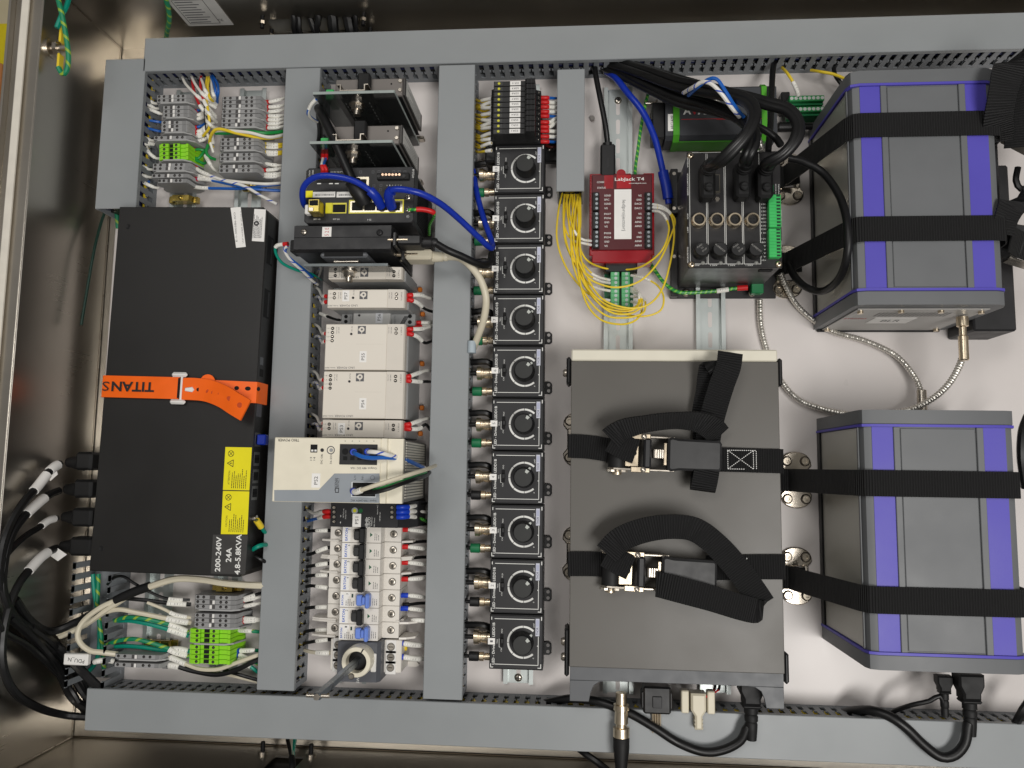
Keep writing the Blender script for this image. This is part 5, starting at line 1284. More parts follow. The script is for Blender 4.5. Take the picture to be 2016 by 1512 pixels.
# pale insulating fins between some breakers
for i, (k, xa, xb) in enumerate(((0, -53, 54), (1, -53, 54), (1.12, -54, 53), (2, -54, 53), (4.95, -61, 46), (5.05, -61, 62), (6.0, -61, 60))):
    y = yb0 + (yb1 - yb0) * k / 6 - 8.8
    f = thing('phase_fin', f'thin pale insulating fin between the breakers, {ORD[i] if i else "first"} down', 'fin', (xm, y, 0), 0, 'insulating fins of the breakers')
    MB().prism([(xa, 20), (xa, 44), (xa + 10, 49), (-31, 52), (-31, 20)], -1.1, 1.1, 'y').build('wing', BRKW, f, smooth=0)
    MB().prism([(43, 20), (43, 52), (xb - 9, 50), (xb, 42), (xb, 20)], -1.1, 1.1, 'y').build('wing', BRKW, f, smooth=0)
for i in range(8):
    y = 95 + i * 82 + (0 if i < 4 else 40)
    v0 = (90, 225, 350, 440, 540, 690, 870, 945)[i]; v1 = (100, 280, 375, 450, 530, 700, 880, 970)[i]
    wire(f'black marked wire from the duct into the breakers, {ORD[i] if i else "first"} down', [(*Z5(235, v1 + 10), 14), (*Z5(290, v1), 26), (*Z5(350, (v0 + v1) / 2 + 2), 36), (*Z5(420, v0 + 6), 36), (*Z5(470, v0 + 10), 30)], 2.0, JBLACK, e=[('-', 9), ('sl', 14)], group='feed wires of the breakers')
wire('beige marked wire from the duct into the rotary disconnect', [(*Z5(240, 1035), 20), (*Z5(300, 1050), 30), (*Z5(380, 1055), 38), (*Z5(470, 1055), 36)], 2.3, JIVORY, e=[('-', 6), ('sl', 16)])
for i, (v, k) in enumerate(((90, 'fr'), (225, 'fr'), (348, 'fr'), (478, 'fr'), (605, 'fb'), (708, 'fb'), (800, None))):
    u = 985 + (i == 6) * 90
    wire(f'white marked wire from the breakers into the right duct, {ORD[i] if i else "first"} down', [(*Z5(u, v), 40), (*Z5(u + 60, v), 42), (*Z5(u + 130, v + 6 - 10 * (i == 3)), 36), (*Z5(u + 210, v + 18 - 30 * (i == 3)), 20), (*Z5(u + 240, v + 20 - 30 * (i == 3)), 12)], 1.9, JWHITE, s=([(k, 10)] if k else []) + [('-', 2), ('sl', 20)], group='load wires of the breakers')
    if i < 4 or i == 5: wire(f'black wire with dark ferrule behind the load wires of the breakers, {ORD[i] if i else "first"} down', [(*Z5(995, v - 28), 30), (*Z5(1050, v - 30), 30), (*Z5(1130, v - 40), 22), (*Z5(1210, v - 44), 10)], 1.9, JBLACK, s=[('fk', 9)], group='second load wires of the breakers')

# ---- rotary disconnect with shaft
x0, x1, y0, y1 = rect(*Z5(500, 965), *Z5(820, 1290), 72)
t = thing('rotary_disconnect', 'dark grey rotary disconnect with cream collar and long square steel shaft', 'switch', (x0, y0, 0))
w, h = x1 - x0, y1 - y0
MB().prism([(0, 6), (0, 72), (w * .93, 72), (w, 66), (w, 6)], 0, h, 'y', .8).build('body', DISCG, t, smooth=.3)
MB().box(-15, -.05, 6, h - 2, 6, 50, .8).build('terminal_block', BRKW, t); MB().box(w + .05, w + 20, 6, h - 1, 6, 52, .8).build('terminal_block', BRKW, t)
for i in range(3):
    y = 12 + i * (h - 18) / 2.2
    for x, z in ((-6, 50.02), (w + 8, 52.02)):
        MB().box(x - 6, x + 6, y - 7.5, y + 7.5, z, z + 1.2, .5).build('terminal_cover', WHITE, t); MB().cyl(x, y, z + 1.2, 4.6, .2, seg=16).build('screw_well', mat('well_grey', (120, 116, 110), .5), t, smooth=0); MB().cyl(x, y, z + 1.4, 3.4, .5, seg=14, b=.2).build('clamp_screw', CHROME, t)
        MB().box(x - 2.4, x + 2.4, y - .4, y + .4, z + 1.92, z + 2.1).build('drive', HOLE, t, smooth=0)
MB().prism([(w + 20, h * .1), (w + 30, h * .1), (w + 34, h * .16), (w + 30, h * .24), (w + 20, h * .24)], 10, 14).build('rail_hook', BRKW, t)
q = loc_of(t, *Z5(640, 1130), 90); cx, cy = q.x, q.y
MB().lathe([(16.6, 0), (16.6, 16), (15.8, 18), (11.6, 18), (10.8, 15), (10.8, 8)], (cx, cy, 72), 'z', 40, False).build('collar', CREAM, t)
MB().cyl(cx, cy, 72.1, 11, 8, seg=32).build('hub', BLACKM, t)
a = math.radians(62)
MB().prism([(cx + 11.6 * math.cos(a) - .8, cy + 11.6 * math.sin(a)), (cx + 11.6 * math.cos(a) + .8, cy + 11.6 * math.sin(a)), (cx + 16.2 * math.cos(a) + .8, cy + 16.2 * math.sin(a)), (cx + 16.2 * math.cos(a) - .8, cy + 16.2 * math.sin(a))], 90.02, 90.3).build('index_mark', INK, t, smooth=0)
MB().box(cx - 3.2, cx + 3.2, cy - 3.2, cy + 3.2, 80, 222, .6).build('shaft', mat('shaft_steel', (128, 136, 144), .3, .9), t)
MB().cyl(cx - 11, cy, 219, 1.9, 22, 'x', 12).build('cross_pin', CHROME, t); MB().cyl(cx, cy, 222, 2.9, 2, seg=12).build('shaft_tip', CHROME, t)
q = loc_of(t, *Z5(605, 1238), 90); MB().cyl(q.x, q.y, 86, 3.4, 6, seg=14, b=1).build('grub_screw', CHROME, t)
q = loc_of(t, *Z5(778, 1132), 73); MB().box(q.x - 3, q.x + 3, q.y - 10, q.y + 10, 72.02, 74.5, .8).build('lock_tab', WHITE, t)
text('SW', *loc_of(t, *Z5(655, 1270), 72.3), 6, 3, INKW, t, 90); text('I ON', *loc_of(t, *Z5(770, 1000), 72.3), 7, 2, INKG, t, 0)
for i, v in enumerate((975, 1082)):
    wire(f'{("upper", "lower")[i]} white wire with blue ferrule leaving the rotary disconnect', [(*Z5(940, v), 44), (*Z5(1000, v + 4), 46), (*Z5(1080, v + 16), 40), (*Z5(1165, v + 22), 24), (*Z5(1200, v + 24), 14)], 2.3, JWHITE, s=[('fb', 11), ('-', 1), ('sl', 24)])
tag(MB().box(-8, 6, -4, 4, 0, 5, 1).build('yellow_ferrule_tag', JYEL, None, W(*Z5(1005, 1005), 30)), 'small yellow tag beside the upper wire of the rotary disconnect', 'tag')
# ================================================================ slim relays
ZR = zf(900, 120, .2381)
ya, yb = W(*ZR(420, 187), 78).y, W(*ZR(420, 582), 78).y
xr0 = W(*ZR(300, 400), 78).x; xr1 = W(*ZR(560, 400), 78).x; xr2 = W(*ZR(642, 400), 84).x; xr3 = W(*ZR(692, 400), 52).x; xr_1 = W(*ZR(280, 400), 60).x
def relay(label):
    t = thing('slim_relay', label, 'relay', (xr0, 0, 0), 0, 'row of slim black relays')
    T = 2.95; x1, x2, x3, xm1 = xr1 - xr0, xr2 - xr0, xr3 - xr0, xr_1 - xr0
    MB().prism([(xm1, 8), (xm1, 58), (0, 60), (0, 78), (x1, 78), (x1, 62), (x3, 52), (x3, 8)], -T, T, 'y', .3).build('base', BLACK, t, smooth=.3)
    MB().prism([(x1 + .1, 54), (x1 + .1, 82), (x1 + 2, 84), (x2, 84), (x2, 50)], -T, T, 'y', .4).build('plug_module', BLACKM, t, smooth=.3)
    for k in range(3): MB().box(x1 + 3 + k * 4.2, x1 + 3.8 + k * 4.2, -T + .2, T - .2, 84.02, 84.6).build('rib', GRAPH, t, smooth=0)
    MB().box(1.2, x1 * .28, -2.2, 2.2, 78.02, 78.2).build('lamp_field', mat('relay_grey', (60, 60, 60), .5), t, smooth=0)
    MB().cyl(6.2, 0, 78.2, 1.6, .7, seg=12, b=.2).build('lamp', YLED, t)
    MB().box(x1 * .52, x1 * .86, -2.6, 2.6, 78.02, 79, .2).build('marker', PAPER, t)
    MB().cyl(x3 - 4, 0, 53.2, 1.9, .3, seg=10).build('clamp_screw', CHROME, t, smooth=0)
    MB().cyl(xm1 + 1.5, 0, 59.2, 1.3, .2, seg=8).build('wire_entry', HOLE, t, smooth=0)
    return t
rl = relay('topmost slim black relay under the top duct')
for i in range(10):
    y = ya + (yb - ya) * i / 9
    t = rl if i == 0 else clone(rl, (xr0, y, 0), None, f'{pos(i, 10)} slim black relay in the row of ten', skip=('tag_text',))
    t.location = (xr0 * S, y * S, 0)
    text(f'SSR{10 - i}', (xr1 - xr0) * .69, random.uniform(-.3, .3), 79.15, (xr1 - xr0) * .22, 2.2, INKG, t, 180, 'tag_text')
re_ = thing('relay_end_clamp', 'black end clamp with screw under the slim relays', 'clamp', W(*ZR(285, 740), 40))
MB().box(-8, 14, -14, 12, -36, 0, 2).build('body', BLACK, re_); screw(re_, -2, 6, 0, 3, BLACK)
re2 = thing('relay_end_clamp', 'black end clamp beside the narrow duct under the slim relays', 'clamp', W(*ZR(762, 755), 14))
MB().box(-11, 11, -12, 14, -10, 0, 2).build('body', BLACK, re2); screw(re2, 0, 4, 0, 2.6, CHROME)
for i in range(11):
    v0 = (312, 345, 385, 435, 490, 515, 550, 600, 645, 680, 740)[i]; v1 = (330, 378, 385, 447, 480, 545, 560, 632, 655, 715, 752)[i]
    wire(f'yellow wire with white end sleeve left of the relays, {ORD[i] if i else "first"} down', [(*ZR(285, v0), 56), (*ZR(262, v0 + 2), 54), (*ZR(215, (v0 + v1) / 2 + 3), 46), (*ZR(180, v1 + 2), 34), (*ZR(150, v1 - 8), 20)], 1.5, JYEL, s=[('fw', 4), ('sl', 15 if i < 10 else 5)], group='control wires left of the relays')
    if i < 10: wire(f'thin yellow wire crossing behind the relay leads, {ORD[i] if i else "first"} down', [(*ZR(270, v0 + 16), 34), (*ZR(225, v0 + 32), 32), (*ZR(185, v0 + 20), 28), (*ZR(155, v0 + 4), 18)], 1.3, JYEL, group='thin yellow wires behind the relay leads')
for i in range(10):
    v0 = (305, 342, 380, 420, 456, 507, 545, 580, 625, 667)[i]; k = 'bwwwbwwwwb'[i] if i != 0 else 'b'
    m, c = (JBLUE, 'blue') if k == 'b' else (JWHITE, 'white')
    v1 = v0 + (-8 if i in (5, 6) else 4)
    wire(f'{c} wire with red ferrule right of the relays, {ORD[i] if i else "first"} down', [(*ZR(694, v0), 46), (*ZR(735, v0), 46), (*ZR(770, v0 + (v1 - v0) * .3), 42), (*ZR(815, v1 - (25 if i in (5, 6) else 0)), 34), (*ZR(850, v1 - (30 if i in (5, 6) else 0)), 20)], 1.7, m, s=[('fr', 9), ('-', 2)] + ([('sl', 18)] if k == 'w' else []), group='load wires right of the relays')
wire('brown wire low beside the relay end clamp', [(*ZR(735, 700), 20), (*ZR(780, 712), 24), (*ZR(830, 700), 20), (*ZR(850, 690), 14)], 1.6, mat('brown_jacket', (96, 34, 26), .45))

# ================================================================ ten knob drivers
ZK = zf(930, 280, .13223)
DZ = 45
c10 = W(*ZK(700, 395), DZ); c1 = W(*zf(920, 1090, .1653)(582, 1055), DZ)
KK = 61.3 / 750
def kl(x, y): return (x - 700) * KK, (395 - y) * KK
def driver(label):
    t = thing('knob_driver', label, 'driver', (0, 0, 0), 0, 'column of ten black knob drivers')
    MB().box(-30.4, 30.4, -30.4, 30.4, 8, DZ - 1.2, .6).build('case', BLACK, t)
    MB().box(-29.2, 29.4, -29.2, 29.2, DZ - 1.15, DZ, .4).build('face_plate', GRAPH, t)
    z = DZ + .02
    b = MB()
    for x0, y0, x1, y1 in ((395, 80, 950, 88), (1002, 310, 1010, 690), (410, 692, 1010, 700), (1042, 45, 1054, 95), (350, 60, 360, 100), (345, 690, 355, 740), (345, 732, 385, 742), (1000, 728, 1048, 738), (1038, 680, 1048, 730), (990, 432, 1004, 444)):
        p, q = kl(x0, y1), kl(x1, y0); b.box(p[0], q[0], p[1], q[1], z, z + .15)
    b.build('frame_line', INKW, t, smooth=0)
    text('LED - Driver — LEDD1B', *kl(385, 420), z + .1, 46, 2.9, INKW, t, 90, bold=.016)
    for s_, x, y, L in (('MOD', 500, 248, 4.6), ('TRIG', 437, 392, 4.6), ('CW', 495, 500, 4.2), ('LIMIT', 945, 160, 4.6)): text(s_, *kl(x, y), z + .1, L, 1.5, INKW, t, 90)
    text('0', *kl(940, 604), z + .1, 1.2, 1.5, INKW, t, 90)
    p = kl(500, 378); MB().box(p[0] - 2, p[0] + 2, p[1] - 7.2, p[1] + 7.2, z, z + .2).build('switch_slot', HOLE, t, smooth=0)
    MB().box(p[0] - 1.2, p[0] + 2.4, p[1] - 2.6, p[1] + 2.6, z + .2, z + 3.2, .4).build('slide_switch', BLACK, t)
    b = MB(); b.box(p[0] - 3.2, p[0] - 2.8, p[1] - 7, p[1] + 2, z, z + .15).box(p[0] - 3.2, p[0] - 1, p[1] - 7.4, p[1] - 7.0, z, z + .15); b.build('index_line', INKW, t, smooth=0)
    cx, cy = kl(795, 392); R = 16.9
    tk = [46, 90, 137, 182, 227, 272, 312]
    for i in range(len(tk) - 1):
        a0, a1 = math.radians(tk[i] + 1), math.radians(tk[i + 1] - 1)
        ring = [(cx + (R + 1.15) * math.cos(a0 + (a1 - a0) * k / 8), cy + (R + 1.15) * math.sin(a0 + (a1 - a0) * k / 8)) for k in range(9)] + [(cx + (R - 1.0) * math.cos(a1 - (a1 - a0) * k / 8), cy + (R - 1.0) * math.sin(a1 - (a1 - a0) * k / 8)) for k in range(9)]
        MB().prism(ring, z, z + .15).build('dial_arc', INKW, t, smooth=0)
    kn = MB().lathe([(12.2, 0), (12.2, 3), (11.2, 4.2), (10.9, 16), (10.2, 17)], (cx, cy, DZ + .1), 'z', 36).build('knob', mat('knob_rubber', (20, 20, 21), .5, var=.08), t)
    MB().cyl(cx, cy, DZ + 17.12, 9.6, .15, seg=36).build('knob_cap', mat('knob_cap_grey', (40, 41, 40), .55, var=.06), t, smooth=0)
    p, q = kl(965, 305), kl(1020, 70)
    MB().box(p[0], q[0], p[1], q[1], z, z + .3, .25).build('name_label', SILV, t); text('THOR', (p[0] + q[0]) / 2 - .1, p[1] + 5.4, z + .45, 8.6, 2.7, mat('navy_ink', (52, 58, 92), .5, var=0), t, 90)
    MB().box(p[0] + .6, q[0] - .6, p[1] + 10.6, q[1] - 1.5, z + .32, z + .42).build('name_glare', mat('glare_faded_print', (186, 190, 214), .3), t, smooth=0)  # faint lettering under glare, both painted as one pale patch
    tb = W(*ZK(1138, 745), 3) - c10
    b = MB(); pr = [(28, tb.y - 7.5), (tb.x + 2, tb.y - 7.5), (tb.x + 4.6, tb.y - 5), (tb.x + 4.6, tb.y + 5), (tb.x + 2, tb.y + 7.5), (28, tb.y + 7.5)]
    MB().prism(pr, .3, 3.6, b=.5).build('mounting_ear', BLACK, t)
    for s_ in (-3.6, 3.6): MB().cyl(tb.x + .4, tb.y + s_, 3.62, 2.0, .15, seg=12).build('ear_hole', mat('hole_panel', (170, 166, 164), .5), t, smooth=0)
    return t
WORDN = ['one', 'two', 'three', 'four', 'five', 'six', 'seven', 'eight', 'nine', 'ten']
kd = driver('topmost knob driver, tagged ten, right under the slim relays')
green = {10, 9, 8, 7, 6, 5, 3}
bz = 24
for i in range(10):
    n = 10 - i
    cy = c10.y + (c1.y - c10.y) * i / 9; cx = c10.x + (c1.x - c10.x) * i / 9
    lab = f'knob driver tagged {WORDN[n - 1]}, {("topmost", "second from the top", "third from the top", "fourth from the top", "fifth from the top", "fifth from the bottom", "fourth from the bottom", "third from the bottom", "second from the bottom", "lowest")[i]} of the column'
    t = kd if i == 0 else clone(kd, (cx, cy, 0), None, lab, skip=('tag_label', 'tag_number', 'pointer'))
    t['label'] = lab
    t.location = (cx * S, cy * S, 0)
    a = math.radians({10: 57, 9: 52, 8: 50, 7: 47, 6: 50, 5: 55, 4: 58, 3: 52, 2: 46, 1: 42}[n]); kx, ky = kl(795, 392)
    co, si = math.cos(a), math.sin(a)
    def rp(r, d): return (kx + r * co - d * si, ky + r * si + d * co)
    MB().prism([rp(6.2, -1.5), rp(9.8, -2.2), rp(9.8, 2.2), rp(6.2, 1.5)], DZ + 17.2, DZ + 17.5).build('pointer', mat('pointer_white', (190, 194, 188), .5), t, smooth=0)
    MB().prism([rp(11.4, -1.6), rp(13.6, -.9), rp(13.6, .9), rp(11.4, 1.6)], DZ + .2, DZ + 4).build('pointer', mat('pointer_white', (190, 194, 188), .5), t, smooth=0)
    dx = random.uniform(-.6, .6); p, q = kl(312, 430), kl(410, 345)
    decal('tag_label', PAPER, t, p[0] + dx, q[0] + dx, p[1] + dx, q[1] + dx, DZ + .25); text(str(n), (p[0] + q[0]) / 2 + dx, (p[1] + q[1]) / 2 + dx, DZ + .6, 2.2 if n < 10 else 4, 3.2, INKG, t, 90, 'tag_number')
    pn_ = lab.split(',')[0]
    # coax plug
    x0 = -30.4
    yb_ = (W(*ZK(200, 495), bz) - c10).y
    t2 = thing('coax_plug', f'nickel coax plug in the side of the {pn_}', 'plug', (cx + x0, cy + yb_, 0), 0, 'coax plugs of the knob drivers')
    MB().lathe([(6.2, 0), (6.2, -4), (7.2, -4.4), (6.6, -7), (6.6, -10), (5.8, -10.4), (5.8, -12), (6.9, -12.4), (6.9, -14.5), (8.4, -15), (8.4, -20), (6.4, -20.5), (3, -21)], (0, 0, bz), 'x', 18).build('shell', NICKEL, t2)
    MB().cyl(-20.5, 0, bz, 2.8, -10, 'x', 10).build('cord', JBLACK, t2)
    for s_ in (-1, 1): MB().cyl(-8.6, 0, bz + s_ * 5.5, 1.3, s_ * 1.6, 'z', 8).build('bayonet_stud', NICKEL, t2)
    yt_ = (W(*ZK(200, 750), bz) - c10).y
    isg = n in green
    t3 = thing('trigger_plug', f'small gold plug with {"green" if isg else "black"} boot in the side of the {pn_}', 'plug', (cx + x0, cy + yt_, 0), 0, 'boot plugs of the knob drivers')
    MB().lathe([(4.2, 0), (4.2, -7.2), (3.2, -7.4), (3.2, -8), (5.2, -8.4), (5.2, -13.4), (4.2, -14)], (0, 0, bz), 'x', 16).build('nut', NICKEL, t3)
    MB().lathe([(4.2, 0), (5.6, -.8), (5.6, -11), (5, -11.6)], (-14, 0, bz), 'x', 14).build('boot', GREENP if isg else BLACK, t3)
    MB().cyl(-25.6, 0, bz, 2.2, -7, 'x', 10).build('cord', JBLACK, t3)
    yc_ = (W(*ZK(200, 335), bz) - c10).y
    t4 = wire(f'short black supply cable looping into the {pn_}', [(cx + x0 + 1, cy + yc_ - 9, 10), (cx + x0 - 3, cy + yc_ - 3, 22), (cx + x0 - 9, cy + yc_, 27), (cx + x0 - 20, cy + yc_, 25), (cx + x0 - 32, cy + yc_ - 1, 22)], 4.0, JBLACK, cat='cable', name='supply_cable', group='supply cables of the knob drivers', px=False)
# ================================================================ red data logger
ZL = zf(1080, 120, .37037)
x0, x1, y0, y1 = rect(1161, 341, 1289, 516, 33)
lj = thing('data_logger', 'translucent red data logger with white sticker and black screw terminals', 'data logger', (x0, y0, 0))
w, h = x1 - x0, y1 - y0
def J(x, y, z=33): return loc_of(lj, *ZL(x, y), z)
MB().prism([(0, 9), (3, 9), (3, 0), (w - 3, 0), (w - 3, 9), (w, 9), (w, h), (w - 12, h), (w - 14, h - 2), (w - 26, h - 2), (w - 28, h), (0, h)], 9, 31, b=1).build('case', REDT, lj)
MB().box(8, w - 8, 14, h - 4, 10, 30.4).build('circuit_board', mat('red_board', (70, 10, 18), .5), lj, smooth=0)
a, c = J(232, 1000), J(552, 600); MB().box(2.5, w - 2.5, J(0, 1008).y, h - 2, 31.05, 33, .8).build('label_plate', REDD, lj)
MB().box(J(297, 0).x, J(345, 0).x, J(0, 683).y, h - 3, 33.02, 33.2).build('tinted_window', REDT, lj, smooth=0); MB().box(J(362, 0).x, J(437, 0).x, J(0, 683).y, h - 3, 33.02, 33.2).build('tinted_window', mat('bright_red_window', (168, 14, 26), .25, coat=.4), lj, smooth=0)
b = MB(); q = J(386, 598); b.cyl(q.x, q.y, 31, 5.5, 1.8, seg=20); b.build('boss', REDT, lj)
for side, xa, xb in ((0, 234, 268), (1, 512, 548)):
    for k, (va, vb) in enumerate(((705, 802), (808, 900), (905, 1000))):
        p, q = J(xa, vb), J(xb, va); blk = MB().box(p.x, q.x, p.y, q.y, 31.2, 38, .6).build('terminal', BLACK, lj)
        for i in range(4):
            yy = q.y - (i + .5) * (q.y - p.y) / 4; xx = p.x + (q.x - p.x) * (.62 if side == 0 else .5)
            MB().cyl(xx, yy, 38.02, 1.7, .25, seg=10).build('clamp_screw', mat('grey_screw', (150, 156, 160), .35, .7), blk, smooth=0)
            MB().box(p.x + (.4 if side == 0 else 0) - .35, p.x + 1.2, yy - 1, yy + 1, 33.5, 37).build('wire_entry', HOLE, blk, smooth=0)
for s_, x, y, L, H in (('LabJack T4', 430, 631, 35, 5.2), ('www.labjack.com', 473, 651, 21, 1.9), ('COMM', 276, 645, 8.6, 2.3), ('STATUS', 281, 675, 10, 2.3)):
    q = J(x, y); text(s_, q.x, q.y, 33.3, L, H, INKW, lj, bold=.012)
for i, s_ in enumerate(('SGND', 'SPC', 'SGND', 'VS', 'FIO7', 'FIO6', 'GND', 'VS', 'FIO5', 'FIO4', 'GND', 'VS')):
    y = (716, 738, 760, 784, 814, 836, 858, 881, 916, 938, 961, 984)[i]; L = len(s_) * 2.0; q = J(296, y); text(s_, q.x + L / 2, q.y, 33.3, L, 2.3, INKW, lj, bold=.01)
for i, s_ in enumerate(('VS', 'GND', 'DAC0', 'DAC1', 'VS', 'GND', 'AIN2', 'AIN3', 'VS', 'GND', 'AIN0', 'AIN1')):
    y = (716, 738, 759, 783, 813, 834, 856, 878, 914, 936, 958, 981)[i]; L = len(s_) * 2.0; q = J(494, y); text(s_, q.x - L / 2, q.y, 33.3, L, 2.3, INKW, lj, bold=.01)
p, q = J(349, 948), J(440, 683); MB().box(p.x, q.x, p.y, q.y, 33.25, 33.6).build('sticker', PAPER, lj, smooth=0)
text('ledprojectorj', (p.x + q.x) / 2 + .8, (p.y + q.y) / 2 - 1.5, 33.8, 38, 5.2, INKG, lj, -90)
# breakout board below it
x0, x1, y0, y1 = rect(1190, 534, 1247, 605, 14)
bo = thing('breakout_board', 'green breakout board with two screw terminal rows under the red logger', 'board', (x0, y0, 0))
w, h = x1 - x0, y1 - y0
def Bz(x, y, z): return loc_of(bo, *ZL(x, y), z)
MB().box(0, w, 0, h, 10, 12, .2).build('board', PCB, bo)
p, q = Bz(300, 1122, 24), Bz(472, 1062, 24); MB().box(p.x, q.x, p.y, q.y, 10, 24, 1).build('connector', BLACK, bo)
p, q = Bz(330, 1064, 24), Bz(450, 1048, 24); MB().box(p.x, q.x, p.y, q.y + 2, 14, 23).build('connector_shell', CHROME, bo, smooth=0)
for xx in (306, 460): q = Bz(xx, 1098, 24); MB().cyl(q.x, q.y + 3, 20, 3, -10, 'y', 6).build('hex_standoff', mat('dark_nickel', (120, 112, 104), .3, 1), bo)
for xa, xb in ((330, 376), (388, 432)):
    p, q = Bz(xa, 1305, 26), Bz(xb, 1120, 26); st_ = MB().box(p.x, q.x, p.y, q.y, 12.1, 26, .7).build('terminal_strip', mat('pale_green_terminal', (92, 172, 116), .45), bo)
    for i in range(8):
        yy = p.y + (i + .5) * (q.y - p.y) / 8; MB().cyl((p.x + q.x) / 2 + 1, yy, 26.02, 1.9, .3, seg=10).build('clamp_screw', mat('pale_screw', (176, 190, 184), .35, .6), st_, smooth=0); MB().box(p.x + 1, q.x - .5, yy + 2.15, yy + 2.5, 26.02, 26.15).build('groove', PCB, st_, smooth=0)
# yellow wires
yw = [([(75, 690), (52, 800), (45, 950), (90, 1090), (170, 1200), (240, 1255), (325, 1273)], (16, 44, 56, 56, 48, 38, 26), 'l'),
      ([(85, 690), (78, 820), (90, 960), (140, 1080), (210, 1180), (270, 1210), (325, 1222)], (16, 40, 50, 54, 48, 38, 26), 'l'),
      ([(95, 690), (100, 800), (120, 930), (160, 1040), (220, 1120), (270, 1150), (325, 1165)], (16, 36, 46, 50, 46, 38, 26), 'l'),
      ([(100, 690), (82, 860), (105, 1000), (155, 1090), (215, 1140), (275, 1170), (325, 1181)], (16, 40, 54, 58, 50, 40, 26), 'l'),
      ([(110, 690), (80, 830), (100, 920), (140, 960), (180, 968), (225, 978)], (16, 36, 46, 48, 46, 36), 'j'),
      ([(120, 690), (110, 790), (125, 870), (150, 925), (185, 950), (225, 957)], (16, 36, 48, 50, 46, 36), 'j'),
      ([(125, 690), (130, 880), (150, 1050), (190, 1190), (280, 1300), (380, 1330), (455, 1320), (490, 1270), (475, 1222), (440, 1207)], (16, 40, 52, 56, 56, 54, 54, 50, 40, 26), 'r'),
      ([(135, 690), (150, 900), (165, 1080), (220, 1230), (320, 1330), (420, 1345), (490, 1310), (490, 1250), (440, 1225)], (16, 44, 56, 60, 58, 56, 56, 46, 26), 'r'),
      ([(140, 690), (120, 900), (130, 1080), (200, 1250), (300, 1350), (410, 1365), (500, 1340), (515, 1285), (490, 1258), (440, 1252)], (16, 48, 60, 64, 60, 58, 56, 50, 40, 26), 'r'),
      ([(150, 690), (160, 860), (150, 1050), (190, 1260), (270, 1370), (380, 1400), (460, 1380), (495, 1330), (480, 1290), (440, 1280)], (16, 44, 60, 66, 64, 60, 56, 50, 40, 26), 'r'),
      ([(155, 690), (145, 900), (160, 1080), (240, 1240), (360, 1330), (490, 1358), (590, 1330), (612, 1260), (580, 1195), (510, 1155), (440, 1140)], (16, 40, 50, 52, 50, 50, 50, 50, 46, 40, 26), 'r'),
      ([(160, 690), (135, 850), (140, 1000), (200, 1140), (300, 1195), (400, 1200), (500, 1160), (590, 1060), (650, 930), (672, 850), (640, 800), (600, 772), (555, 762)], (16, 44, 58, 64, 66, 66, 64, 60, 56, 54, 50, 44, 36), 'd'),
      ([(165, 690), (165, 880), (180, 1080), (270, 1250), (400, 1310), (520, 1300), (600, 1220), (645, 1080), (668, 930), (655, 830), (615, 790), (555, 778)], (16, 46, 60, 66, 66, 64, 62, 60, 58, 54, 46, 36), 'd'),
      ([(168, 690), (170, 860), (160, 960), (200, 1055), (290, 1100), (400, 1110), (500, 1090), (600, 1010), (640, 900), (620, 830), (590, 803), (555, 797)], (16, 42, 50, 50, 26, 22, 40, 56, 56, 52, 46, 36), 'd'),
      ([(90, 690), (110, 880), (140, 1060), (200, 1200), (300, 1290), (400, 1320), (470, 1300), (478, 1240), (440, 1218)], (16, 46, 58, 62, 60, 58, 52, 44, 26), 'r')]
wh = {'l': ('left row of the green board', (1165, 1181, 1222, 1273)), 'j': ('left terminals of the red logger', (957, 978)),
      'r': ('right row of the green board', (1140, 1207, 1218, 1225, 1252, 1280)), 'd': ('right terminals of the red logger', (762, 778, 797))}
for pts, zs, k in yw:
    nm, ys = wh[k]
    wire(f'yellow wire ending {pos(ys.index(pts[-1][1]), len(ys))} in the {nm}', [(*ZL(x, y), z) for (x, y), z in zip(pts, zs)], 1.15, JYEL, e=[('fw', 7), ('-', 1), ('sl', 22)], group='thin yellow wires out of the narrow duct')
wire('black USB style cable plugged into the top of the red logger', [(*ZL(245, -5), 20), (*ZL(250, 70), 30), (*ZL(275, 200), 36), (*ZL(300, 330), 34), (*ZL(312, 430), 27), (*ZL(314, 500), 24)], 3.4, JBLACK, e=[('-', 2), ('bk', 13)], cat='cable', name='cable', seg=12)
pl_ = thing('cable_plug', 'black plug body entering the top of the red logger', 'plug', W(*ZL(314, 545), 24))
MB().box(-9, 9, -24, 22, -6, 8, 2).build('body', BLACK, pl_); MB().prism([(-1.2, -8), (1.2, -8), (1.2, 4), (-1.2, 4)], 8.02, 8.2).build('symbol', GRAPH, pl_, smooth=0)
wire('blue network cable running down to the side of the motion controller', [(*ZL(310, 60), 16), (*ZL(360, 95), 34), (*ZL(420, 170), 44), (*ZL(500, 270), 46), (*ZL(560, 400), 40), (*ZL(590, 510), 34), (*ZL(615, 620), 30), (*ZL(630, 690), 28), (*ZL(638, 760), 26)], 4.0, JETH, e=[('-', 6), ('bt', 34)], cat='network cable', name='network_cable', seg=12)
wire('green and yellow earth wire hanging from the top duct behind the red logger', [(*ZL(545, 130), 20), (*ZL(520, 210), 26), (*ZL(495, 330), 24), (*ZL(475, 470), 18), (*ZL(460, 600), 10), (*ZL(470, 760), 8)], 2.0, JGY2, cat='earth wire', name='earth_wire')
wire('green earth wire with white tag running to the foot of the motion controller', [(*ZL(540, 1075), 8), (*ZL(570, 1120), 14), (*ZL(620, 1185), 18), (*ZL(680, 1225), 20), (*ZL(750, 1232), 20), (1410, 573, 20), (1445, 568, 22), (1472, 566, 24)], 2.2, JGY2, e=[('fr', 12), ('-', 10), ('sl', 14)], cat='earth wire', name='earth_wire')
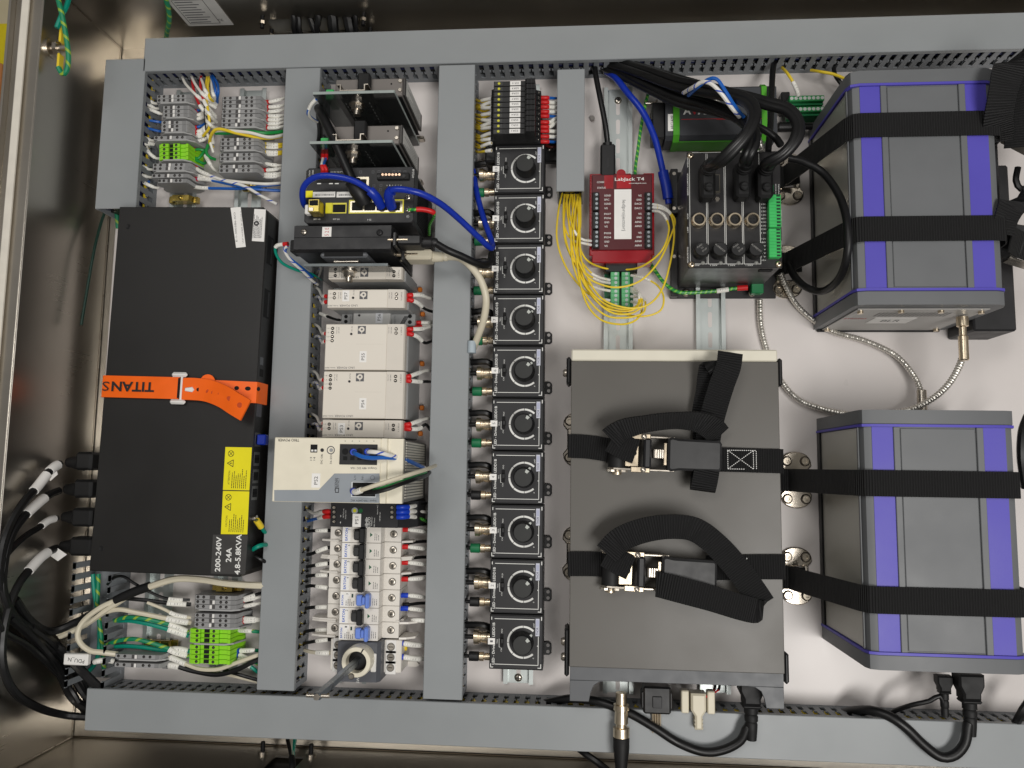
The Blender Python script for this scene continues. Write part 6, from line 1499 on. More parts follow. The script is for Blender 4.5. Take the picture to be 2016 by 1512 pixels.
tag(MB().cyl(0, 0, 0, 3, 6, 'z', 12, b=.5).build('panel_dimple', mat('dimple', (150, 144, 140), .4), None, W(*ZL(232, 312), 0)), 'small scuffed bump on the panel left of the rail', 'bump')

# ================================================================ lamp controller in black and green
ZM = zf(1200, 120, .33058)
x0, x1, y0, y1 = rect(*ZM(332, 150), *ZM(1000, 452), 46)
lc = thing('lamp_controller', 'dark grey box with lime green bands under the thick black cables', 'controller', (x0, y0, 0))
w, h = x1 - x0, y1 - y0
def C(x, y, z=46): return loc_of(lc, *ZM(x, y), z)
DKC = mat('dark_slate_plastic', (62, 64, 68), .5, var=.05)
xb = [C(378, 300).x, C(415, 300).x, C(905, 300).x, C(936, 300).x]
def shell(xa, xb_, g=0): return [(-.0 - g, 12), (-g, 40), (4, 46 + g), (h - 4, 46 + g), (h + g, 40), (h + g, 12)]
MB().prism(shell(0, 0), 0, xb[0], 'x').build('end_cap', DKC, lc, smooth=.3); MB().prism(shell(0, 0), xb[3], w, 'x').build('end_cap', DKC, lc, smooth=.3)
MB().prism(shell(0, 0), xb[1], xb[2], 'x').build('body', DKC, lc, smooth=.3)
MB().prism(shell(0, 0, 2.2), xb[0] + .02, xb[1] - .02, 'x').build('band', LGREEN, lc, smooth=.3); MB().prism(shell(0, 0, 2.2), xb[2] + .02, xb[3] - .02, 'x').build('band', LGREEN, lc, smooth=.3)
MB().box(xb[1] + .3, xb[2] - .3, -1.0, -.05, 10, 38).build('green_flank', LGREEN, lc, smooth=0)
MB().box(C(262, 0).x - 1, -.1, C(0, 462, 40).y, C(0, 252, 40).y, 8, 40, 1).build('connector', BLACK, lc)
q = C(235, 352, 36); MB().cyl(q.x, q.y, 30, 3.4, 9, 'x', 10).build('thumbscrew', BLACK, lc); q = C(215, 252, 30); MB().cyl(q.x, q.y, 30, 2, 14, 'x', 10).build('thumbscrew', CHROME, lc); MB().box(q.x + 12, q.x + 14, q.y - 34, q.y + 2, 14, 36).build('flange', CHROME, lc, smooth=0)
p, q = C(348, 418), C(398, 316); MB().box(p.x, q.x, p.y, q.y, 46.1, 46.4).build('sticker', PAPER, lc, smooth=0); text('ARCLAMP', (p.x + q.x) / 2, (p.y + q.y) / 2, 46.6, 17, 3.6, INK, lc, 90)
for s_, x, m in (('A', 462, INKW), ('V', 506, INKR), ('A', 548, INKW), ('N', 590, INKW)): q = C(x, 298); text(s_, q.x, q.y, 46.3, 9.5, 9, m, lc, bold=.03)
for xx in (600, 810): q = C(xx, 345); MB().box(q.x - 34, q.x + 28, q.y - .3, q.y + .3, 46.05, 46.2).build('red_line', INKR, lc, smooth=0)
p, q = C(540, 530, 8), C(690, 498, 8); bd = MB().box(p.x, q.x, p.y - 2, q.y, 2, 6).build('base_connector', mat('olive_board', (110, 122, 40), .4, .4), lc, smooth=0)
# green screw terminals right of it
te = thing('terminal_board', 'green board with two rows of white screws beside the upper violet instrument', 'board', W(*ZM(1180, 280), 0))
def E_(x, y, z): return loc_of(te, *ZM(x, y), z)
p, q = E_(1085, 362, 14), E_(1240, 210, 14); MB().box(p.x, q.x + 4, p.y, q.y, 10, 13).build('board', PCB, te, smooth=0)
for k, (va, vb) in enumerate(((207, 240), (274, 303))):
    p, q = E_(1073, vb, 34), E_(1280, va, 34)
    s_ = MB().box(p.x, q.x, p.y, q.y + 1, 13.1, 34, .6).build('terminal_strip', mat('mid_green_terminal', (52, 146, 84), .45), te)
    MB().box(p.x, q.x, p.y - 3, p.y - .1, 13.1, 29, .4).build('terminal_step', TBGD, te)
    for i in range(8): xx = p.x + (i + .5) * (q.x - p.x) / 8; MB().cyl(xx, (p.y + q.y) / 2 + .5, 34.02, 2.1, .3, seg=10).build('clamp_screw', mat('white_screw', (216, 222, 216), .35, .3), s_, smooth=0)
MB().box(E_(1020, 300, 20).x, E_(1072, 300, 20).x, E_(0, 330, 20).y, E_(0, 215, 20).y, 8, 24, 1).build('connector', BLACK, te)
for i, xx in enumerate((1125, 1150, 1175, 1200)): q = E_(xx, 350, 13); text('1234'[i], q.x, q.y, 13.1, 1.6, 2, INKW, te)
cp_ = thing('barrel_plug', 'black barrel plug with grey cord below the green terminal board', 'plug', W(*ZM(1000, 395), 16))
MB().cyl(0, 0, 0, 6, 24, 'x', 14, b=1).build('body', BLACK, cp_); MB().cyl(24, 0, 0, 3.6, 18, 'x', 12).build('relief', BLACK, cp_); MB().cyl(42, 0, 0, 2, 14, 'x', 10).build('cord', mat('silver_cord', (150, 150, 150), .4), cp_)

# ================================================================ motion controller
x0, x1, y0, y1 = rect(*ZM(460, 545), *ZM(1030, 1232), 105)
mc = thing('motion_controller', 'black four-axis motion controller with round sockets and green plugs', 'controller', (x0, y0, 0))
w, h = x1 - x0, y1 - y0
def K(x, y, z=105): return loc_of(mc, *ZM(x, y), z)
MCB = mat('anodised_black', (44, 43, 44), .42, var=.06, bump=.08)
MB().box(1, w - 1, 1, h - 1, 6, 102, .8).build('case', MCB, mc)
MB().box(0, w, 0, h, 102.05, 105, .5).build('face_plate', mat('face_black', (34, 33, 34), .4, var=.05), mc)
pb_, qb_ = loc_of(mc, *ZM(360, 1415), 3), loc_of(mc, *ZM(905, 655), 3)
MB().box(pb_.x, qb_.x + 14, pb_.y, qb_.y, .3, 3.5, .5).build('base_plate', MCB, mc)
for va, vb in ((655, 920), (1145, 1410)):
    p, q = K(360, vb, 6), K(402, va, 6); MB().box(p.x, q.x, p.y, q.y, 3.6, 14, .8).build('side_flange', MCB, mc)
    for v in (va + 30, vb - 30): q = K(380, v, 6); MB().cyl(q.x, q.y, 14.02, 2.2, .3, seg=10).build('flange_screw', CHROME, mc)
for u, v in ((472, 541), (476, 1226), (1017, 1226), (1016, 602)): q = K(u, v); screw(mc, min(max(q.x, 4), w - 4), min(max(q.y, 4), h - 4), 105, 3.6, NICKEL, kind='h')
z = 105.03
b = MB()
for xa in (480, 580, 588, 688, 696, 793, 801, 900): p, q = K(xa, 1208), K(xa, 552); b.box(p.x, p.x + .45, p.y, q.y, z, z + .12)
for xa, xb_ in ((480, 580), (588, 688), (696, 793), (801, 900)): p, q = K(xa, 1208), K(xb_, 1208); b.box(p.x, q.x + .45, p.y - .5, p.y - .05, z, z + .12)
p, q = K(480, 548), K(900, 548); b.box(p.x, q.x, p.y, p.y + .45, z, z + .12)
b.build('grid_line', INKW, mc, smooth=0)
for i in range(4):
    q = K(528 + i * 106, 955)
    so_ = MB().lathe([(8.0, 0), (8.0, 3), (7.3, 4), (7.1, 8), (5.6, 8), (5.6, 2)], (q.x, q.y, 105), 'z', 24, False).build('round_socket', NICKEL, mc)
    MB().cyl(q.x, q.y, 105, 5.6, 4, seg=20).build('socket_insert', BLACKM, so_)
    for a in range(4): MB().cyl(q.x + 2.4 * math.cos(a * 1.57 + .8), q.y + 2.4 * math.sin(a * 1.57 + .8), 109.02, .7, .2, seg=8).build('pin', HOLE, so_, smooth=0)
    q = K(541 + i * 106, 1140)
    fu = MB().lathe([(8.8, 0), (8.8, 3), (8.2, 5), (8.0, 13), (7.2, 14)], (q.x, q.y, 105), 'z', 20).build('fuse_knob', BLACK, mc)
    for k, s_ in enumerate(('PUSH', 'TO', 'STOP')): text(s_, q.x - .3 + k * 2.6 - 2.6, q.y + 1 - (k - 1) * 2.2, 119.15, 6 if k != 1 else 3, 1.8, mat('worn_print', (150, 148, 144), .5), fu, -38 if i % 2 else 38)
    q = K(556 + i * 106, 1203); MB().lathe([(2.2, 0), (2.2, .6), (1.5, 1.4), (.4, 1.8)], (q.x, q.y, 105), 'z', 12).build('lamp', mat('frosted_lens', (140, 140, 136), .3), mc)
    text(f'AXIS {4 - i}', *K(515 + i * 106, 1217, 105.2), 7.5, 1.5, INKW, mc, 180)
for s_, v in (('POWER', 590), ('NMNE', 620), ('SENSOR/5 A AMP MOTOR', 735), ('MOTOR', 925), ('5 AMP', 1005), ('MOTOR/CMD MODE', 1155)): text(s_, *K(466, v, 105.2), len(s_) * 1.25, 1.5, INKW, mc, 90)
for k, s_ in enumerate(('COM', 'DO 4', 'DO 3', 'DO 2', 'DO 1', 'COM', 'DI 4', 'DI 3', 'DI 2', 'DI 1', 'AO 1', 'AGND', 'A 4', 'A 3', 'A 2', 'A 1', '+5V')): text(s_, *K(918, 832 + k * 21.3 + (k > 9) * 14, 105.2), 5, 1.6, INKW, mc, 180)
for s_, x, v in (('DIGITAL I/O', 1022, 920), ('ANALOG I/O', 1022, 1100), ('SERIAL', 1008, 765), ('MOTOR I/O', 990, 765)): text(s_, *K(x, v, 105.2), 12, 1.3, INKW, mc, -90)
for k, (va, vb, n) in enumerate(((810, 1005, 10), (1010, 1182, 9))):
    p, q = K(940, vb, 105), K(1008, va, 105)
    g_ = MB().box(p.x, q.x, p.y, q.y, 105.05, 114, .7).build('green_plug', TBG, mc)
    for i in range(n):
        yy = p.y + (i + .5) * (q.y - p.y) / n; MB().box(p.x + (q.x - p.x) * .62, q.x - 1, yy - .95, yy + .95, 114.02, 114.3).build('wire_entry', mat('deep_green', (8, 48, 28), .5), g_, smooth=0); MB().box(p.x + .6, q.x - .4, yy + 1.3, yy + 1.5, 114.02, 114.12).build('groove', TBGD, g_, smooth=0)
p, q = K(935, 785), K(973, 742); g_ = MB().box(p.x, q.x, p.y, q.y, 105.05, 108, .4).build('green_plug', TBGD, mc)
for i in range(2):
    for j in range(2): MB().box(p.x + 1 + i * 3, p.x + 3 + i * 3, p.y + .8 + j * 3, p.y + 2.8 + j * 3, 108.02, 108.2).build('wire_entry', HOLE, g_, smooth=0)
q = K(640, 735); MB().prism([(q.x - 4, q.y - 11), (q.x + 3, q.y - 10), (q.x + 3, q.y + 10), (q.x - 4, q.y + 11)], 105.05, 109, b=.6).build('d_socket', mat('dull_socket', (110, 106, 96), .35, .8), mc); MB().box(q.x - 2.6, q.x + 1.8, q.y - 9, q.y + 9, 109.02, 109.2).build('socket_face', BLACKM, mc, smooth=0)
q = K(640, 825); MB().cyl(q.x, q.y, 105, 2.6, 2, seg=6).build('hex_post', CHROME, mc); q = K(955, 690); MB().cyl(q.x, q.y, 105, 2.2, 2, seg=6).build('hex_post', CHROME, mc)
for u in (455, 848): q = K(u, 1380, 4); screw(mc, q.x, q.y, 3.5, 5, CHROME, kind='h')
a = loc_of(mc, *ZM(845, 1385), 24); c = loc_of(mc, *ZM(915, 1310), 24)
MB().box(a.x, c.x, a.y, c.y, 14, 26, .8).build('power_plug', TBGD, mc); MB().box(w * .78, w * .92, -.25, .9, 88, 96).build('port_opening', HOLE, mc, smooth=0)
# thick cables with angled D plugs
def dsub(label, px, paths, zs, r=5.0):
    p = W(*ZM(*px), 105)
    t = thing('motor_cable', label, 'cable', (p.x, p.y, 0), 0, 'thick black cables of the motion controller')
    MB().box(-8, 8, -21, 18, 105.2, 126, 3).build('hood', BLACKM, t)
    MB().lathe([(4.6, 128), (4.6, 131), (3.4, 132)], (0, -11, 0), 'z', 12).build('thumbscrew', BLACK, t); MB().box(-3.6, 3.6, -11.5, -10.5, 132, 132.4).build('screw_slot', HOLE, t, smooth=0)
    MB().lathe([(8.2, 0), (8.2, 4), (7.2, 5), (8.0, 6), (8.0, 9), (6.8, 10), (7.4, 11), (6.4, 18)], (0, 10, 126), 'z', 16).build('strain_relief', BLACKM, t)
    for k, path in enumerate(paths):
        P = [Vector((-2.6 + 5.2 * k, 10, 136))] + [W(*ZM(x, y), z) - Vector((p.x, p.y, 0)) for (x, y), z in zip(path, zs)]
        MB().tube(smooth_path(P, 4), r, 12).build('cord', JBLACK, t)
    return t
dsub('thick black motor cables to the first axis plug, arching over the lamp controller', (570, 740), [[(640, 600), (730, 515), (815, 420), (850, 330), (815, 255), (720, 220), (560, 190), (380, 150), (200, 85), (40, 30), (-60, 0)],
      [(665, 610), (760, 520), (845, 410), (875, 310), (835, 230), (730, 190), (580, 150), (420, 120), (240, 60), (80, 10), (-20, -20)]], (160, 172, 174, 168, 158, 144, 122, 96, 66, 36, 16), 4.8)
dsub('thick black motor cables to the middle axis plug', (775, 735), [[(800, 580), (830, 500), (835, 430), (780, 360), (680, 310), (540, 255), (400, 220), (220, 140), (60, 60), (-50, 15)], [(830, 580), (868, 500), (868, 420), (800, 345), (700, 290), (560, 235), (420, 190), (240, 110), (90, 40), (-30, 0)]], (158, 160, 150, 132, 116, 98, 84, 60, 34, 16), 4.6)
dsub('thick black motor cables to the right axis plug, swinging out past the green box', (905, 740), [[(930, 605), (1030, 550), (1100, 460), (1110, 370), (1050, 300), (930, 265), (780, 215), (600, 180), (400, 140), (150, 70), (-10, 10)], [(960, 615), (1060, 545), (1130, 450), (1128, 350), (1060, 275), (940, 240), (790, 200), (620, 165), (430, 110), (200, 40), (30, -20)]], (156, 166, 168, 164, 156, 146, 130, 110, 84, 46, 16), 4.8)
wire('thinner black cable ending beside the right axis plug', [(*ZM(x, y), z) for x, y, z in ((-60, 30, 16), (100, 110, 40), (260, 190, 64), (420, 260, 84), (600, 300, 100), (780, 350, 118), (900, 400, 128), (980, 450, 130), (1020, 500, 122))], 4.0, JBLACK, cat='cable', name='cable', seg=12)
wire('black cable hanging from the top duct to the right axis plug', [(*ZM(x, y), z) for x, y, z in ((985, -10, 20), (972, 60, 34), (965, 200, 56), (960, 350, 80), (950, 480, 100), (945, 540, 106))], 3.6, JBLACK, cat='cable', name='cable', seg=12)
wire('blue loose wire curving over the thick cables', [(*ZM(x, y), z) for x, y, z in ((470, 205, 110), (520, 160, 140), (590, 110, 156), (640, 110, 160), (690, 180, 158), (740, 260, 150), (800, 335, 138))], 2.0, JBLUE)
wire('white and blue loose wire curving over the thick cables', [(*ZM(x, y), z) for x, y, z in ((440, 190, 112), (500, 155, 140), (555, 125, 152), (610, 140, 158), (670, 200, 158), (720, 270, 150), (775, 335, 138))], 2.2, JWB)
def armoured(label, pts, fn=None, r=3.6, px=True):
    P = [W(*((fn(x, y) if fn else (x, y))), z) for x, y, z in pts]
    o0 = Vector((P[0].x, P[0].y, 0)); path = smooth_path([p - o0 for p in P], .9)
    return tag(MB().tube(path, lambda L: r * (1 + .13 * math.sin(L * 1.9)), 10).build('armoured_hose', ARMOUR, None, o0), label, 'hose')
armoured('steel armoured hose lying along the top of the lamp controller', ((325, 90, 20), (400, 98, 40), (480, 115, 54), (560, 140, 60), (600, 190, 62), (660, 265, 70), (760, 305, 90), (850, 390, 110), (890, 470, 120), (910, 540, 118)), ZM, 3.0)
armoured('steel armoured hose hanging straight down from the motion controller foot', ((1496, 590, 6), (1498, 640, 6), (1510, 690, 6), (1535, 745, 8), (1570, 785, 10), (1620, 805, 10), (1690, 820, 8)), None, 3.3)
# ================================================================ violet and grey instruments
def instrument(label, x0, y0, w, L, south):
    t = thing('violet_instrument', label, 'instrument', (x0, y0, 0), 0, 'violet and grey instruments')
    Z = 145
    def prof(g): return [(-g, 1), (-g, Z - 9), (2.5 - g, Z - 3 + g), (9, Z + g), (w - 12, Z + g), (w - 4 + g * .5, Z - 4 + g), (w + g, Z - 14), (w + g, 1)]
    c0, c1 = 17, L - 17
    MB().prism(prof(1.6), 0, c0 - 2.6, 'y', .8).build('end_cap', BODYG, t, smooth=.5); MB().prism(prof(1.6), L, c1 + 2.6, 'y', .8).build('end_cap', BODYG, t, smooth=.5)
    MB().prism(prof(2.6), c0 - 2.55, c0, 'y').build('gasket', VIOLET, t, smooth=.5); MB().prism(prof(2.6), c1, c1 + 2.55, 'y').build('gasket', VIOLET, t, smooth=.5)
    MB().prism(prof(0), c0 + .02, c1 - .02, 'y').build('body', BODYG, t, smooth=.5)
    MB().box(9, 29.5, c0 + .1, c1 - .1, Z, Z + .5).build('violet_strip', VIOLET, t, smooth=0); MB().box(w - 33, w - 12, c0 + .1, c1 - .1, Z, Z + .5).build('violet_strip', VIOLET, t, smooth=0)
    MB().box(29.6, 35.6, c0 + .1, c1 - .1, Z, Z + 2.2, .5).build('ridge', BODYG, t); MB().box(w - 40, w - 33.6, c0 + .1, c1 - .1, Z, Z + 2.2, .5).build('ridge', BODYG, t)
    MB().box(36.6, w - 41, c0 + 1.5, c1 - 1.5, Z, Z + 1.2, .5).build('top_panel', BODYG, t)
    MB().box(-.6, -.05, c0 + 1, c1 - 1, 14, Z - 12).build('side_panel', SMOKED, t, smooth=0)
    MB().box(-2.4, -.65, c0, c1, 2, 13, .6).build('side_rail', BLACK, t); MB().box(-2.0, -.62, c0 + .5, c1 - .5, Z - 11.5, Z - 8, .5).build('side_ridge', BODYG, t)
    if south:
        MB().box(6, w - 10, -1.4, -.1, 6, Z - 16, .6).build('rear_plate', mat('rear_plate_grey', (176, 174, 170), .42), t)
        b = MB()
        for i in range(19): b.box(34 + i * 4, 36 + i * 4, -1.6, -1.45, 92, 112)
        b.build('vent_slot', mat('vent_grey', (120, 118, 116), .5), t, smooth=0)
        MB().box(40, 84, -1.75, -1.45, 52, 84).build('sticker', PAPER, t, smooth=0); text('BLR', 62, -1.85, 68, 20, 11, INKG, t, 0, plane='-y')
        text('avantes', 20, -1.6, 80, 24, 7, INKR, t, 0, plane='-y')
        for x, z in ((12, 118), (52, 122), (92, 122), (w - 14, 118), (10, 14), (w - 14, 14)): MB().cyl(x, -1.4, z, 3, -2.5, 'y', 10).build('screw', NICKEL, t)
        MB().box(2, w - 6, -3, -.2, 1, 5.5, .6).build('foot_rail', BLACK, t)
    return t
i1 = instrument('upper violet and grey instrument held by two black straps', 287, 172, 148, 250, True)
i2 = instrument('lower violet and grey instrument held by two black straps', 287.5, -188, 149, 253, False)
sl = thing('black_case', 'black case edge between the upper violet instrument and the right frame edge', 'case', (440, 160, 0))
MB().box(0, 46, 0, 190, .3, 62, 2).build('case', GRAPH, sl); MB().box(2, 14, 20, 110, 62.05, 100, 1.5).build('side_block', GRAPH, sl); MB().box(2, 14, 112, 200, 62.05, 104, 1.5).build('side_block', GRAPH, sl)

# anchors for the straps
def anchor(label, u, v, u_off=0):
    p = W(u, v, 3)
    t = thing('strap_anchor', label, 'anchor', (p.x, p.y, 0), 0, 'polished strap anchors on the panel')
    for s_ in (-1, 1):
        pts = []
        for k in range(13):
            a = math.pi * (k / 12); pts.append((18 * math.cos(a), s_ * (17 + 16 * math.sin(a) ** .8)))
        pts += [(-13, s_ * 11), (13, s_ * 11)]
        pts2 = [pts[i] for i in range(13)] + [pts[13], pts[14]]
        MB().prism(pts2, .3, 4, b=1.1).build('lobe', mat('polished_plate', (214, 204, 190), .22, 1, var=0), t)
        for x in (-10.5, 10.5):
            MB().cyl(x, s_ * 22, 4.02, 6.0, .25, seg=20).build('washer_gap', mat('gap_dark', (70, 64, 58), .5, .6), t, smooth=0)
            MB().lathe([(5.0, 0), (5.0, 1.6), (4.2, 2.4), (2.2, 2.4), (2.2, 1.0), (.2, 1.0)], (x, s_ * 22, 4.3), 'z', 18).build('screw', mat('screw_satin', (196, 186, 170), .3, 1), t)
    MB().box(-13, -7, -13, 13, .3, 7, 1.5).build('bar', CHROME, t); MB().box(7, 13, -13, 13, .3, 7, 1.5).build('bar', CHROME, t)
    return t
anchor('polished strap anchor between the motion controller and the upper instrument', 1552, 352)
anchor('polished strap anchor below the motion controller corner', 1549, 535)
anchor('upper polished strap anchor between the grey box and the lower instrument', 1567, 945)
anchor('lower polished strap anchor between the grey box and the lower instrument', 1568, 1134)
anchor('upper strap anchor peeping out left of the grey box', 1138, 865)
anchor('lower strap anchor peeping out left of the grey box', 1137, 1090)

# straps round the instruments
def istrap(label, ul, vl, ut, vt, x1, z=147.8, w=26, slack=0):
    a = W(ul, vl, 8); b = W(ut, vt, z)
    t = thing('ratchet_strap', label, 'strap', (a.x, b.y, 0), 0, 'black straps round the violet instruments')
    xt = 287 - a.x; xr_ = x1 - a.x; dy = a.y - b.y
    P = [Vector((-6, dy, 5)), Vector((0, dy, 10)), Vector((xt - 4, 0, z - 13)), Vector((xt + 1.5, 0, z - 2)), Vector((xt + 9, 0, z)), Vector((xr_ - 14, slack, z)), Vector((xr_ - 2, slack, z - 2)), Vector((xr_ + 4, slack, z - 14)), Vector((xr_ + 14, slack, 60))]
    n = MB().ribbon(sum([[P[i].lerp(P[i + 1], k / 6) for k in range(6)] for i in range(8)], []) + [P[8]], [Vector((0, 1, 0))] * 49, w, 1.6)
    n.build('webbing', WEB, t)
    MB().ribbon([Vector((-10, dy, 4)), Vector((-13, dy, 9)), Vector((-8, dy, 12.5)), Vector((0, dy, 12)), Vector((16, dy * .8, 22))], [Vector((0, 1, 0))] * 5, w, 1.6).build('end_loop', WEB, t)
    return t
istrap('upper black strap over the upper violet instrument', 1541, 350, 1677, 247, 437)
istrap('lower black strap over the upper violet instrument', 1545, 520, 1681, 451, 437)
istrap('upper black strap over the lower violet instrument', 1550, 945, 1712, 951, 437)
istrap('lower black strap over the lower violet instrument', 1550, 1136, 1715, 1181, 437)

# ---------------------------------------------------------------- grey box
x0, x1, y0, y1 = rect(1127, 687, 1543, 1333, 90)
gb_ = thing('grey_box', 'flat grey instrument box with off-white front strapped down by two ratchets', 'instrument', (x0, y0, 0))
w, h = x1 - x0, y1 - y0
def G(u, v, z=90): return loc_of(gb_, u, v, z)
yl = G(1300, 711).y
MB().box(0, w, 4, yl, 6, 88, .6).build('case', LIDG, gb_); MB().box(-1.2, w + 1.2, 3, yl - .2, 88.02, 90, .6).build('lid', LIDG, gb_)
MB().box(-1, w + 1, yl + .05, h, 8, 89, 1.5).build('front_bezel', OFFW, gb_)
# rear bracket with arch
yb_, yl2 = G(1300, 1349, 88).y, G(1300, 1386, 86).y
MB().box(-.5, w + .5, yb_ + 2, 2.9, 84, 87.5, .4).build('rear_flange', BRKG, gb_)
xa, xb_ = G(1163, 1370).x, G(1506, 1370).x
def leg(x0_, x1_, inner):
    y_ = yb_ + 2
    s_ = 1 if inner > x0_ + 1 else -1
    pts = [(x0_, y_ - .05), (x0_, yl2), (x1_, yl2), (x1_, y_ - .05)]
    if s_ > 0: pts = [(x0_, y_ - .05), (x0_, yl2), (x1_ - 2, yl2), (x1_, y_ - 12), (x1_ + 3, y_ - 5), (x1_ + 9, y_ - 1), (x1_ + 16, y_ - .05)]
    else: pts = [(x1_, y_ - .05), (x1_, yl2), (x0_ + 2, yl2), (x0_, y_ - 12), (x0_ - 3, y_ - 5), (x0_ - 9, y_ - 1), (x0_ - 16, y_ - .05)]
    MB().prism(pts, 84, 87.5, b=.4).build('bracket_leg', BRKG, gb_)
leg(-.5, xa, 99); leg(xb_, w + .5, xb_)
for (u, va, vb, sd_) in ((1122, 703, 757, -1), (1121, 1236, 1331, -1), (1534, 706, 761, 1), (1550, 1284, 1346, 1)):
    p, q = G(u, vb, 84), G(u, va, 84)
    MB().box(-6.5 if sd_ < 0 else w + 1.3, -1.3 if sd_ < 0 else w + 6.5, p.y, q.y, 56, 88, 2.2).build('rack_ear', BLACK, gb_)
for v in (735, 1262, 1292): q = G(1118, v, 74); MB().lathe([(4.5, 0), (4.5, -2), (3, -4)], (-6.5, q.y, 76), 'x', 14).build('ear_screw', CHROME, gb_)
# ratchets
def ratchet(label, u, v, z, rz=0):
    p = W(u, v, z)
    t = thing('ratchet_buckle', label, 'ratchet', (p.x, p.y, z), rz, 'ratchet buckles')
    for s_ in (-1, 1):
        yy = s_ * 17.5
        MB().prism([(-36, 1), (-36, 12), (-30, 18), (-8, 19), (4, 20), (8, 14), (32, 12), (32, 1)], yy - .9, yy + .9, 'y').build('side_plate', CHROME, t, smooth=0)
        MB().box(-12, 8, yy - 3, yy + 3, 19.2, 21, .6).build('pawl_ear', NICKEL, t); MB().lathe([(3, 0), (3, 1.2), (1.8, 1.8), (.4, 1.2)], (1, yy, 21), 'z', 14).build('rivet', CHROME, t)
        n = 13; pts = []
        for k in range(n * 2): r = 11.5 if k % 2 else 9.2; pts.append((-26 + r * math.cos(math.pi * k / n), 10 + r * math.sin(math.pi * k / n)))
        MB().prism(pts, yy + s_ * 1.2, yy + s_ * 3.4, 'y').build('ratchet_wheel', CHROME, t, smooth=0)
        MB().cyl(-26, yy + s_ * 3.4, 10, 5, s_ * 3, 'y', 14).build('axle_end', NICKEL, t)
        MB().box(6, 34, yy - 1, yy + 1, 13, 18, .4).build('handle_arm', CHROME, t)
    MB().cyl(-26, -16, 10, 9.6, 32, 'y', 24).build('spool', BLACKM, t)
    MB().box(-18, -4, -14.5, 14.5, 15.5, 17, .4).build('pawl_plate', NICKEL, t); MB().cyl(-9.5, 0, 17.02, 3.6, .3, seg=16).build('plate_hole', HOLE, t, smooth=0)
    MB().box(1, 9, -16, 16, 12, 24, 2).build('rubber_bar', GRAPH, t)
    for k in range(4): MB().lathe([(3, -5 + k * 0), (3.6, -4.4), (3.6, 4.4), (3, 5)], (13.5 + k * 2.4, 0, 18), 'y', 12).build('spring', CHROME, t)
    MB().box(22, 25.5, -12, 12, 14, 22, .6).build('release_bar', NICKEL, t)
    MB().prism([(26, -16), (30, -18), (38, -16.5), (80, -16), (82, -13), (82, 13), (80, 16), (38, 16.5), (30, 18), (26, 16)], 10, 26, b=2.4).build('handle', mat('handle_rubber', (44, 44, 45), .45, var=.06), t)
    return t
ratchet('upper ratchet buckle with black handle on the grey box', 1262, 893, 92, -.03)
ratchet('lower ratchet buckle with black handle on the grey box', 1250, 1121, 92, -.03)
def strap_thing(label, segs, w=26, group='black straps on the grey box'):
    p0 = W(*segs[0][0][0]); o0 = Vector((p0.x, p0.y, 0))
    t = thing('ratchet_strap', label, 'strap', o0, 0, group)
    for nm, pts, wds, ww in segs_iter(segs, w):
        P = [W(*p) - o0 for p in pts]
        strap_mesh(P, [Vector(q) for q in wds], ww, 1.6, 3).build(nm, WEB, t)
    return t
def segs_iter(segs, w):
    for s_ in segs: yield s_[2] if len(s_) > 2 else 'webbing', s_[0], s_[1], w
yv3 = (0, 1, 0)
def edge_down(u, v, d): return [(u, v, 92.5)]
t = strap_thing('upper black strap with a folded tail over the grey box', [
    ([(1119, 878, 40), (1120, 878, 86), (1125, 878, 91.8), (1160, 880, 92), (1205, 887, 94), (1240, 892, 102)], [yv3] * 6),
    ([(1390, 905, 100), (1430, 905, 93), (1500, 907, 92), (1537, 908, 91.8), (1541, 908, 86), (1541, 908, 40)], [yv3] * 6),
    ([(1252, 890, 113), (1228, 880, 117), (1203, 866, 119)], [(.1, 1, 0), (.25, 1, 0), (.4, .9, 0)], 'loop'),
    ([(1202, 864, 120.5), (1226, 846, 125), (1275, 834, 128), (1330, 828, 128), (1375, 831, 126), (1402, 843, 119), (1416, 858, 108)], [(-.4, .85, .3), (-.25, .75, .6), (-.1, .62, .78), (0, .6, .8), (.05, .7, .7), (.35, .8, .5), (.4, .8, .4)], 'loop'),
    ([(1392, 880, 97), (1398, 840, 108), (1408, 800, 114), (1422, 755, 116), (1434, 722, 116), (1438, 694, 114)], [(1, -.1, 0), (1, -.15, 0), (1, -.2, 0), (1, -.22, 0), (1, -.18, 0), (1, -.1, 0)], 'tail'),
    ([(1390, 880, 94), (1386, 820, 98), (1394, 770, 102), (1398, 735, 106), (1402, 719, 112), (1412, 723, 115)], [(1, 0, 0), (1, .1, 0), (1, .1, 0), (1, .1, 0), (1, 0, 0), (1, 0, 0)], 'fold'),
    ([(1387, 905, 95), (1385, 935, 96), (1383, 957, 100), (1383, 966, 108), (1385, 960, 116), (1390, 935, 118), (1394, 905, 108)], [(1, -.12, 0)] * 7, 'loop')])
q = W(1457, 905, 93.2); o0 = Vector(t.location) / S; c = q - o0
b = MB()
def stitch(x0_, y0_, x1_, y1_):
    n = max(2, int(math.hypot(x1_ - x0_, y1_ - y0_) / 2.2))
    for i in range(n):
        f = (i + .15) / n; g = (i + .75) / n
        a0 = Vector((x0_ + (x1_ - x0_) * f, y0_ + (y1_ - y0_) * f)); a1 = Vector((x0_ + (x1_ - x0_) * g, y0_ + (y1_ - y0_) * g)); d = (a1 - a0).normalized(); nn = Vector((-d.y, d.x)) * .32
        b.prism([tuple(a0 + nn), tuple(a0 - nn), tuple(a1 - nn), tuple(a1 + nn)], c.z, c.z + .5)
for xx in (-21, -19, -17, -13, 14, 17): stitch(c.x + xx, c.y - 10, c.x + xx, c.y + 10)
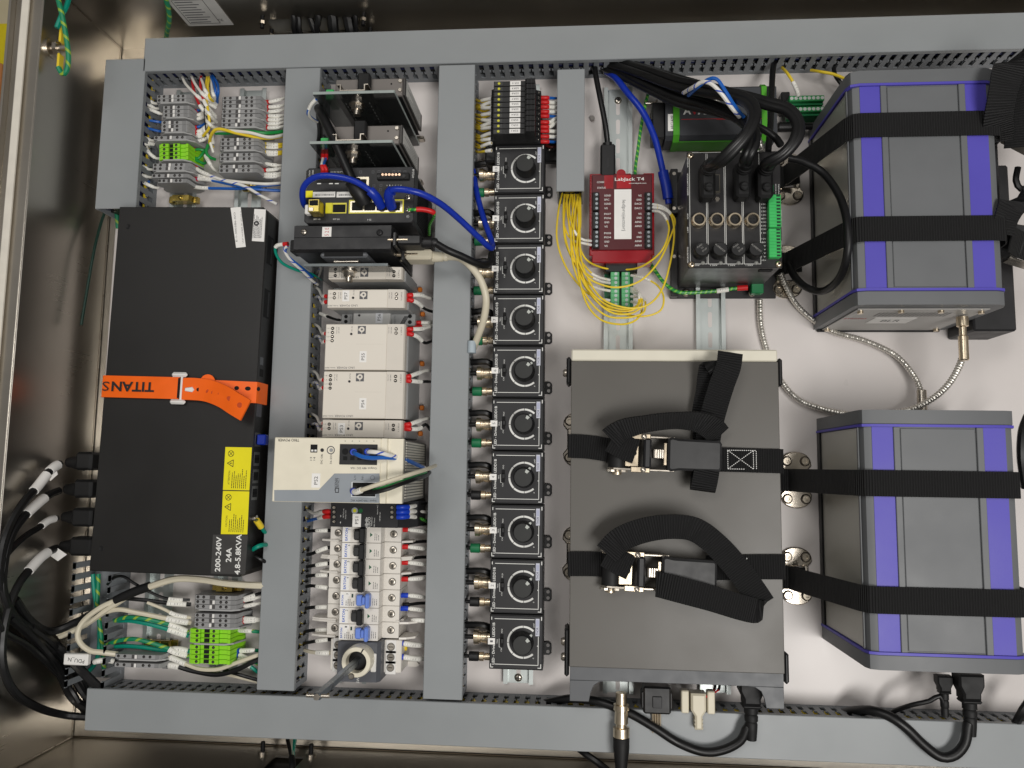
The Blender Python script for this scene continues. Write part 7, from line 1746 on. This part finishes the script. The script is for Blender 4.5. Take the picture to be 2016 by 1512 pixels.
stitch(c.x - 13, c.y - 10, c.x + 14, c.y + 10); stitch(c.x - 13, c.y + 10, c.x + 14, c.y - 10); stitch(c.x - 21, c.y + 10, c.x + 17, c.y + 10); stitch(c.x - 25, c.y - 10, c.x + 5, c.y - 10)
b.build('stitching', INKW, t, smooth=0)['kind'] = 'stuff'
t = strap_thing('lower black strap with a wide looped tail over the grey box', [
    ([(1119, 1110, 40), (1120, 1110, 86), (1125, 1110, 91.8), (1160, 1110, 92), (1200, 1112, 94), (1230, 1118, 102)], [yv3] * 6),
    ([(1390, 1118, 100), (1430, 1117, 93), (1500, 1116, 92), (1540, 1116, 91.8), (1545, 1116, 86), (1545, 1116, 40)], [yv3] * 6),
    ([(1242, 1118, 113), (1218, 1106, 117), (1194, 1092, 119)], [(.1, 1, 0), (.3, 1, 0), (.5, .9, 0)], 'loop'),
    ([(1194, 1090, 120.5), (1222, 1062, 125), (1268, 1044, 128), (1320, 1037, 130), (1368, 1043, 128), (1410, 1073, 123), (1450, 1117, 116), (1482, 1160, 110), (1502, 1190, 108)], [(-.6, .8, .1), (-.45, .9, .15), (-.25, 1, .2), (0, 1, .3), (.2, 1, .35), (.55, .8, .35), (.75, .65, .1), (.85, .5, 0), (.85, .5, 0)], 'loop'),
    ([(1503, 1192, 104), (1492, 1202, 108), (1460, 1196, 116), (1400, 1178, 122), (1340, 1162, 124), (1302, 1152, 120), (1292, 1150, 116)], [(.6, .8, 0), (.35, .95, 0), (.2, 1, 0), (.25, 1, 0), (.2, 1, 0), (.1, 1, 0), (.1, 1, 0)], 'tail')])
q = W(1465, 1112, 93.4); c = q - Vector(t.location) / S; b = MB()
for xx in (-2, 2): stitch(c.x + xx, c.y - 2, c.x + xx + 1, c.y + 8)
b.build('stitching', INKW, t, smooth=0)['kind'] = 'stuff'
# ratchets and slack straps at the right edge of the picture
ratchet('ratchet buckle beside the upper strap of the upper instrument, cut by the frame', 2038, 282, 100, 2.6)
ratchet('ratchet buckle beside the lower strap of the upper instrument, cut by the frame', 2042, 505, 92, 2.8)
strap_thing('bunched black strap hanging over the upper right corner of the upper instrument', [
    ([(1962, 280, 130), (1965, 235, 152), (1975, 180, 166), (1985, 140, 168), (2000, 115, 160), (2030, 120, 140)], [(1, -.2, 0), (1, .2, 0), (.95, .3, 0), (.9, .5, 0), (.8, .6, 0), (.6, .8, 0)], 'slack'),
    ([(2000, 130, 150), (2010, 180, 140), (2012, 240, 130), (2008, 290, 120)], [(1, 0, .2), (1, 0, .2), (1, 0, .2), (1, 0, .2)], 'slack')], 30, 'slack straps at the frame edge')
strap_thing('bunched black strap beside the lower strap of the upper instrument', [
    ([(1972, 460, 140), (1985, 420, 146), (2000, 395, 146), (2030, 375, 136)], [(.8, .6, 0), (.8, .6, 0), (.7, .7, 0), (.6, .8, 0)], 'slack'),
    ([(1990, 470, 130), (2005, 480, 120), (2030, 490, 110)], [(0, 1, .2)] * 3, 'slack')], 28, 'slack straps at the frame edge')
wire('black strap end curling at the right frame edge below the ratchets', [(2004, 330, 60), (2000, 355, 60), (2010, 372, 58), (2030, 365, 54)], 3.5, JBLACK, cat='strap', name='strap_end')
wire('black cord edge beside the lower instrument at the right frame edge', [(2024, 820, 80), (2014, 850, 90), (2012, 900, 90), (2020, 960, 80)], 5, JBLACK, cat='cable', name='cable')

# ---------------------------------------------------------------- hoses, connectors and cords on the right
fe = W(1897, 606, 100)
fc = thing('fibre_connector', 'nickel fibre connector screwed into the upper instrument', 'connector', (fe.x, 170, 96))
MB().lathe([(6, 0), (6, -10), (3.6, -11), (3.6, -20), (4.9, -21), (4.9, -46), (3.8, -47)], (0, -1, 0), 'y', 16).build('ferrule', NICKEL, fc)
armoured('steel armoured hose curving from the upper instrument down to the lower one', ((1897, 660, 92), (1897, 690, 86), (1888, 722, 74), (1866, 758, 56), (1834, 786, 40), (1790, 807, 26), (1730, 816, 14)), None, 3.5)
armoured('steel armoured hose sweeping from the motion controller foot to the lower instrument', ((1537, 538, 20), (1548, 565, 14), (1570, 602, 8), (1606, 634, 6), (1645, 655, 6), (1705, 672, 8), (1762, 699, 10), (1798, 738, 14), (1814, 775, 18), (1816, 812, 20)), None, 3.2)
f2 = thing('hose_ferrule', 'steel ferrule at the end of the hose above the lower instrument', 'ferrule', W(1815, 788, 18)); MB().cyl(0, -12, 0, 5.4, 24, 'y', 14, b=.6).build('sleeve', CHROME, f2)
wire('black cord looping over the side of the upper instrument', outside([(1553, 312, 100), (1580, 318, 104), (1620, 340, 108), (1652, 385, 110), (1668, 440, 108), (1668, 500, 100), (1652, 548, 90), (1620, 573, 80), (1588, 566, 66), (1565, 545, 50), (1552, 520, 30)], 279), 4.2, JBLACK, cat='cable', name='cable', seg=12)
wire('yellow wire with white tip from the top duct to the green terminal board', [(*ZM(1028, 40), 20), (*ZM(1060, 75), 36), (*ZM(1095, 130), 40), (*ZM(1118, 180), 38), (*ZM(1126, 208), 35)], 1.8, JYEL, e=[('sl', 18)])
wire('yellow wire from the top duct disappearing behind the upper instrument', [(*ZM(1200, 55), 20), (*ZM(1260, 65), 32), (*ZM(1330, 78), 36), (*ZM(1400, 105), 34), (*ZM(1450, 130), 26)], 1.8, JYEL)
wire('short black cord from the top duct behind the upper instrument', [(*ZM(1335, 45), 20), (*ZM(1345, 85), 26), (*ZM(1375, 130), 26), (*ZM(1420, 190), 20)], 2.6, JBLACK, cat='cable', name='cable')
# rear connectors of the grey box
cx_ = thing('coax_cable', 'nickel coax connector and black cable hanging from the rear of the grey box', 'cable', W(1217, 1345, 0))
zz = 62
MB().lathe([(6, 6), (6, -6), (8.6, -6.4), (8.6, -12), (7, -12.5), (7.6, -26), (6, -27), (6, -30), (9, -30.5), (9, -40), (7.4, -41)], (0, 0, zz), 'y', 18).build('shell', NICKEL, cx_)
MB().lathe([(8.8, -41), (8.8, -52), (6.4, -72), (4.8, -84)], (0, 0, zz), 'y', 16).build('boot', BLACKM, cx_)
o0 = Vector(cx_.location) / S
MB().tube(smooth_path([W(1219, 1470, zz) - o0 for _ in (0,)] + [W(1222, 1495, 62) - o0, W(1227, 1530, 60) - o0, W(1230, 1560, 56) - o0], 4), 3.9, 12).build('cord', JBLACK, cx_)
pc = thing('panel_connector', 'black D connector with gold pins at the rear of the grey box', 'connector', W(1283, 1352, 0))
MB().box(-15, 15, -13, 16, 40, 62, 2).build('hood', BLACK, pc); MB().box(-5, 5, -6, 6, 62.02, 63.5, .5).build('label', GRAPH, pc)
for s_ in (-1, 1): MB().box(s_ * 15.2 - 1.6, s_ * 15.2 + 1.6, -8, 10, 44, 60, 1).build('latch', BLACK, pc)
for k in (-4, -1.3, 1.3, 4): MB().cyl(k, -13, 52, 1.15, -22, 'y', 8).build('pin', NICKEL, pc)
bp_ = thing('beige_plug', 'ivory plug with two red wires at the rear of the grey box', 'plug', W(1360, 1352, 0))
MB().prism([(-8, 8), (8, 8), (8, -10), (4, -16), (4, -30), (-4, -30), (-4, -16), (-8, -10)], 42, 60, b=2).build('hood', JIVORY, bp_)
for s_ in (-1, 1): MB().box(s_ * 14 - 4, s_ * 14 + 4, -14, 10, 44, 56, 1).build('wing', JIVORY, bp_)
for k in range(3): MB().box(-4.6, 4.6, -21 - k * 4, -19 - k * 4, 43, 59).build('ridge', mat('ivory_dark', (170, 162, 142), .5), bp_, smooth=0)
for k in (0, 1): wire(f'{("upper", "lower")[k]} thin red wire between the beige plug and the rail', [(1364, 1384, 58), (1380, 1376 - k * 2, 58), (1398, 1368, 50), (1406 + 8 * k, 1358, 40), (1408 + 9 * k, 1348, 34)], 1.0, JRED, e=[('hs', 8)])
def iec(label, u, v, z, pts, r=4.8, sc=1.0):
    p = W(u, v, z)
    t = thing('power_cable', label, 'cable', (p.x, p.y, 0))
    MB().prism([(-13 * sc, 14 * sc), (13 * sc, 14 * sc), (13 * sc, 2 * sc), (9 * sc, -6 * sc), (9 * sc, -12 * sc), (-9 * sc, -12 * sc), (-9 * sc, -6 * sc), (-13 * sc, 2 * sc)], z - 9 * sc, z + 9 * sc, b=2 * sc).build('plug', BLACKM, t)
    MB().box(-10 * sc, 10 * sc, -16 * sc, -12.1 * sc, z - 8 * sc, z + 8 * sc, 1.5).build('collar', BLACKM, t)
    MB().lathe([(7.4 * sc, 0), (7.4 * sc, -6), (6 * sc, -7), (7.2 * sc, -9), (7 * sc, -14), (5.8 * sc, -15), (6.6 * sc, -17), (6.2 * sc, -24), (5.2 * sc, -34 * sc)], (0, -16 * sc, z), 'y', 14).build('strain_relief', BLACKM, t)
    P = [Vector((0, -40 * sc, z))] + [W(*k) - Vector((p.x, p.y, 0)) for k in pts]
    MB().tube(smooth_path(P, 4), r, 12).build('cord', JBLACK, t)
    return t
iec('black mains cord from the grey box looping over the bottom duct', 1478, 1362, 62, [(1471, 1432, 62), (1458, 1458, 60), (1425, 1476, 58), (1385, 1480, 57), (1335, 1462, 56), (1285, 1430, 55), (1235, 1402, 52), (1180, 1382, 46), (1130, 1375, 38), (1085, 1382, 24), (1060, 1388, 12)])
iec('black mains cord from the lower instrument looping over the bottom duct', 1907, 1352, 60, [(1906, 1425, 62), (1900, 1462, 62), (1880, 1486, 60), (1852, 1490, 58), (1818, 1466, 57), (1785, 1434, 56), (1752, 1411, 52), (1715, 1399, 42), (1680, 1400, 24), (1655, 1406, 10)], 5.2)
iec('slim black cord from the lower instrument to the bottom duct', 1858, 1346, 50, [(1850, 1370, 52), (1830, 1380, 50), (1795, 1388, 44), (1765, 1398, 30), (1755, 1404, 16)], 2.6, .62)
wire('black cord dropping over the bottom duct edge beneath the grey box', [(1140, 1474, 20), (1155, 1486, 26), (1175, 1500, 26), (1205, 1524, 20), (1230, 1550, 10)], 4, JBLACK, cat='cable', name='cable')
wire('black cord at the lower right frame edge over the duct', [(2030, 1375, 50), (2014, 1398, 54), (2002, 1420, 44), (1996, 1428, 26)], 4.5, JBLACK, cat='cable', name='cable')
# cables through the wall cutouts
for i, (ua, ub, r) in enumerate(((578, 580, 3.6), (588, 590, 3.6), (612, 620, 4.2), (627, 624, 4.2), (655, 657, 7), (686, 690, 6.5), (700, 702, 3))):
    a, c = WY(ua, 34 + (i % 3) * 3, YT), WY(ub, 62, YT - 12)
    wire(f'black cable through the top wall cutout, {("first", "second", "third", "fourth", "fifth", "sixth", "seventh")[i]} from the corner', [(a.x - 3, YT + 11, a.z + 6), (a.x, YT - 1, a.z), (c.x, YT - 12, c.z), (c.x + 2, YT - 20, -5), (c.x + 2, YT - 24, -20)], r, JBLACK, cat='cable', name='cable', px=False, group='cables through the top cutout')
for i, (ua, ub, m, c_) in enumerate(((566, 572, JBLACK, 'black'), (574, 576, JIVORY, 'ivory'), (581, 577, JTEAL, 'teal'))):
    a, c = W(ua, 1450, -8), WY(ub, 1478, YB + 8); d = WY(576, 1508, YB)
    wire(f'{c_} wire dropping into the bottom wall cutout', [(a.x, a.y + 20, -10), tuple(a), tuple(c), (d.x, YB + 1, d.z), (d.x, YB - 5, d.z + 4)], 2.6, m, px=False, e=[('-', 2), ('hs', 20)] if c_ == 'black' else [])
